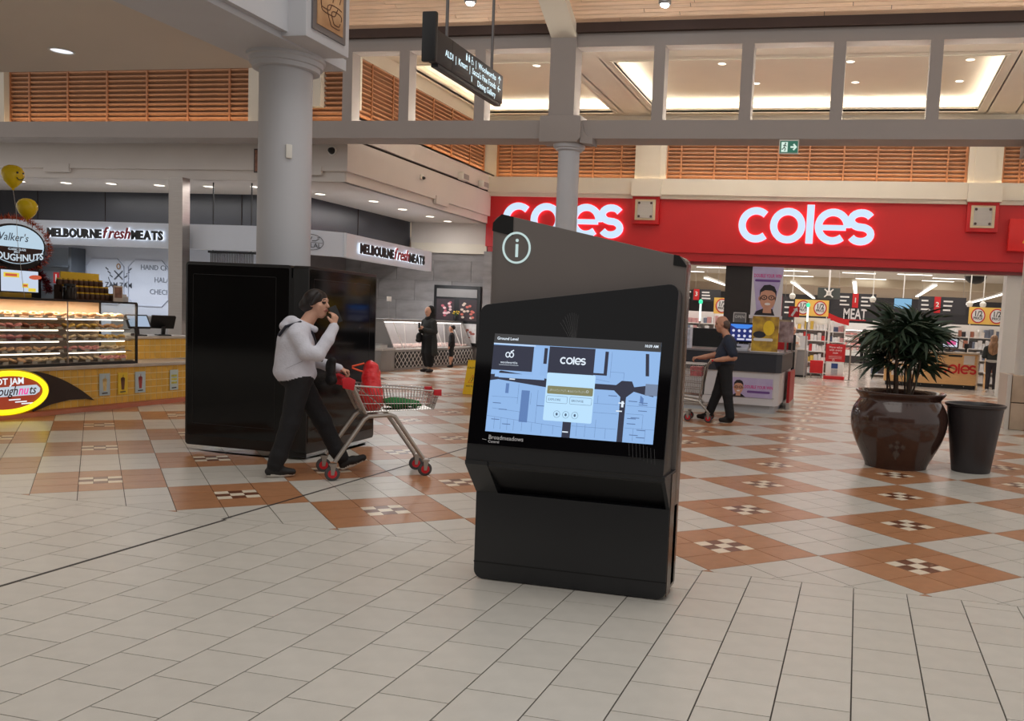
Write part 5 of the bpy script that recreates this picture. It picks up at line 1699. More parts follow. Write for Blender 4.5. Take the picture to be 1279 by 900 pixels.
# ---- red promotional stand, barrier posts, checkout
t = thing('promotion_stand', 'red and white promotional sanitiser stand with a red header board', 'stand', (-.68, 28.4, 0))
MB().prism([(-.27, .1), (.27, .1), (.24, .5), (-.24, .5)], (0, .15, 0), X_, Z_, .25).build('body', lat_m, t, bevel=.01)
MB().box(-.32, .32, -.2, .2, 0, .1).build('base', red, t, bevel=.02)
MB().box(-.3, .3, -.02, .03, .55, 1.1).build('header_board', red, t, bevel=.008)
MB().box(-.26, .26, -.015, .02, .5, .56).build('neck', lat_m, t)
MB().box(-.1, .1, -.105, -.1, .34, .5).build('blue_label', mat('blue_label', (48, 70, 130), .5, noise=(4, .05)), t)
MB().box(-.1, .1, -.104, -.1, .14, .32).build('print', mat('grey_print_panel', (170, 168, 172), .5, noise=(20, .2)), t)
m = MB()
for k, s in enumerate(('More value', 'with every', 'scan')):
    m.mesh(text(s, .09, .001, .02, 'CENTER'), (0, -.022, .97 - .085 * k), X_, Z_)
for k in range(3):
    m.mesh(stroke([(-.2, .72 - .035 * k), (.2, .72 - .035 * k)], .008, .001), (0, -.021, 0), X_, Z_)
m.mesh(stroke(ellipse(-.05, .6, .03, .03, 12), .012, .001, closed=True), (0, -.021, 0), X_, Z_)
stuff(m.build('white_lettering', mat('pale_pink_letters', (236, 200, 200), .5, noise=(5, .02)), t))
for i, (x, y) in enumerate(((-.22, 28.3), (1.2, 28.3))):
    t = thing('barrier_post', ['slim steel queue barrier post beside the red stand', 'slim steel queue barrier post behind the palm'][i], 'barrier', (x, y, 0), 0, 'queue barrier posts')
    MB().lathe([(.12, 0), (.12, .012), (.03, .02)], seg=16).build('base', steel, t)
    MB().tube([(0, 0, .02), (0, 0, 1.02)], .025, 8).build('post', steel, t)
    if i == 0:
        for z in (.52, .98):
            MB().tube([(.03, 0, z), (1.39, 0, z)], .015, 6).build('rail', steel, t)
t = thing('red_basket_holder', 'red plastic basket on legs beside the promotional stand', 'basket', (-1.25, 28.7, 0))
MB().box(-.2, .2, -.15, .15, .15, .55).build('basket', mat('bright_red_plastic', (216, 36, 40), .4, noise=(4, .04)), t, bevel=.02)
for x in (-.16, .16):
    MB().box(x - .015, x + .015, -.12, .12, 0, .15).build('leg', steel, t)
t = thing('checkout_counter', 'grey checkout cabinet beside the cashier', 'counter', (-1.80, 28.75, 0))
MB().box(-.28, .25, -.25, .3, .06, .85).build('body', mat('checkout_grey', (146, 142, 142), .4, noise=(3, .05)), t, bevel=.01)
MB().box(-.25, .22, -.22, .28, 0, .06).build('plinth', blackm, t)
MB().box(-.28, .25, -.27, .32, .85, .9).build('top', lat_m, t)
MB().box(-.1, .22, -.03, .0, .9, 1.3).build('screen_panel', mat('pale_grey_panel', (196, 194, 194), .4, noise=(3, .04)), t)
t = thing('lane_light', 'checkout lane light with a green top in front of the price board', 'light', (-1.60, 28.2, 0))
MB().tube([(0, 0, 0), (0, 0, 1.75)], .02, 8).build('pole', steel, t)
MB().tube([(0, 0, 1.75), (0, 0, 2.2)], .03, 8).build('lit_tube', glow('lane_light_white', (235, 250, 240), 1.5), t)
MB().lathe([(.035, 2.2), (.06, 2.24), (.06, 2.3), (.01, 2.34)], seg=12).build('green_cap', glow('lane_green', (60, 226, 170), 1.2), t)
t = thing('lane_light', 'checkout lane light with a green top behind the customer', 'light', (-4.6, 26.0, 0))
MB().tube([(0, 0, 0), (0, 0, 1.6)], .02, 8).build('pole', steel, t)
MB().tube([(0, 0, 1.6), (0, 0, 2.1)], .03, 8).build('lit_tube', glow('lane_light_white', (235, 250, 240), 1.5), t)
MB().lathe([(.035, 2.1), (.06, 2.14), (.06, 2.2), (.01, 2.24)], seg=12).build('green_cap', glow('lane_green', (60, 226, 170), 1.2), t)

# ---- lottery and tobacco counter at the entrance (front at Y 15.45)
cw = mat('white_counter_laminate', (206, 202, 204), .4, noise=(3, .03))
cn = mat('charcoal_counter_band', (44, 46, 54), .45, noise=(3, .05))
t = thing('lottery_counter', 'white and charcoal lottery counter behind the customer with the trolley', 'counter', (-2.0, 15.5, 0))
MB().prism([(-2.2, 0), (.62, 0), (.70, .12), (.70, 2.7), (-2.2, 2.7)], (0, 0, .14), X_, Y_, .58).build('body', cw, t)
MB().prism([(-2.15, .08), (.56, .08), (.63, .18), (.63, 2.65), (-2.15, 2.65)], (0, 0, 0), X_, Y_, .14).build('plinth', mat('pale_grey_plinth', (178, 178, 182), .4, noise=(3, .03)), t)
MB().prism([(-2.22, -.03), (.64, -.03), (.73, .10), (.73, 2.72), (-2.22, 2.72)], (0, 0, .72), X_, Y_, .32).build('upper_band', cn, t)
MB().prism([(-2.24, -.05), (.66, -.05), (.76, .09), (.76, 2.74), (-2.24, 2.74)], (0, 0, 1.04), X_, Y_, .03).build('top', mat('grey_counter_top', (120, 118, 122), .35, noise=(3, .04)), t)
MB().box(-2.2, .64, -.004, 0, .27, .275).build('panel_joint', cn, t)


def advert(name, label, o, u, w, h, fx, wide, parent=None):
    t = thing(name, label, 'poster', o)
    u = Vector(u)
    n = u.cross(Z_)
    MB().prism([(-w, 0), (w, 0), (w, h), (-w, h)], n * 0, u, Z_, .006).build('sheet', mat('lilac_sheet', (172, 152, 196), .5, noise=(3, .06), c2=(196, 184, 214)), t)
    fs = h * (.30 if not wide else .42)
    fy = h * (.36 if not wide else .48)
    sk = MB().prism(ellipse(fx, fy, fs * .55, fs * .78, 24), n * .0062, u, Z_, .001)
    sk.prism(ellipse(fx - fs * .56, fy - .02 * fs, fs * .09, fs * .16, 8), n * .0062, u, Z_, .001).prism(ellipse(fx + fs * .56, fy - .02 * fs, fs * .09, fs * .16, 8), n * .0062, u, Z_, .001)
    sk.prism([(fx - fs * .3, fy - fs), (fx + fs * .3, fy - fs), (fx + fs * .25, fy - .5 * fs), (fx - fs * .25, fy - .5 * fs)], n * .0061, u, Z_, .001)
    sk.build('printed_face', mat('printed_skin', (206, 150, 124), .5, noise=(9, .08)), t)
    dk = MB()
    dk.prism([(fx - fs * .57, fy + fs * .1), (fx - fs * .48, fy + fs * .42), (fx - fs * .2, fy + fs * .56), (fx + fs * .25, fy + fs * .54), (fx + fs * .48, fy + fs * .4), (fx + fs * .57, fy + fs * .1), (fx + fs * .58, fy + fs * .5), (fx + fs * .42, fy + fs * .82), (fx + fs * .1, fy + fs * .95), (fx - fs * .3, fy + fs * .9), (fx - fs * .56, fy + fs * .55)], n * .0073, u, Z_, .0006)
    dk.prism([(fx - fs * .9, 0), (fx + fs * .9, 0), (fx + fs * .75, fs * .3), (fx + fs * .3, fs * .5), (fx - fs * .3, fs * .5), (fx - fs * .75, fs * .3)] if not wide else [(fx - fs * .9, 0), (fx + fs * .9, 0), (fx + fs * .4, fy - fs * .75), (fx - fs * .4, fy - fs * .75)], n * .0064, u, Z_, .0006)
    for s in (-1, 1):
        dk.mesh(stroke(ellipse(fx + s * fs * .25, fy + fs * .06, fs * .19, fs * .14, 12), fs * .06, .0008, closed=True), n * .0074, u, Z_)
        dk.prism(ellipse(fx + s * fs * .25, fy + fs * .06, fs * .05, fs * .05, 8), n * .0074, u, Z_, .0006)
    dk.build('printed_dark', mat('printed_black', (34, 28, 34), .5, noise=(9, .08)), t)
    MB().prism(ellipse(fx, fy - fs * .38, fs * .2, fs * .09, 12), n * .0074, u, Z_, .0006).build('printed_smile', mat('printed_white', (236, 226, 224), .5, noise=(9, .02)), t)
    return t, u, n


at, u, n = advert('counter_poster', 'wide lilac poster of a smiling man on the lottery counter front', (-1.76, 15.494, .27), X_, .36, .34, -.23, True)
m = MB()
m.mesh(text('DOUBLE YOUR WIN', .075, .0005, .02, 'CENTER', sx=.72), n * .0072 + u * .12 + Z_ * .16, u, Z_)
m.build('pink_lettering', mat('magenta_print', (206, 40, 130), .5, noise=(9, .03)), at)
MB().prism(rrect(-.08, .32, .08, .12, .018, 3), n * .0065, u, Z_, .0008).build('purple_pill', mat('purple_print', (110, 70, 140), .5, noise=(9, .03)), at)
at, u, n = advert('hanging_poster', 'tall lilac poster of a smiling man in a white frame above the lottery counter', (-1.62, 15.75, 1.70), X_, .27, .85, .02, False)
m = MB()
m.mesh(text('DOUBLE YOUR WIN', .085, .0005, .02, 'CENTER', sx=.62), n * .0072 + Z_ * .67, u, Z_)
m.build('pink_lettering', mat('magenta_print', (206, 40, 130), .5), at)
MB().prism(rrect(-.22, .22, .595, .635, .018, 3), n * .0065, u, Z_, .0008).build('purple_pill', mat('purple_print', (110, 70, 140), .5), at)
fm = MB()
fm.prism([(-.27, .0), (-.22, .0), (-.17, .1), (-.27, .8)], n * .0085, u, Z_, .001).prism([(.27, .0), (.27, .8), (.12, .1), (.16, .0)], n * .0085, u, Z_, .001).box(-.29, .29, -.03, 0, -.05, .01)
fm.build('white_frame', mat('white_frame_plastic', (216, 212, 216), .4, noise=(4, .02)), at)
for x in (-.2, .2):
    MB().tube([(x, .01, -.05), (x, .01, -.63)], .012, 6).build('support', steel, at)
t = thing('lottery_screen', 'lit blue lottery screen on the counter', 'screen', (-2.03, 15.85, 1.07))
MB().box(-.24, .24, -.02, .04, .14, .50).build('casing', blackm, t, bevel=.008)
MB().box(-.03, .03, 0, .04, 0, .15).box(-.14, .14, -.06, .08, 0, .015).build('stand', blackm, t)
MB().box(-.21, .21, -.024, -.02, .17, .47).build('screen', glow('lottery_navy', (24, 40, 110), .9), t)
MB().prism([(-.2, .44), (-.1, .39), (.1, .39), (.2, .44), (.2, .465), (-.2, .465)], (0, -.0245, 0), X_, Z_, .001).build('blue_banner', glow('lottery_blue', (60, 130, 226), 1.0), t)
ic = MB()
for k in range(8):
    ic.prism(ellipse(-.15 + .1 * (k % 4), .35 - .09 * (k // 4), .025, .025, 12), (0, -.0245, 0), X_, Z_, .001)
ic.box(-.08, .05, -.0255, -.0245, .185, .215).box(.08, .18, -.0255, -.0245, .185, .215)
ic.build('icons', glow('lottery_icons', (216, 216, 236), .9), t)
t = thing('ticket_printer', 'pale ticket terminal below the lottery screen', 'terminal', (-2.05, 15.62, 1.07))
MB().prism([(-.14, 0), (.1, 0), (.1, .12), (-.14, .04)], (-.18, 0, 0), Y_, Z_, .36).build('body', mat('pale_terminal', (178, 180, 190), .4, noise=(4, .04)), t, bevel=.008)
MB().box(-.12, .05, -.1, -.02, .075, .08).build('keypad', cn, t)
t = thing('yellow_poster_stand', 'upright yellow food poster on the lottery counter', 'poster', (-1.60, 15.66, 1.07))
MB().box(-.23, .23, 0, .012, 0, .62).build('sheet', mat('yellow_food_print', (226, 184, 60), .5, noise=(6, .5), c2=(120, 84, 50)), t)
MB().prism(ellipse(-.1, .3, .11, .06, 16), (0, -.001, 0), X_, Z_, .002).build('dark_lettering_patch', cn, t)
MB().prism(rrect(-.2, .14, .19, .24, .02, 3), (0, -.001, 0), X_, Z_, .002).build('white_pill', lat_m, t)
MB().prism(ellipse(.06, .42, .1, .13, 16), (0, -.001, 0), X_, Z_, .002).build('yellow_patch', mat('bright_yellow_print', (240, 200, 50), .5, noise=(6, .1)), t)
MB().box(-.24, .24, -.05, .06, 0, .01).build('foot', lat_m, t)
t = thing('small_poster', 'small dark photo poster beside the yellow food poster', 'poster', (-1.27, 16.1, 1.07))
MB().box(-.13, .13, 0, .012, .18, .55).build('sheet', mat('brown_photo_print', (120, 92, 96), .5, noise=(9, .5), c2=(190, 170, 170)), t)
MB().box(-.02, .02, 0, .012, 0, .18).box(-.1, .1, -.05, .06, 0, .012).build('stand', steel, t)
t = thing('open_sign', 'clear plastic sign holder behind the lottery screen', 'sign', (-2.12, 16.1, 1.07))
MB().box(-.12, .12, 0, .006, .48, .68).build('sheet', mat('smoky_acrylic', (120, 118, 118), .3, noise=(4, .05)), t)
MB().mesh(stroke(rrect(-.11, .11, .49, .67, .02, 3), .012, .002, closed=True), (0, -.001, 0), X_, Z_).build('border', lat_m, t)
MB().mesh(text('OPEN', .07, .0005, .01, 'CENTER'), (0, -.002, .575), X_, Z_).build('lettering', lat_m, t)
MB().box(-.01, .01, 0, .01, 0, .48).box(-.06, .06, -.04, .05, 0, .01).build('stand', lat_m, t)
t = thing('tobacco_cabinet', 'grey and black tobacco cabinet with a red end behind the customer', 'cabinet', (-3.0, 17.3, 1.07))
MB().box(-.8, .5, 0, .4, 0, .35).build('lower_case', blackm, t)
MB().box(-.8, .5, .02, .4, .2, .36).build('grey_band', mat('cabinet_grey', (92, 92, 94), .5, noise=(3, .05)), t)
MB().box(-.36, -.22, -.02, 0, 0, .2).build('red_end', red, t)
t = thing('white_leaflet_stand', 'white leaflet stand beside the tobacco cabinet', 'stand', (-3.02, 15.8, 1.07))
MB().box(-.14, .1, 0, .05, 0, .36).build('holder', mat('white_leaflets', (214, 212, 222), .5, noise=(14, .12)), t)
MB().box(-.1, .06, -.01, 0, .05, .32).build('leaflets', mat('grey_text_print', (180, 182, 196), .5, noise=(30, .3)), t)
t = thing('red_panel_screen', 'red privacy panel with a black end post beside the lottery counter', 'panel', (-1.4, 18.6, 0))
MB().box(-.3, .0, -.06, .0, .12, 1.4).build('red_panel', red, t)
MB().box(.0, .14, -.12, .04, .14, 1.38).build('black_post', blackm, t, bevel=.01)
MB().box(-.02, .16, -.13, .05, 0, .14).build('foot', mat('pale_foot', (176, 170, 166), .5, noise=(3, .04)), t)
t = thing('red_side_panel', 'red end panel on the side of the lottery counter', 'panel', (-1.22, 17.3, 0))
MB().box(-.02, .03, -.6, .6, .12, .7).build('panel', red_d, t)
MB().box(-.02, .04, -.62, .62, 0, .12).build('kick', mat('pale_foot', (176, 170, 166), .5), t)
t = thing('red_arrow_sign', 'red sign with a white arrow above the small photo poster', 'sign', (-1.22, 17.0, 1.07))
MB().box(-.1, .1, 0, .01, .65, .85).build('sheet', red, t)
MB().prism([(-.06, .68), (-.02, .66), (.04, .77), (.07, .75), (.06, .83), (-.02, .8), (.01, .79)], (0, -.001, 0), X_, Z_, .002).build('arrow', lat_m, t)
MB().box(-.012, .012, 0, .01, 0, .65).box(-.06, .06, -.04, .05, 0, .01).build('stand', steel, t)
t = thing('red_corner_sign', 'red box sign with a yellow triangle at the end of the red fascia', 'sign', (3.74, 24.28, 3.72))
MB().box(-.25, .35, -.22, .0, 0, .8).build('box', mat('bright_red_sign', (214, 34, 34), .4, noise=(3, .03)), t, bevel=.01)
MB().prism([(.08, .2), (.3, .2), (.2, .5)], (0, -.22, 0), X_, Z_, .004).build('yellow_triangle', jar_y, t)
# promotional red flashes over the shelves
t = thing('red_flash_board', 'slanted red promotional boards over the magazine shelves', 'sign', (-.85, 30.2, 1.9))
MB().prism([(-.2, .0), (.15, -.12), (.5, -.2), (.5, -.02), (.15, .06), (-.2, .2)], (0, 0, 0), X_, Z_, .03).build('board', red, t)
MB().tube([(.0, .02, -.1), (.0, .02, -1.9)], .012, 6).build('post', lat_m, t)

# ================================================================ PLANT POT, PALM, BIN
glaze = mat('brown_ceramic_glaze', (64, 44, 38), .12, noise=(3, .2), spec=.6)
pot = thing('plant_pot', 'large round glazed brown ceramic pot holding the palm', 'pot', (.50, 10.42, 0))
prof = [(.34, .0), (.345, .03), (.40, .14), (.475, .28), (.52, .42), (.535, .54), (.52, .64), (.475, .72), (.44, .765), (.455, .79), (.49, .83), (.50, .85), (.485, .858), (.45, .835), (.42, .80), (.41, .74)]
from_prof = prof
for _ in range(2):
    nw = [from_prof[0]]
    for (r0, h0), (r1, h1) in zip(from_prof[:-1], from_prof[1:]):
        nw += [(r0 * .75 + r1 * .25, h0 * .75 + h1 * .25), (r0 * .25 + r1 * .75, h0 * .25 + h1 * .75)]
    from_prof = nw + [from_prof[-1]]
MB().lathe(from_prof, seg=64).build('bowl', glaze, pot, smooth=True, angle=70)
MB().lathe([(.41, .70), (.41, .765)], seg=32).build('soil', mat('dark_soil', (34, 24, 18), .9, noise=(20, .4), bump=(40, .8)), pot)
bn = thing('waste_bin', 'plain dark grey tapered bin beside the plant pot', 'bin', (1.32, 10.5, 0))
MB().lathe([(.205, 0), (.21, .01), (.305, .72), (.325, .735), (.33, .76), (.315, .765), (.295, .74), (.29, .70), (.2, .05)], seg=40).build('shell', mat('charcoal_bin', (50, 46, 48), .4, noise=(3, .06), bump=(120, .04)), bn, smooth=True, angle=40)
leaf_m = mat('palm_leaf', (38, 56, 38), .5, noise=(14, .25), rand=.25)
cane_m = mat('palm_cane', (70, 52, 38), .7, noise=(20, .3), bump=(60, .6))
palm = thing('potted_palm', 'bushy dark green fan palm growing in the brown pot', 'plant', (.50, 10.42, .76))


def fan(nb, length, seed, droop):
    rg = random.Random(seed)
    mb = MB()
    for i in range(nb):
        a = math.radians(-95 + 190 * i / (nb - 1)) + rg.uniform(-.07, .07)
        L = length * (1 - .28 * abs(a) / 1.7) * rg.uniform(.9, 1.08)
        w = .026 * rg.uniform(.85, 1.15)
        d = Vector((math.cos(a), math.sin(a), 0))
        s_ = Vector((-d.y, d.x, 0))
        pts = []
        for k in range(6):
            t_ = k / 5
            ww = w * (.25 + 2.6 * t_ * (1 - t_) + (.0 if k < 5 else -.2))
            ww = max(ww, .003)
            c = d * (L * t_) + Z_ * (.05 * t_ - droop * t_ * t_ * L)
            pts.append((c - s_ * ww + Z_ * ww * .3, c, c + s_ * ww + Z_ * ww * .3))
        vs_ = [p for tr in pts for p in tr]
        fs = []
        for k in range(5):
            b = k * 3
            fs += [(b, b + 1, b + 4, b + 3), (b + 1, b + 2, b + 5, b + 4)]
        mb.add(vs_, fs)
    return mb.data('leaf', [leaf_m], smooth=True, angle=80)


fans = [fan(9, .34, 1, .5), fan(8, .38, 2, .9), fan(10, .31, 3, .7), fan(7, .40, 4, .6)]
rg = random.Random(21)
canes = []
for i in range(13):
    a = rg.uniform(0, 6.28)
    r = rg.uniform(.03, .26)
    h = rg.uniform(.35, .85) if i > 2 else rg.uniform(.78, .88)
    b0 = Vector((r * math.cos(a), r * math.sin(a), 0))
    top = b0 * (1.35) + Vector((rg.gauss(0, .04), rg.gauss(0, .04), h))
    mid = (b0 + top) / 2 + Vector((rg.gauss(0, .02), rg.gauss(0, .02), 0))
    rad = .013 if i > 2 else .022
    MB().tube([b0, mid, top], [rad, rad * .95, rad * .8], 7).build('cane', cane_m, palm, smooth=True)
    nl = 9 if h > .7 else 5
    for k in range(nl):
        t_ = 1.0 - .5 * k / nl * (.55 if h > .7 else .8)
        p = b0.lerp(top, t_) if t_ <= 1 else top
        az = a + rg.uniform(-2.0, 2.0) if k > 1 else rg.uniform(0, 6.28)
        el = rg.uniform(.15, .95) if k > 1 else 1.2
        d = Vector((math.cos(az) * math.cos(el), math.sin(az) * math.cos(el), math.sin(el)))
        pl_ = rg.uniform(.10, .26)
        tip = p + d * pl_
        lf = link('leaf', rg.choice(fans), palm, tip)
        fx = d
        up = Vector((0, 0, 1))
        fy = up.cross(fx)
        if fy.length < .1:
            fy = Vector((0, 1, 0))
        fy.normalize()
        fz = fx.cross(fy)
        M3 = Matrix((fx, fy, fz)).transposed().to_4x4()
        sc = rg.uniform(.8, 1.1)
        lf.matrix_local = Matrix.Translation(tip) @ M3 @ Matrix.Rotation(rg.uniform(-.5, .5), 4, 'X') @ Matrix.Scale(sc, 4)
        MB().tube([p, (p + tip) / 2 + Z_ * .01, tip], .0045, 5).build('petiole', leaf_m, palm)

palm.scale = (.86, .86, .88)

# ================================================================ HANGING DIRECTION SIGN (in the plane X = -5.6)
hs = thing('hanging_direction_sign', 'charcoal hanging direction sign with white lit lettering', 'sign', (-5.6, 11.9, 4.66))
hm = mat('charcoal_sign_metal', (44, 42, 44), .4, noise=(3, .05))
MB().box(-.06, .06, -1.06, 1.12, .03, .45).build('sign_box', hm, hs, bevel=.02)
MB().box(-.05, .05, -1.0, 1.08, -.01, .03).build('lower_edge', blackm, hs)
P = [(-1.06, .02), (-1.06, .5), (-1.22, .5), (-1.22, .06), (-1.18, .02)]
MB().box(-.055, .055, -1.20, -1.04, .05, .47).build('end_section', hm, hs, bevel=.02)
MB().box(-.075, .12, -1.23, -1.16, .0, .62).build('end_fin', blackm, hs, bevel=.02)
MB().box(.058, .062, -.62, -.61, .04, .44).build('panel_joint', blackm, hs)
wt = glow('sign_lettering_light', (214, 240, 250), 1.15)
rows_ = [('WC  |  Woolworths', .31, .84), ('ALDI  |  Kmart  |  Sacca\'s Fine Foods', .185, .84), ('Dining Gallery', .06, .84)]
lm = MB()
for s, z, yr in rows_:
    if s.startswith('WC'):
        lm.mesh(text('|  Woolworths', .12, .001, .006, 'RIGHT'), (.0615, yr, z), Y_, Z_)
        for k, px_ in enumerate((-.18, -.10, .0)):
            c = px_
            if k < 2:
                lm.prism(ellipse(c, z + .085, .012, .012, 10), (.0612, 0, 0), Y_, Z_, .001)
                lm.prism([(c - .02, z), (c + .02, z), (c + .022, z + .07), (c - .022, z + .07)], (.0612, 0, 0), Y_, Z_, .001)
            else:
                lm.prism(ellipse(c, z + .09, .012, .012, 10), (.0612, 0, 0), Y_, Z_, .001)
                lm.mesh(stroke([(c, z + .075), (c, z + .045), (c + .03, z + .04), (c + .04, z)], .012, .001), (.0612, 0, 0), Y_, Z_)
                lm.mesh(stroke(arc(c, z + .025, .028, 60, 300, 10), .009, .001), (.0612, 0, 0), Y_, Z_)
    else:
        lm.mesh(text(s, .12, .001, .006, 'RIGHT', sx=.93), (.0615, yr, z), Y_, Z_)
c = .03
lm.mesh(stroke([(c - .03, .07), (c - .03, .15)], .02, .001), (.0612, 0, 0), Y_, Z_)
c, z = .97, .3
lm.mesh(stroke([(c, z), (c, z + .10)], .016, .001), (.0612, 0, 0), Y_, Z_).mesh(stroke([(c - .045, z + .06), (c, z + .105), (c + .045, z + .06)], .016, .001), (.0612, 0, 0), Y_, Z_)
c, z = .97, .22
lm.mesh(stroke([(c - .05, z), (c + .05, z)], .016, .001), (.0612, 0, 0), Y_, Z_).mesh(stroke([(c - .01, z + .045), (c - .055, z), (c - .01, z - .045)], .016, .001), (.0612, 0, 0), Y_, Z_)
lm.build('lettering', wt, hs)
for y in (-.68, .81):
    MB().tube([(0, y, .45), (0, y, ceil_point(11.9 + y) - 4.66 - .02)], .022, 8).build('hanging_pole', mat('grey_pole', (96, 92, 92), .4, metal=.5, noise=(3, .05)), hs)
# exit sign under the beam
ex = thing('exit_sign', 'green running man exit sign under the grey beam', 'sign', (-1.42, 16.05, 4.8))
MB().box(-.17, .17, -.03, .03, -.25, 0).build('casing', trimring, ex, bevel=.008)
MB().box(-.155, .155, -.034, -.03, -.235, -.03).build('green_face', glow('exit_green', (26, 106, 84), .8), ex)
em = MB()
em.box(-.13, -.02, -.037, -.034, -.22, -.05)
em.mesh(stroke([(.03, -.135), (.13, -.135)], .03, .002), (0, -.034, 0), X_, Z_).mesh(stroke([(.08, -.085), (.13, -.135), (.08, -.185)], .03, .002), (0, -.034, 0), X_, Z_)
em.build('white_symbols', glow('exit_white', (220, 244, 230), .9), ex)
rm = MB()
rm.prism(ellipse(-.06, -.075, .014, .014, 10), (0, -.0372, 0), X_, Z_, .001)
for a, b in (((-.065, -.09), (-.08, -.14)), ((-.08, -.14), (-.055, -.165)), ((-.055, -.165), (-.07, -.205)), ((-.08, -.14), (-.105, -.175)), ((-.105, -.175), (-.125, -.17)), ((-.068, -.1), (-.04, -.125)), ((-.07, -.1), (-.1, -.11))):
    rm.mesh(stroke([a, b], .014, .001), (0, -.0372, 0), X_, Z_)
rm.build('running_figure', mat('exit_dark_green', (16, 70, 56), .5, noise=(5, .05)), ex)
# spotlights and a round cover on the timber ceiling
for i, (x, y, l) in enumerate(((-7.15, 15.2, 'silver spotlight on the timber ceiling beside the hanging sign'), (-3.62, 15.35, 'bright spotlight on the timber ceiling beyond the cream rib'))):
    z = ceil_point(y)
    t = thing('ceiling_spotlight', l, 'spotlight', (x, y, z - .02), 0, 'spotlights on the timber ceiling')
    MB().lathe([(.1, .0), (.11, -.04), (.11, -.2), (.085, -.22)], seg=18).build('can', mat('silver_can', (150, 150, 154), .3, metal=.7, noise=(3, .05)), t, smooth=True)
    MB().lathe([(.01, -.27), (.06, -.255), (.085, -.21)], seg=16).build('bulb', glow('spot_bulb', (240, 248, 255), 12), t, smooth=True)
t = thing('speaker_grille', 'pale round speaker cover set in the timber ceiling', 'speaker', (-8.25, 15.05, ceil_point(15.05) - .015))
g = MB().lathe([(.15, -.012), (.16, 0)], seg=24).build('cover', mat('pale_grille', (206, 180, 150), .5, noise=(40, .1)), t, smooth=True)
g.rotation_euler = (-sl, 0, 0)

# ================================================================ PEOPLE: smooth-blended bodies meshed from distance fields
def surface_nets(D, org, h, T):
    nx, ny, nz = D.shape
    S = D < 0
    c = np.zeros((nx - 1, ny - 1, nz - 1), np.int8)
    for dx in (0, 1):
        for dy in (0, 1):
            for dz in (0, 1):
                c += S[dx:nx - 1 + dx, dy:ny - 1 + dy, dz:nz - 1 + dz]
    act = (c > 0) & (c < 8)
    ci = np.argwhere(act)
    idx = -np.ones(act.shape, np.int64)
    idx[act] = np.arange(len(ci))
    P = np.zeros((len(ci), 3))
    N = np.zeros(len(ci))
    for ax in range(3):
        o1, o2 = [a for a in range(3) if a != ax]
        for p in (0, 1):
            for q in (0, 1):
                a = ci.copy()
                a[:, o1] += p
                a[:, o2] += q
                b = a.copy()
                b[:, ax] += 1
                da, db = D[tuple(a.T)], D[tuple(b.T)]
                m = (da < 0) != (db < 0)
                t = np.where(m, da / (da - db + 1e-12), 0)
                pt = a.astype(float)
                pt[:, ax] += t
                P += pt * m[:, None]
                N += m
    V = P / N[:, None] * h + org
    quads, tags = [], []
    for ax in range(3):
        o1, o2 = [(1, 2), (2, 0), (0, 1)][ax]
        sl_a = [slice(1, -1)] * 3
        sa = [slice(None)] * 3
        sb = [slice(None)] * 3
        sa[ax], sb[ax] = slice(0, -1), slice(1, None)
        A, B_ = S[tuple(sa)], S[tuple(sb)]
        e = np.argwhere(A != B_)
        ok = (e[:, o1] > 0) & (e[:, o2] > 0) & (e[:, o1] < D.shape[o1] - 1) & (e[:, o2] < D.shape[o2] - 1)
        e = e[ok]

        def cell(d1, d2):
            k = e.copy()
            k[:, o1] += d1
            k[:, o2] += d2
            return idx[tuple(k.T)]
        q = np.stack([cell(-1, -1), cell(0, -1), cell(0, 0), cell(-1, 0)], 1)
        ins = A[tuple(e.T)]
        q[~ins] = q[~ins][:, ::-1]
        quads.append(q)
        tags.append(T[tuple(e.T)])
    Q = np.concatenate(quads)
    tg = np.concatenate(tags)
    ok = (Q >= 0).all(1)
    return V, Q[ok], tg[ok]


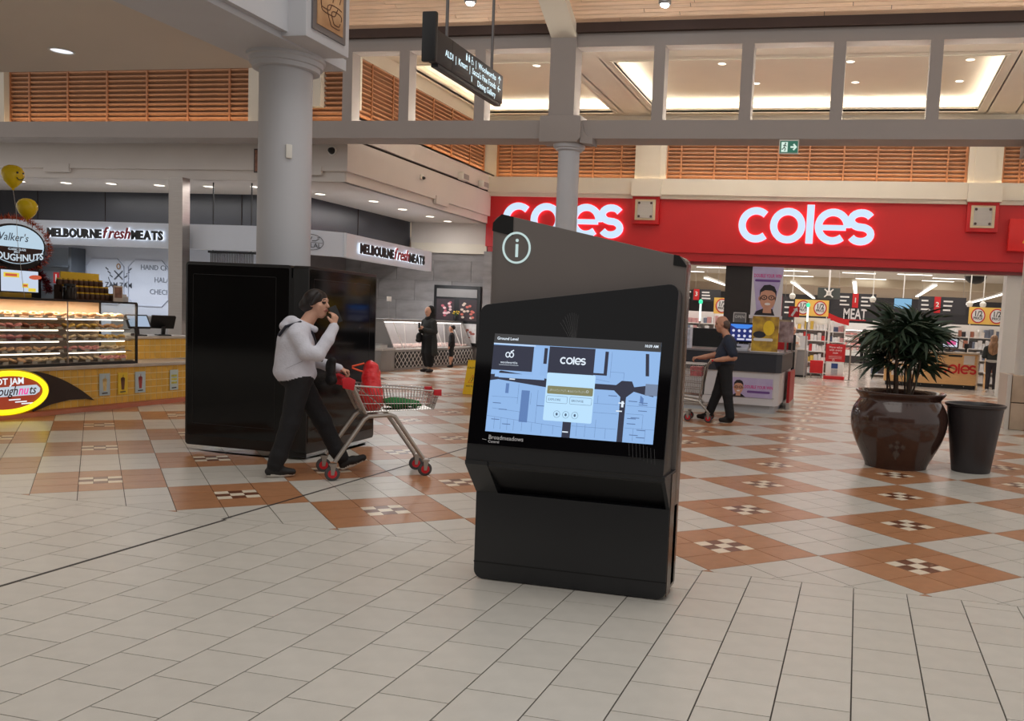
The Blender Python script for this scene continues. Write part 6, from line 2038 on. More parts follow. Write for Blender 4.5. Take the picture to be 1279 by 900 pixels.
class Body:
    def __init__(s):
        s.p = []

    def cap(s, a, b, ra, rb, tag, k=.025):
        s.p.append(('c', np.array(a, float), np.array(b, float), ra, rb, tag, k))
        return s

    def ell(s, c, r, tag, k=.03):
        s.p.append(('e', np.array(c, float), np.array(r, float), 0, 0, tag, k))
        return s

    def chain(s, pts, rad, tag, k=.02):
        for i in range(len(pts) - 1):
            s.cap(pts[i], pts[i + 1], rad[i], rad[i + 1], tag, k)
        return s

    def mesh(s, name, h, mats, flatten_z=True, wob=0.0):
        lo, hi = np.full(3, 1e9), np.full(3, -1e9)
        bb = []
        for t, a, b, ra, rb, tag_, k in s.p:
            if t == 'c':
                r = max(ra, rb)
                l, u = np.minimum(a, b) - r, np.maximum(a, b) + r
            else:
                l, u = a - b, a + b
            bb.append((l, u))
            lo, hi = np.minimum(lo, l), np.maximum(hi, u)
        m = 3 * h + .03
        lo, hi = lo - m, hi + m
        n = np.ceil((hi - lo) / h).astype(int) + 1
        D = np.full(n, .5, np.float32)
        T = np.zeros(n, np.int8)
        R = np.full(n, 9.0, np.float32)
        for (t, a, b, ra, rb, tag_, k), (l, u) in zip(s.p, bb):
            e = k + 2.5 * h
            i0 = np.maximum(((l - e - lo) / h).astype(int), 0)
            i1 = np.minimum(((u + e - lo) / h).astype(int) + 2, n)
            g = np.meshgrid(*[lo[q] + h * np.arange(i0[q], i1[q]) for q in range(3)], indexing='ij')
            X = np.stack(g, -1)
            if t == 'c':
                ab = b - a
                tt = np.clip(((X - a) @ ab) / max(ab @ ab, 1e-9), 0, 1)
                d = np.linalg.norm(X - a - tt[..., None] * ab, axis=-1) - (ra + (rb - ra) * tt)
            else:
                q = (X - a) / b
                k0 = np.linalg.norm(q, axis=-1)
                k1 = np.linalg.norm(q / b, axis=-1) + 1e-9
                d = k0 * (k0 - 1) / k1
            sl_ = tuple(slice(i0[q], i1[q]) for q in range(3))
            Dv, Tv, Rv = D[sl_], T[sl_], R[sl_]
            hh = np.clip(.5 + .5 * (Dv - d) / k, 0, 1)
            D[sl_] = Dv * (1 - hh) + d * hh - k * hh * (1 - hh)
            up = d < Rv
            T[sl_] = np.where(up, tag_, Tv)
            R[sl_] = np.where(up, d, Rv)
        if wob:
            g = np.meshgrid(*[lo[q] + h * np.arange(n[q]) for q in range(3)], indexing='ij')
            D += wob * (np.sin(g[0] * 31 + g[2] * 17) * np.sin(g[2] * 23 + g[1] * 29) + .6 * np.sin(g[0] * 61 - g[2] * 43 + g[1] * 37))
        V, Q, tg = surface_nets(D, lo, h, T)
        me = bpy.data.meshes.new(name)
        me.from_pydata(V.tolist(), [], Q.tolist())
        for mm in mats:
            me.materials.append(mm)
        me.polygons.foreach_set('material_index', tg.astype(np.int32))
        me.polygons.foreach_set('use_smooth', [True] * len(me.polygons))
        me.update()
        return me


def hand(bd, wrist, d, pn, side, tag_, curl=.9, s=1.0):
    """a hand at wrist pointing along d; pn is the palm normal (fingers curl towards it); side = direction of the thumb"""
    w, d, pn, sd = np.array(wrist, float), np.array(d, float), np.array(pn, float), np.array(side, float)
    d = d / np.linalg.norm(d)
    pn = pn - d * (pn @ d)
    pn /= np.linalg.norm(pn)
    sd = sd - d * (sd @ d) - pn * (sd @ pn)
    sd /= np.linalg.norm(sd)
    L = .085 * s
    for o in (-.024, -.008, .008, .024):
        bd.cap(w + d * .01, w + d * L + sd * o * s * 1.1, .019 * s, .013 * s, tag_, .008)
    for i, (o, ln) in enumerate(((.027, .068), (.009, .076), (-.009, .071), (-.026, .056))):
        p = w + d * L + sd * o * s
        a = .25
        for seg in (.45, .32, .26):
            a += curl * .75
            v = d * math.cos(a) + pn * math.sin(a)
            q = p + v * ln * seg * s
            bd.cap(p, q, .0092 * s, .0082 * s, tag_, .004)
            p = q
    p = w + d * .025 + sd * .022 * s
    v1 = d * .65 + sd * .62 + pn * .35
    v1 /= np.linalg.norm(v1)
    q = p + v1 * .04 * s
    v2 = d * .75 + sd * .2 + pn * .6
    v2 /= np.linalg.norm(v2)
    bd.cap(p, q, .013 * s, .0105 * s, tag_, .006).cap(q, q + v2 * .032 * s, .0105 * s, .0088 * s, tag_, .004)


def head(bd, c, yaw, skin, eye, lip, s=1.0, pitch=0.0):
    """head centred at c, face towards local +x turned by yaw"""
    cy, sy = math.cos(yaw), math.sin(yaw)
    cp, sp_ = math.cos(pitch), math.sin(pitch)

    def w(f, l, u):
        f, u = f * cp + u * sp_, u * cp - f * sp_
        return (c[0] + (f * cy - l * sy) * s, c[1] + (f * sy + l * cy) * s, c[2] + u * s)
    bd.ell(w(-.01, 0, .025), (.095 * s, .078 * s, .098 * s), skin, .02)
    bd.ell(w(.025, 0, -.04), (.062 * s, .058 * s, .075 * s), skin, .025)
    bd.cap(w(.06, 0, -.092), w(.045, 0, -.098), .02 * s, .03 * s, skin, .02)
    bd.cap(w(.083, 0, .018), w(.102, 0, -.022), .009 * s, .0135 * s, skin, .012)
    bd.cap(w(.078, -.03, .03), w(.078, .03, .03), .012 * s, .012 * s, skin, .012)
    for q in (-1, 1):
        bd.cap(w(.045, q * .05, -.02), w(.03, q * .05, -.045), .02 * s, .018 * s, skin, .02)
        bd.ell(w(.078, q * .031, .012), (.011 * s, .015 * s, .008 * s), eye, .002)
        bd.cap(w(.088, q * .018, .036), w(.078, q * .048, .036), .0055 * s, .0045 * s, eye, .002)
        bd.ell(w(-.008, q * .079, -.005), (.02 * s, .009 * s, .032 * s), skin, .006)
    bd.cap(w(.086, -.02, -.058), w(.086, .02, -.058), .0075 * s, .0075 * s, lip, .003)


def shoe(bd, heel, toe, tag_up, tag_sole, s=1.0):
    h, t = np.array(heel, float), np.array(toe, float)
    m = (h + t) / 2
    z = np.array((0, 0, .022))
    bd.cap(h + z, m + z * 1.3, .034 * s, .038 * s, tag_up, .02).cap(m + z, t + z * .7, .038 * s, .028 * s, tag_up, .02)
    bd.cap(h - np.array((0, 0, .006)), m - np.array((0, 0, .006)), .022 * s, .026 * s, tag_sole, .004).cap(m - np.array((0, 0, .006)), t - np.array((0, 0, .004)), .026 * s, .018 * s, tag_sole, .004)


skin = mat('light_skin', (206, 158, 134), .55, noise=(20, .04))
skin2 = mat('ruddy_skin', (196, 142, 116), .55, noise=(20, .05))
eye_m = mat('dark_eye', (44, 32, 28), .3, noise=(30, .1))
lip_m = mat('lip', (168, 98, 90), .5, noise=(30, .05))
hoodie = mat('pale_grey_fleece', (208, 208, 218), .85, noise=(14, .05), bump=(60, .25))
trouser = mat('black_trousers', (20, 20, 24), .8, noise=(9, .15), bump=(24, .3))
shoe_m = mat('black_shoe', (26, 24, 24), .6, noise=(9, .1))
sole_m = mat('white_sole', (206, 200, 192), .6, noise=(9, .05))
hair_m = mat('dark_brown_hair', (26, 18, 16), .45, noise=(60, .4), stretch=(1, 1, .2))
navy_sh = mat('navy_shirt_cloth', (34, 42, 60), .8, noise=(9, .1), bump=(24, .3))


def place(name, label, me, base, ang, cat='person', group=None):
    o = link(name, me, None, (base[0], base[1], 0))
    o.rotation_euler = (0, 0, ang)
    return tag(o, label, cat, group)


# ---------------------------------------------------------------- woman on the phone (local: x forward, y left, z up)
WB, WA = (-4.56, 7.02), math.radians(42)
b = Body()
SK, EY, LP, HO, TR, SH, SO = range(7)
# torso, fleece hangs loose to the hem
b.ell((-.265, 0, 1.14), (.155, .195, .20), HO, .05).ell((-.27, 0, .98), (.165, .19, .17), HO, .06).ell((-.265, 0, .90), (.175, .195, .09), HO, .05)
b.cap((-.25, .12, 1.27), (-.25, -.12, 1.27), .085, .085, HO, .05)
b.cap((-.20, 0, 1.30), (-.13, 0, 1.42), .060, .054, SK, .02)
head(b, (-.093, 0, 1.51), -.62, SK, EY, LP, 1.0)
# right arm (near side) bent up to the face
b.chain([(-.275, -.17, 1.235), (-.20, -.225, 1.09), (-.115, -.235, 1.075)], [.075, .064, .058], HO, .03)
b.chain([(-.115, -.235, 1.075), (-.03, -.185, 1.20), (.025, -.135, 1.305)], [.058, .052, .044], HO, .02)
hand(b, (.03, -.13, 1.32), (.1, .12, 1.0), (-.55, .8, .0), (-.75, -.5, .3), SK, .55, .95)
# left arm forward to the trolley handle
b.chain([(-.26, .17, 1.23), (-.13, .225, 1.06), (-.06, .22, .99)], [.075, .062, .055], HO, .03)
b.chain([(-.06, .22, .99), (.05, .18, .95), (.12, .145, .935)], [.055, .05, .042], HO, .02)
hand(b, (.125, .14, .93), (1, -.15, -.25), (-.15, 0, -1), (0, -1, 0), SK, 1.1, .95)
# legs
b.ell((-.255, 0, .86), (.14, .175, .11), TR, .05)
b.chain([(-.24, -.09, .84), (-.31, -.095, .47), (-.40, -.10, .19), (-.425, -.10, .115)], [.105, .078, .068, .066], TR, .03)
b.chain([(-.23, .09, .84), (-.02, .09, .47), (.11, .09, .2), (.145, .09, .14)], [.105, .078, .068, .066], TR, .03)
shoe(b, (-.475, -.10, .034), (-.285, -.10, .03), SH, SO, 1.05)
shoe(b, (.165, .09, .04), (.345, .09, .105), SH, SO, 1.05)
woman = place('person', 'person in a pale grey fleece and black trousers talking on a phone', b.mesh('person', .0085, [skin, eye_m, lip_m, hoodie, trouser, shoe_m, sole_m], wob=.0012), WB, WA)
h_ = Body()
cyw, syw = math.cos(-.30), math.sin(-.30)
h_.ell((-.108, .004, 1.548), (.098, .083, .088), 0, .02).ell((-.155, .02, 1.50), (.06, .075, .085), 0, .03).ell((-.195, .03, 1.49), (.045, .045, .05), 0, .02)
h_.cap((-.03, .06, 1.59), (-.08, .085, 1.49), .018, .02, 0, .02).cap((-.09, -.07, 1.59), (-.15, -.08, 1.50), .018, .016, 0, .02)
link('hair', h_.mesh('hair', .009, [hair_m], wob=.0015), woman)
h_ = Body()
h_.ell((-.325, 0, 1.30), (.075, .12, .055), 0, .03).ell((-.30, 0, 1.345), (.06, .10, .05), 0, .03).cap((-.28, -.10, 1.335), (-.12, -.075, 1.285), .045, .028, 0, .03).cap((-.28, .10, 1.335), (-.12, .075, 1.285), .045, .028, 0, .03)
link('hood', h_.mesh('hood', .01, [hoodie], wob=.001), woman)
MB().tube([(-.41, -.08, 1.22), (-.36, -.13, 1.30), (-.25, -.155, 1.345), (-.14, -.09, 1.25), (-.085, .02, 1.12), (-.03, .1, 1.0)], .013, 6).build('bag_strap', mat('navy_strap', (30, 32, 48), .6, noise=(9, .1)), woman, smooth=True)
MB().mesh(stroke([(-.1, 0), (.1, 0)], .004, .002), (-.30, -.205, .98), Vector((.7, .05, .35)), Vector((-.3, 0, .9))).build('pocket_seam', mat('grey_seam', (150, 150, 160), .8, noise=(9, .05)), woman)
bagb = Body()
bagb.cap((-.03, -.07, 1.02), (-.02, .03, 1.0), .03, .03, 0, .03).ell((-.035, -.02, .93), (.042, .085, .10), 0, .03).ell((-.03, -.03, .84), (.048, .085, .05), 0, .03)
bg_o = link('shoulder_bag', bagb.mesh('shoulder_bag', .012, [mat('black_bag_cloth', (18, 17, 19), .7, noise=(14, .2), bump=(30, .4))], wob=.003), None, (WB[0] + .062 * math.cos(WA), WB[1] + .062 * math.sin(WA), 0))
bg_o.rotation_euler = (0, 0, WA)
tag(bg_o, 'soft black bag hanging in front of the person in the fleece', 'bag')
ph = thing('mobile_phone', 'black mobile phone held up to the face of the person in the fleece', 'phone', (0, 0, 0))
pw = Matrix.Translation((WB[0], WB[1], 0)) @ Matrix.Rotation(WA, 4, 'Z') @ Matrix.Translation((.048, -.085, 1.42)) @ Matrix.Rotation(.35, 4, 'Z') @ Matrix.Rotation(-.42, 4, 'Y') @ Matrix.Rotation(-.1, 4, 'X')
ph.matrix_world = pw
MB().box(-.037, .037, -.0045, .0045, -.075, .075).build('case', blackm, ph, bevel=.003)
MB().box(-.034, .034, .0046, .0052, -.07, .07).build('screen', kglass, ph)

# ---------------------------------------------------------------- man with the deep trolley
MBASE, MA = (-1.95, 13.7), math.radians(185)
b = Body()
b.ell((.035, 0, 1.02), (.15, .185, .20), HO, .05).ell((.085, 0, .95), (.125, .16, .14), HO, .05).ell((.0, 0, 1.2), (.125, .185, .13), HO, .05)
b.cap((.0, .14, 1.28), (.0, -.14, 1.28), .075, .075, HO, .05)
b.cap((.03, 0, 1.32), (.085, 0, 1.42), .062, .056, SK, .02)
head(b, (.125, 0, 1.515), .12, SK, EY, LP, 1.02, .12)
b.chain([(.0, .19, 1.25), (-.09, .255, 1.08)], [.082, .075], HO, .03).chain([(-.09, .255, 1.06), (-.105, .26, 1.02), (.05, .235, .985), (.16, .215, .965)], [.05, .047, .038, .03], SK, .02)
hand(b, (.165, .213, .963), (1, -.05, .02), (0, -.1, -1), (0, -1, 0), SK, 1.1)
b.chain([(.02, -.19, 1.25), (.14, -.25, 1.08)], [.082, .074], HO, .03).chain([(.15, -.25, 1.06), (.2, -.25, 1.03), (.37, -.22, .99), (.46, -.2, .975)], [.05, .047, .038, .03], SK, .02)
hand(b, (.465, -.2, .973), (1, .05, -.05), (0, .1, -1), (0, 1, 0), SK, 1.1)
b.ell((.03, 0, .86), (.135, .17, .12), TR, .05)
b.chain([(.04, -.09, .82), (.14, -.095, .44), (.25, -.1, .12)], [.105, .078, .068], TR, .03)
b.chain([(.02, .09, .82), (-.03, .095, .44), (-.09, .1, .1)], [.105, .078, .068], TR, .03)
shoe(b, (.25, -.1, .04), (.42, -.1, .045), SH, SH)
shoe(b, (-.11, .1, .035), (.06, .1, .03), SH, SH)
man = place('person', 'balding person in a navy short sleeved shirt pushing a trolley', b.mesh('person', .012, [skin2, eye_m, lip_m, navy_sh, trouser, shoe_m, shoe_m], wob=.0012), MBASE, MA)
h_ = Body()
h_.ell((.07, .0, 1.53), (.07, .088, .06), 0, .02).ell((.055, 0, 1.50), (.06, .08, .06), 0, .02)
link('hair', h_.mesh('hair', .012, [mat('grey_brown_hair', (92, 74, 66), .6, noise=(60, .3))], wob=.001), man)
MB().prism([(-.06, .0), (.0, -.05), (.06, .0), (.05, .04), (-.05, .04)], (.125, 0, 1.33), Y_, Vector((-.5, 0, .86)), .012).build('collar', navy_sh, man)


# ---------------------------------------------------------------- distant people
def standing(label, base, ang, H, cols, vox, arms='down', skirt=False, group=None):
    """cols: skin, top, legs, shoes"""
    s = H / 1.65
    b = Body()
    b.ell((0, 0, 1.16), (.12, .19, .19), HO, .05).ell((0, 0, .98), (.13, .17, .15), HO, .05)
    b.cap((0, .12, 1.30), (0, -.12, 1.30), .07, .07, HO, .05).cap((0, 0, 1.33), (.02, 0, 1.42), .055, .052, SK, .02)
    head(b, (.03, 0, 1.525), 0, SK, EY, LP, 1.0, .25 if arms == 'phone' else .05)
    if arms == 'down':
        for q in (-1, 1):
            b.chain([(0, q * .19, 1.26), (-.01, q * .23, 1.02), (.06, q * .22, .86)], [.07, .058, .045], HO, .03)
            hand(b, (.065, q * .22, .84), (.15, 0, -1), (.6, -q, 0), (1, 0, 0), SK, .5)
    else:
        for q in (-1, 1):
            b.chain([(0, q * .19, 1.26), (.0, q * .24, 1.03)], [.075, .068], HO, .03).chain([(.0, q * .24, 1.03), (.14, q * .13, 1.05), (.2, q * .07, 1.08)], [.066, .06, .05], HO, .02)
            hand(b, (.205, q * .065, 1.085), (.8, -q * .3, .4), (0, -q, .3), (0, -q * .3, 1), SK, .8)
    b.ell((0, 0, .87), (.13, .17, .12), TR, .05)
    for q in (-1, 1):
        if skirt:
            b.chain([(0, q * .07, .85), (.0, q * .08, .5), (-.01, q * .07, .22)], [.13, .12, .085], TR, .06)
        else:
            b.chain([(0, q * .09, .85), (.01, q * .095, .47), (-.02, q * .1, .1)], [.1, .07, .055], TR, .03)
        shoe(b, (-.05, q * .1, .036), (.12, q * .115, .03), SH, SH)
    me = b.mesh('person', vox / s, [cols[0], eye_m, lip_m, cols[1], cols[2], cols[3], cols[3]])
    if s != 1:
        me.transform(Matrix.Scale(s, 4))
    o = place('person', label, me, base, ang, 'person', group)
    return o, s


blackcl = mat('black_cloth', (14, 14, 16), .85, noise=(9, .15))
coat_m = mat('dark_grey_green_coat', (44, 46, 44), .85, noise=(9, .12))
white_sh = mat('white_trainer', (222, 216, 210), .6, noise=(9, .04))
lady, s = standing('person in a black head scarf and long dark coat looking at a phone', (-10.2, 19.95), math.radians(245), 1.60, [skin, coat_m, blackcl, shoe_m], .014, 'phone', True)
h_ = Body()
h_.ell((.0, 0, 1.55), (.105, .1, .115), 0, .03).ell((-.02, 0, 1.42), (.1, .12, .1), 0, .04).ell((.02, 0, 1.33), (.12, .14, .08), 0, .04)
me = h_.mesh('head_scarf', .014, [blackcl])
me.transform(Matrix.Scale(s, 4))
sc_o = link('head_scarf', me, lady)
sc_o.location = (-.045, 0, .02)
h_ = Body()
h_.chain([(-.02, .13, 1.2), (-.03, .17, .8), (-.03, .19, .5)], [.07, .08, .09], 0, .04).chain([(-.02, -.13, 1.2), (-.03, -.17, .8), (-.03, -.19, .5)], [.07, .08, .09], 0, .04).ell((-.08, 0, .8), (.09, .17, .35), 0, .05)
me = h_.mesh('coat_skirt', .016, [coat_m])
me.transform(Matrix.Scale(s, 4))
link('coat_skirt', me, lady)
t = thing('mobile_phone', 'phone held by the person in the head scarf', 'phone', (lady.location.x + .29 * math.cos(math.radians(245)), lady.location.y + .29 * math.sin(math.radians(245)), 1.12), math.radians(245))
MB().box(-.006, .006, -.037, .037, -.05, .09).build('case', blackm, t, bevel=.003)
MB().box(-.008, -.006, -.033, .033, -.045, .085).build('screen', glow('phone_screen', (160, 170, 190), .5), t)
hb_ = Body().ell((0, 0, 0), (.09, .05, .11), 0, .02).ell((0, 0, -.08), (.1, .055, .06), 0, .02)
o = link('handbag', hb_.mesh('handbag', .014, [blackm]), None, (-10.39, 19.83, .86))
o.rotation_euler = (0, 0, math.radians(245))
tag(o, 'black handbag on the arm of the person in the head scarf', 'bag')
boy, s = standing('small person in a black T-shirt and shorts standing by the butcher counter', (-10.72, 22.3), math.radians(200), 1.14, [skin2, blackcl, blackcl, shoe_m], .011)
sh_ = Body()
for q in (-1, 1):
    sh_.chain([(.01, q * .095, .46), (-.01, q * .098, .14)], [.073, .06], 0, .02)
me = sh_.mesh('bare_leg', .014, [skin2])
me.transform(Matrix.Scale(s, 4))
link('bare_legs', me, boy)
h_ = Body().ell((-.02, 0, 1.60), (.1, .092, .07), 0, .02).ell((-.07, 0, 1.56), (.06, .08, .08), 0, .02)
me = h_.mesh('hair', .012, [hair_m])
me.transform(Matrix.Scale(s, 4))
link('hair', me, boy)
green_top = mat('dark_green_knit', (46, 50, 48), .85, noise=(12, .15))
legg = mat('charcoal_leggings', (48, 42, 46), .8, noise=(9, .1))
wm, s = standing('person with long fair hair in a dark top waiting at the service desk', (3.72, 26.75), math.radians(80), 1.60, [skin, green_top, legg, white_sh], .016, 'phone')
h_ = Body()
h_.ell((-.02, 0, 1.57), (.11, .1, .1), 0, .02).chain([(-.06, 0, 1.53), (-.10, 0, 1.35), (-.12, 0, 1.14)], [.1, .115, .07], 0, .05).ell((-.1, .08, 1.25), (.05, .06, .14), 0, .04).ell((-.1, -.08, 1.25), (.05, .06, .14), 0, .04)
me = h_.mesh('hair', .014, [mat('fair_hair', (150, 112, 80), .55, noise=(40, .35), stretch=(1, 1, .2))], wob=.003)
me.transform(Matrix.Scale(s, 4))
link('hair', me, wm)
h_ = Body().ell((0, 0, .90), (.145, .19, .09), 0, .03)
me = h_.mesh('shirt_hem', .014, [mat('pale_grey_hem', (176, 172, 166), .8, noise=(9, .05))])
me.transform(Matrix.Scale(s, 4))
link('shirt_hem', me, wm)
hb_ = Body().ell((0, 0, 0), (.06, .14, .15), 0, .03).ell((0, .0, -.1), (.07, .15, .09), 0, .03)
o = link('handbag', hb_.mesh('handbag', .014, [mat('tan_leather', (128, 66, 44), .5, noise=(9, .15))], wob=.003), None, (4.07, 26.72, .95))
o.rotation_euler = (0, 0, math.radians(80))
tag(o, 'tan leather bag on the shoulder of the person at the service desk', 'bag')
sh2 = MB().tube([(4.07, 26.72, 1.02), (4.0, 26.70, 1.2), (3.88, 26.72, 1.3)], .012, 6).build('strap', mat('tan_leather', (128, 66, 44), .5), None)
sh2.parent = o
sh2.matrix_parent_inverse = (Matrix.Translation(o.location) @ Matrix.Rotation(math.radians(80), 4, 'Z')).inverted()
shp, s = standing('person in black with dark hair standing at the meat fridge', (.25, 42.0), math.radians(60), 1.66, [skin, blackcl, blackcl, shoe_m], .02, 'phone')
h_ = Body().ell((-.01, 0, 1.56), (.11, .1, .1), 0, .02).chain([(-.05, 0, 1.52), (-.08, 0, 1.3)], [.1, .09], 0, .05)
me = h_.mesh('hair', .018, [hair_m])
me.transform(Matrix.Scale(s, 4))
link('hair', me, shp)
white_cl = mat('white_work_shirt', (222, 214, 206), .8, noise=(9, .05))
grey_tr = mat('light_grey_trousers', (164, 156, 150), .8, noise=(9, .08))
csh, s = standing('cashier in a white shirt and grey trousers standing beside the grey checkout cabinet', (-2.02, 28.25), math.radians(310), 1.58, [skin2, white_cl, grey_tr, shoe_m], .018, 'phone')
h_ = Body().ell((-.02, 0, 1.58), (.1, .09, .08), 0, .02)
me = h_.mesh('hair', .018, [mat('brown_hair', (110, 70, 50), .6, noise=(30, .2))])
me.transform(Matrix.Scale(s, 4))
link('hair', me, csh)

# ================================================================ TROLLEYS
wire_m = chrome
plr = mat('trolley_red_plastic', (196, 28, 40), .4, noise=(5, .05))
tyre = mat('grey_tyre', (70, 66, 66), .6, noise=(9, .1))
gal = mat('zinc_tube', (168, 160, 152), .35, metal=.75, noise=(6, .06))


def wheel(t, p, r=.062):
    w = MB().lathe([(r * .8, -.016), (r, -.012), (r, .012), (r * .8, .016)], p, 22, axis='y').build('wheel', tyre, t, smooth=True, angle=40)
    MB().lathe([(r * .2, -.02), (r * .62, -.018), (r * .62, .018), (r * .2, .02)], p, 16, axis='y').build('hub', plr, w, smooth=True, angle=40)
    f = MB()
    for s in (-1, 1):
        f.prism([(p[0] - .012, p[2] - .01), (p[0] + .012, p[2] - .01), (p[0] + .03, p[2] + r + .02), (p[0] - .02, p[2] + r + .02)], (0, p[1] + s * .022 + .002, 0), X_, Z_, .004)
    f.box(p[0] - .025, p[0] + .035, p[1] - .028, p[1] + .028, p[2] + r + .01, p[2] + r + .025)
    f.build('castor_fork', gal, t)


def wire_panel(corners, nu, nv, r, name, t):
    """wires over a quad a,b,c,d (a-b bottom, d-c top): nu uprights, nv rails"""
    a, b_, c, d = [Vector(p) for p in corners]
    m = MB()
    for i in range(nu + 1):
        k = i / nu
        m.tube([a.lerp(b_, k), d.lerp(c, k)], r, 4)
    for j in range(nv + 1):
        k = j / nv
        m.tube([a.lerp(d, k), b_.lerp(c, k)], r * 1.2, 4)
    o = m.build(name, wire_m, t)
    return stuff(o)


CRT = Vector((WB[0], WB[1], 0)) + Vector((math.sin(WA), -math.cos(WA), 0)) * .13
tr = thing('shopping_trolley', 'shallow wire shopping trolley with red corner bumpers pushed by the person in the fleece', 'trolley', CRT, WA)
for s in (-1, 1):
    wheel(tr, (.0, s * .235, .062))
    wheel(tr, (.815, s * .165, .062))
    MB().tube([(.02, s * .225, .16), (.265, s * .205, .525), (.30, s * .2, .55), (.49, s * .19, .56), (.53, s * .185, .545), (.80, s * .16, .155)], .019, 8).build('leg_frame', gal, tr, smooth=True)
    MB().tube([(.275, s * .21, .575), (.15, s * .235, .83)], .014, 8).build('basket_upright', gal, tr, smooth=True)
MB().tube([(.4, -.2, .555), (.4, .2, .555)], .012, 8).tube([(.30, -.2, .55), (.30, .2, .55)], .012, 8).build('cross_bar', gal, tr)
bb0, bb1, tb0, tb1 = .275, .885, .165, .93
wb_, wf2 = .215, .165
wire_panel([(bb0, -wb_ + .03, .585), (bb1, -wf2 + .02, .605), (bb1, wf2 - .02, .605), (bb0, wb_ - .03, .585)], 16, 10, .0028, 'basket_floor', tr)
wire_panel([(bb0, -wb_ + .03, .585), (bb1, -wf2 + .02, .605), (tb1, -wf2, .765), (tb0 + .02, -wb_, .815)], 26, 3, .0026, 'basket_side', tr)
wire_panel([(bb0, wb_ - .03, .585), (bb1, wf2 - .02, .605), (tb1, wf2, .765), (tb0 + .02, wb_, .815)], 26, 3, .0026, 'basket_side', tr)
wire_panel([(bb1, -wf2 + .02, .605), (bb1, wf2 - .02, .605), (tb1, wf2, .765), (tb1, -wf2, .765)], 14, 3, .0026, 'basket_front', tr)
wire_panel([(bb0, -wb_ + .03, .585), (bb0, wb_ - .03, .585), (tb0, wb_, .82), (tb0, -wb_, .82)], 12, 3, .0026, 'basket_back', tr)
MB().tube([(tb0, -wb_, .82), (tb1, -wf2, .77), (tb1, wf2, .77), (tb0, wb_, .82)], .008, 6, closed=True).build('rim', chrome, tr)
MB().tube([(.12, -.24, .865), (.12, .24, .865)], .016, 10).build('handle_bar', plr, tr, smooth=True)
for s in (-1, 1):
    MB().prism([(-.03, -.05), (.06, -.07), (.075, .02), (.02, .045), (-.04, .03)], (.10, s * .245 + .015, .85), X_, Z_, .03).build('handle_bracket', plr, tr, bevel=.006)
    MB().prism([(-.05, -.03), (.02, -.035), (.02, .025), (-.05, .02)], (.925, s * .165 + .018, .765), X_, Z_, .036).build('corner_bumper', plr, tr, bevel=.006)
MB().tube([(.20, -.2, .81), (.46, -.17, .60)], .005, 5).tube([(.20, .2, .81), (.46, .17, .60)], .005, 5).build('child_seat_stay', chrome, tr)
# bags in the trolley
rb = Body()
rb.cap((.37, -.05, .665), (.37, .05, .665), .085, .085, 0, .05).cap((.36, -.05, .74), (.355, -.03, .92), .085, .062, 0, .06).cap((.36, .05, .74), (.355, .03, .92), .085, .062, 0, .06).cap((.35, -.04, .985), (.35, .04, .99), .04, .036, 0, .05)
rbag = link('red_shopping_bag', rb.mesh('red_shopping_bag', .009, [mat('red_plastic_bag', (222, 34, 40), .3, noise=(10, .12), bump=(16, .9), coat=.4)], wob=.006), None, CRT)
rbag.rotation_euler = (0, 0, WA)
tag(rbag, 'full red plastic bag standing in the shallow trolley', 'bag')
hl = MB().tube([(.30, .03, 1.0), (.25, .04, .985), (.20, .05, .97), (.20, .05, .955), (.27, .04, .93), (.30, .03, .925)], .009, 6).build('bag_handle', mat('orange_red_strap', (236, 84, 36), .5, noise=(9, .05)), rbag, smooth=True)
gb = Body()
gb.ell((.565, 0, .655), (.10, .11, .045), 0, .03).ell((.66, 0, .648), (.13, .10, .035), 0, .03).cap((.74, -.04, .632), (.80, .02, .628), .022, .01, 0, .03)
gbag = link('green_shopping_bag', gb.mesh('green_shopping_bag', .009, [mat('green_cloth_bag', (22, 110, 52), .75, noise=(12, .2), bump=(18, .8))], wob=.005), None, CRT)
gbag.rotation_euler = (0, 0, WA)
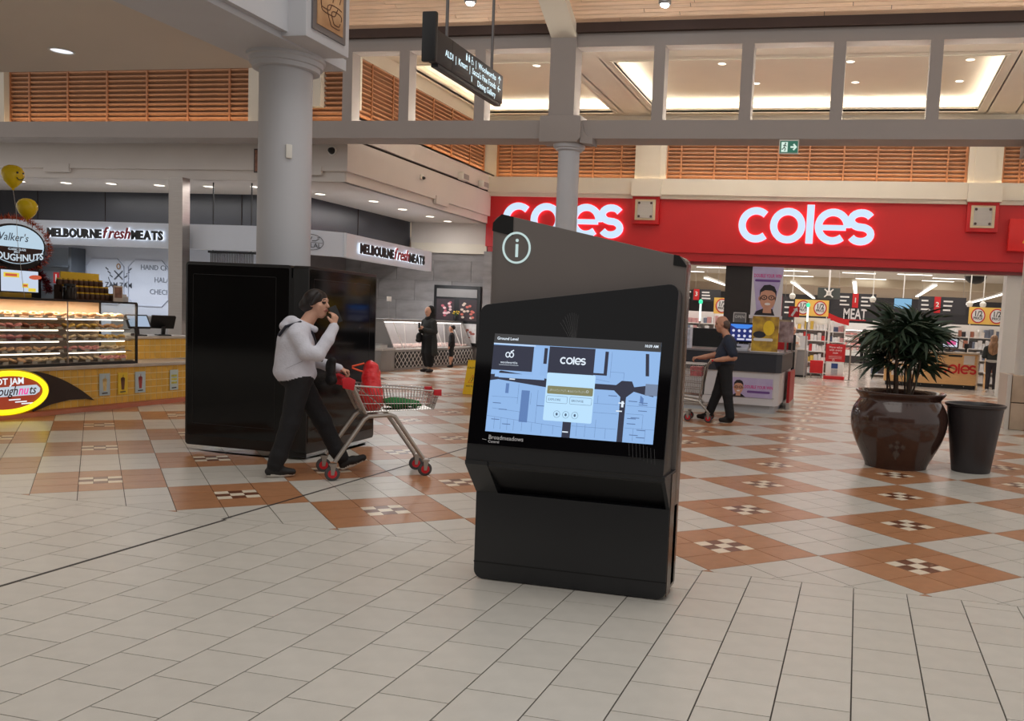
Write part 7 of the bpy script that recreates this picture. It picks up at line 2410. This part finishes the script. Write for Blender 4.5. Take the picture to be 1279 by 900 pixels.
tag(gbag, 'flattened green cloth bag lying in the shallow trolley', 'bag')
MB().tube([(.46, -.06, .69), (.40, -.1, .68), (.42, -.13, .65)], .006, 5).build('bag_handle', mat('green_cloth_bag', (22, 110, 52), .75), gbag)

# deep trolley of the man: child seat flap, deep basket, lower tray
t2 = thing('deep_shopping_trolley', 'deep wire shopping trolley pushed by the balding person', 'trolley', (MBASE[0] + .22 * math.cos(MA) * 0, MBASE[1], 0), MA)
for s in (-1, 1):
    wheel(t2, (.24, s * .23 + .0, .062))
    wheel(t2, (.56, s * .17, .062))
    MB().tube([(.24, s * .22, .15), (.40, s * .215, .32), (.75, s * .19, .36)], .016, 8).build('base_tube', gal, t2, smooth=True)
    MB().tube([(.40, s * .215, .32), (.32, s * .23, .85), (.26, s * .235, .94), (.22, s * .235, .955)], .012, 8).build('upright', gal, t2, smooth=True)
wire_panel([(.36, -.2, .40), (.72, -.17, .42), (.86, -.19, .88), (.34, -.23, .88)], 16, 5, .0035, 'basket_side', t2)
wire_panel([(.36, .2, .40), (.72, .17, .42), (.86, .19, .88), (.34, .23, .88)], 16, 5, .0035, 'basket_side', t2)
wire_panel([(.72, -.17, .42), (.72, .17, .42), (.86, .19, .88), (.86, -.19, .88)], 10, 5, .0035, 'basket_front', t2)
wire_panel([(.36, -.2, .40), (.36, .2, .40), (.34, .23, .88), (.34, -.23, .88)], 10, 5, .0035, 'basket_back', t2)
wire_panel([(.36, -.2, .40), (.72, -.17, .42), (.72, .17, .42), (.36, .2, .40)], 10, 6, .0035, 'basket_floor', t2)
MB().box(.27, .72, -.18, .18, .25, .27).build('lower_tray', gal, t2)
MB().tube([(.22, -.25, .955), (.22, .25, .955)], .016, 10).build('handle_bar', plr, t2, smooth=True)
MB().tube([(.34, -.23, .89), (.86, -.19, .89), (.86, .19, .89), (.34, .23, .89)], .009, 6, closed=True).build('rim', lat_m, t2)
MB().box(.38, .56, -.16, .16, .70, .84).build('child_seat', mat('faded_pink_seat', (190, 90, 96), .5, noise=(20, .3)), t2)
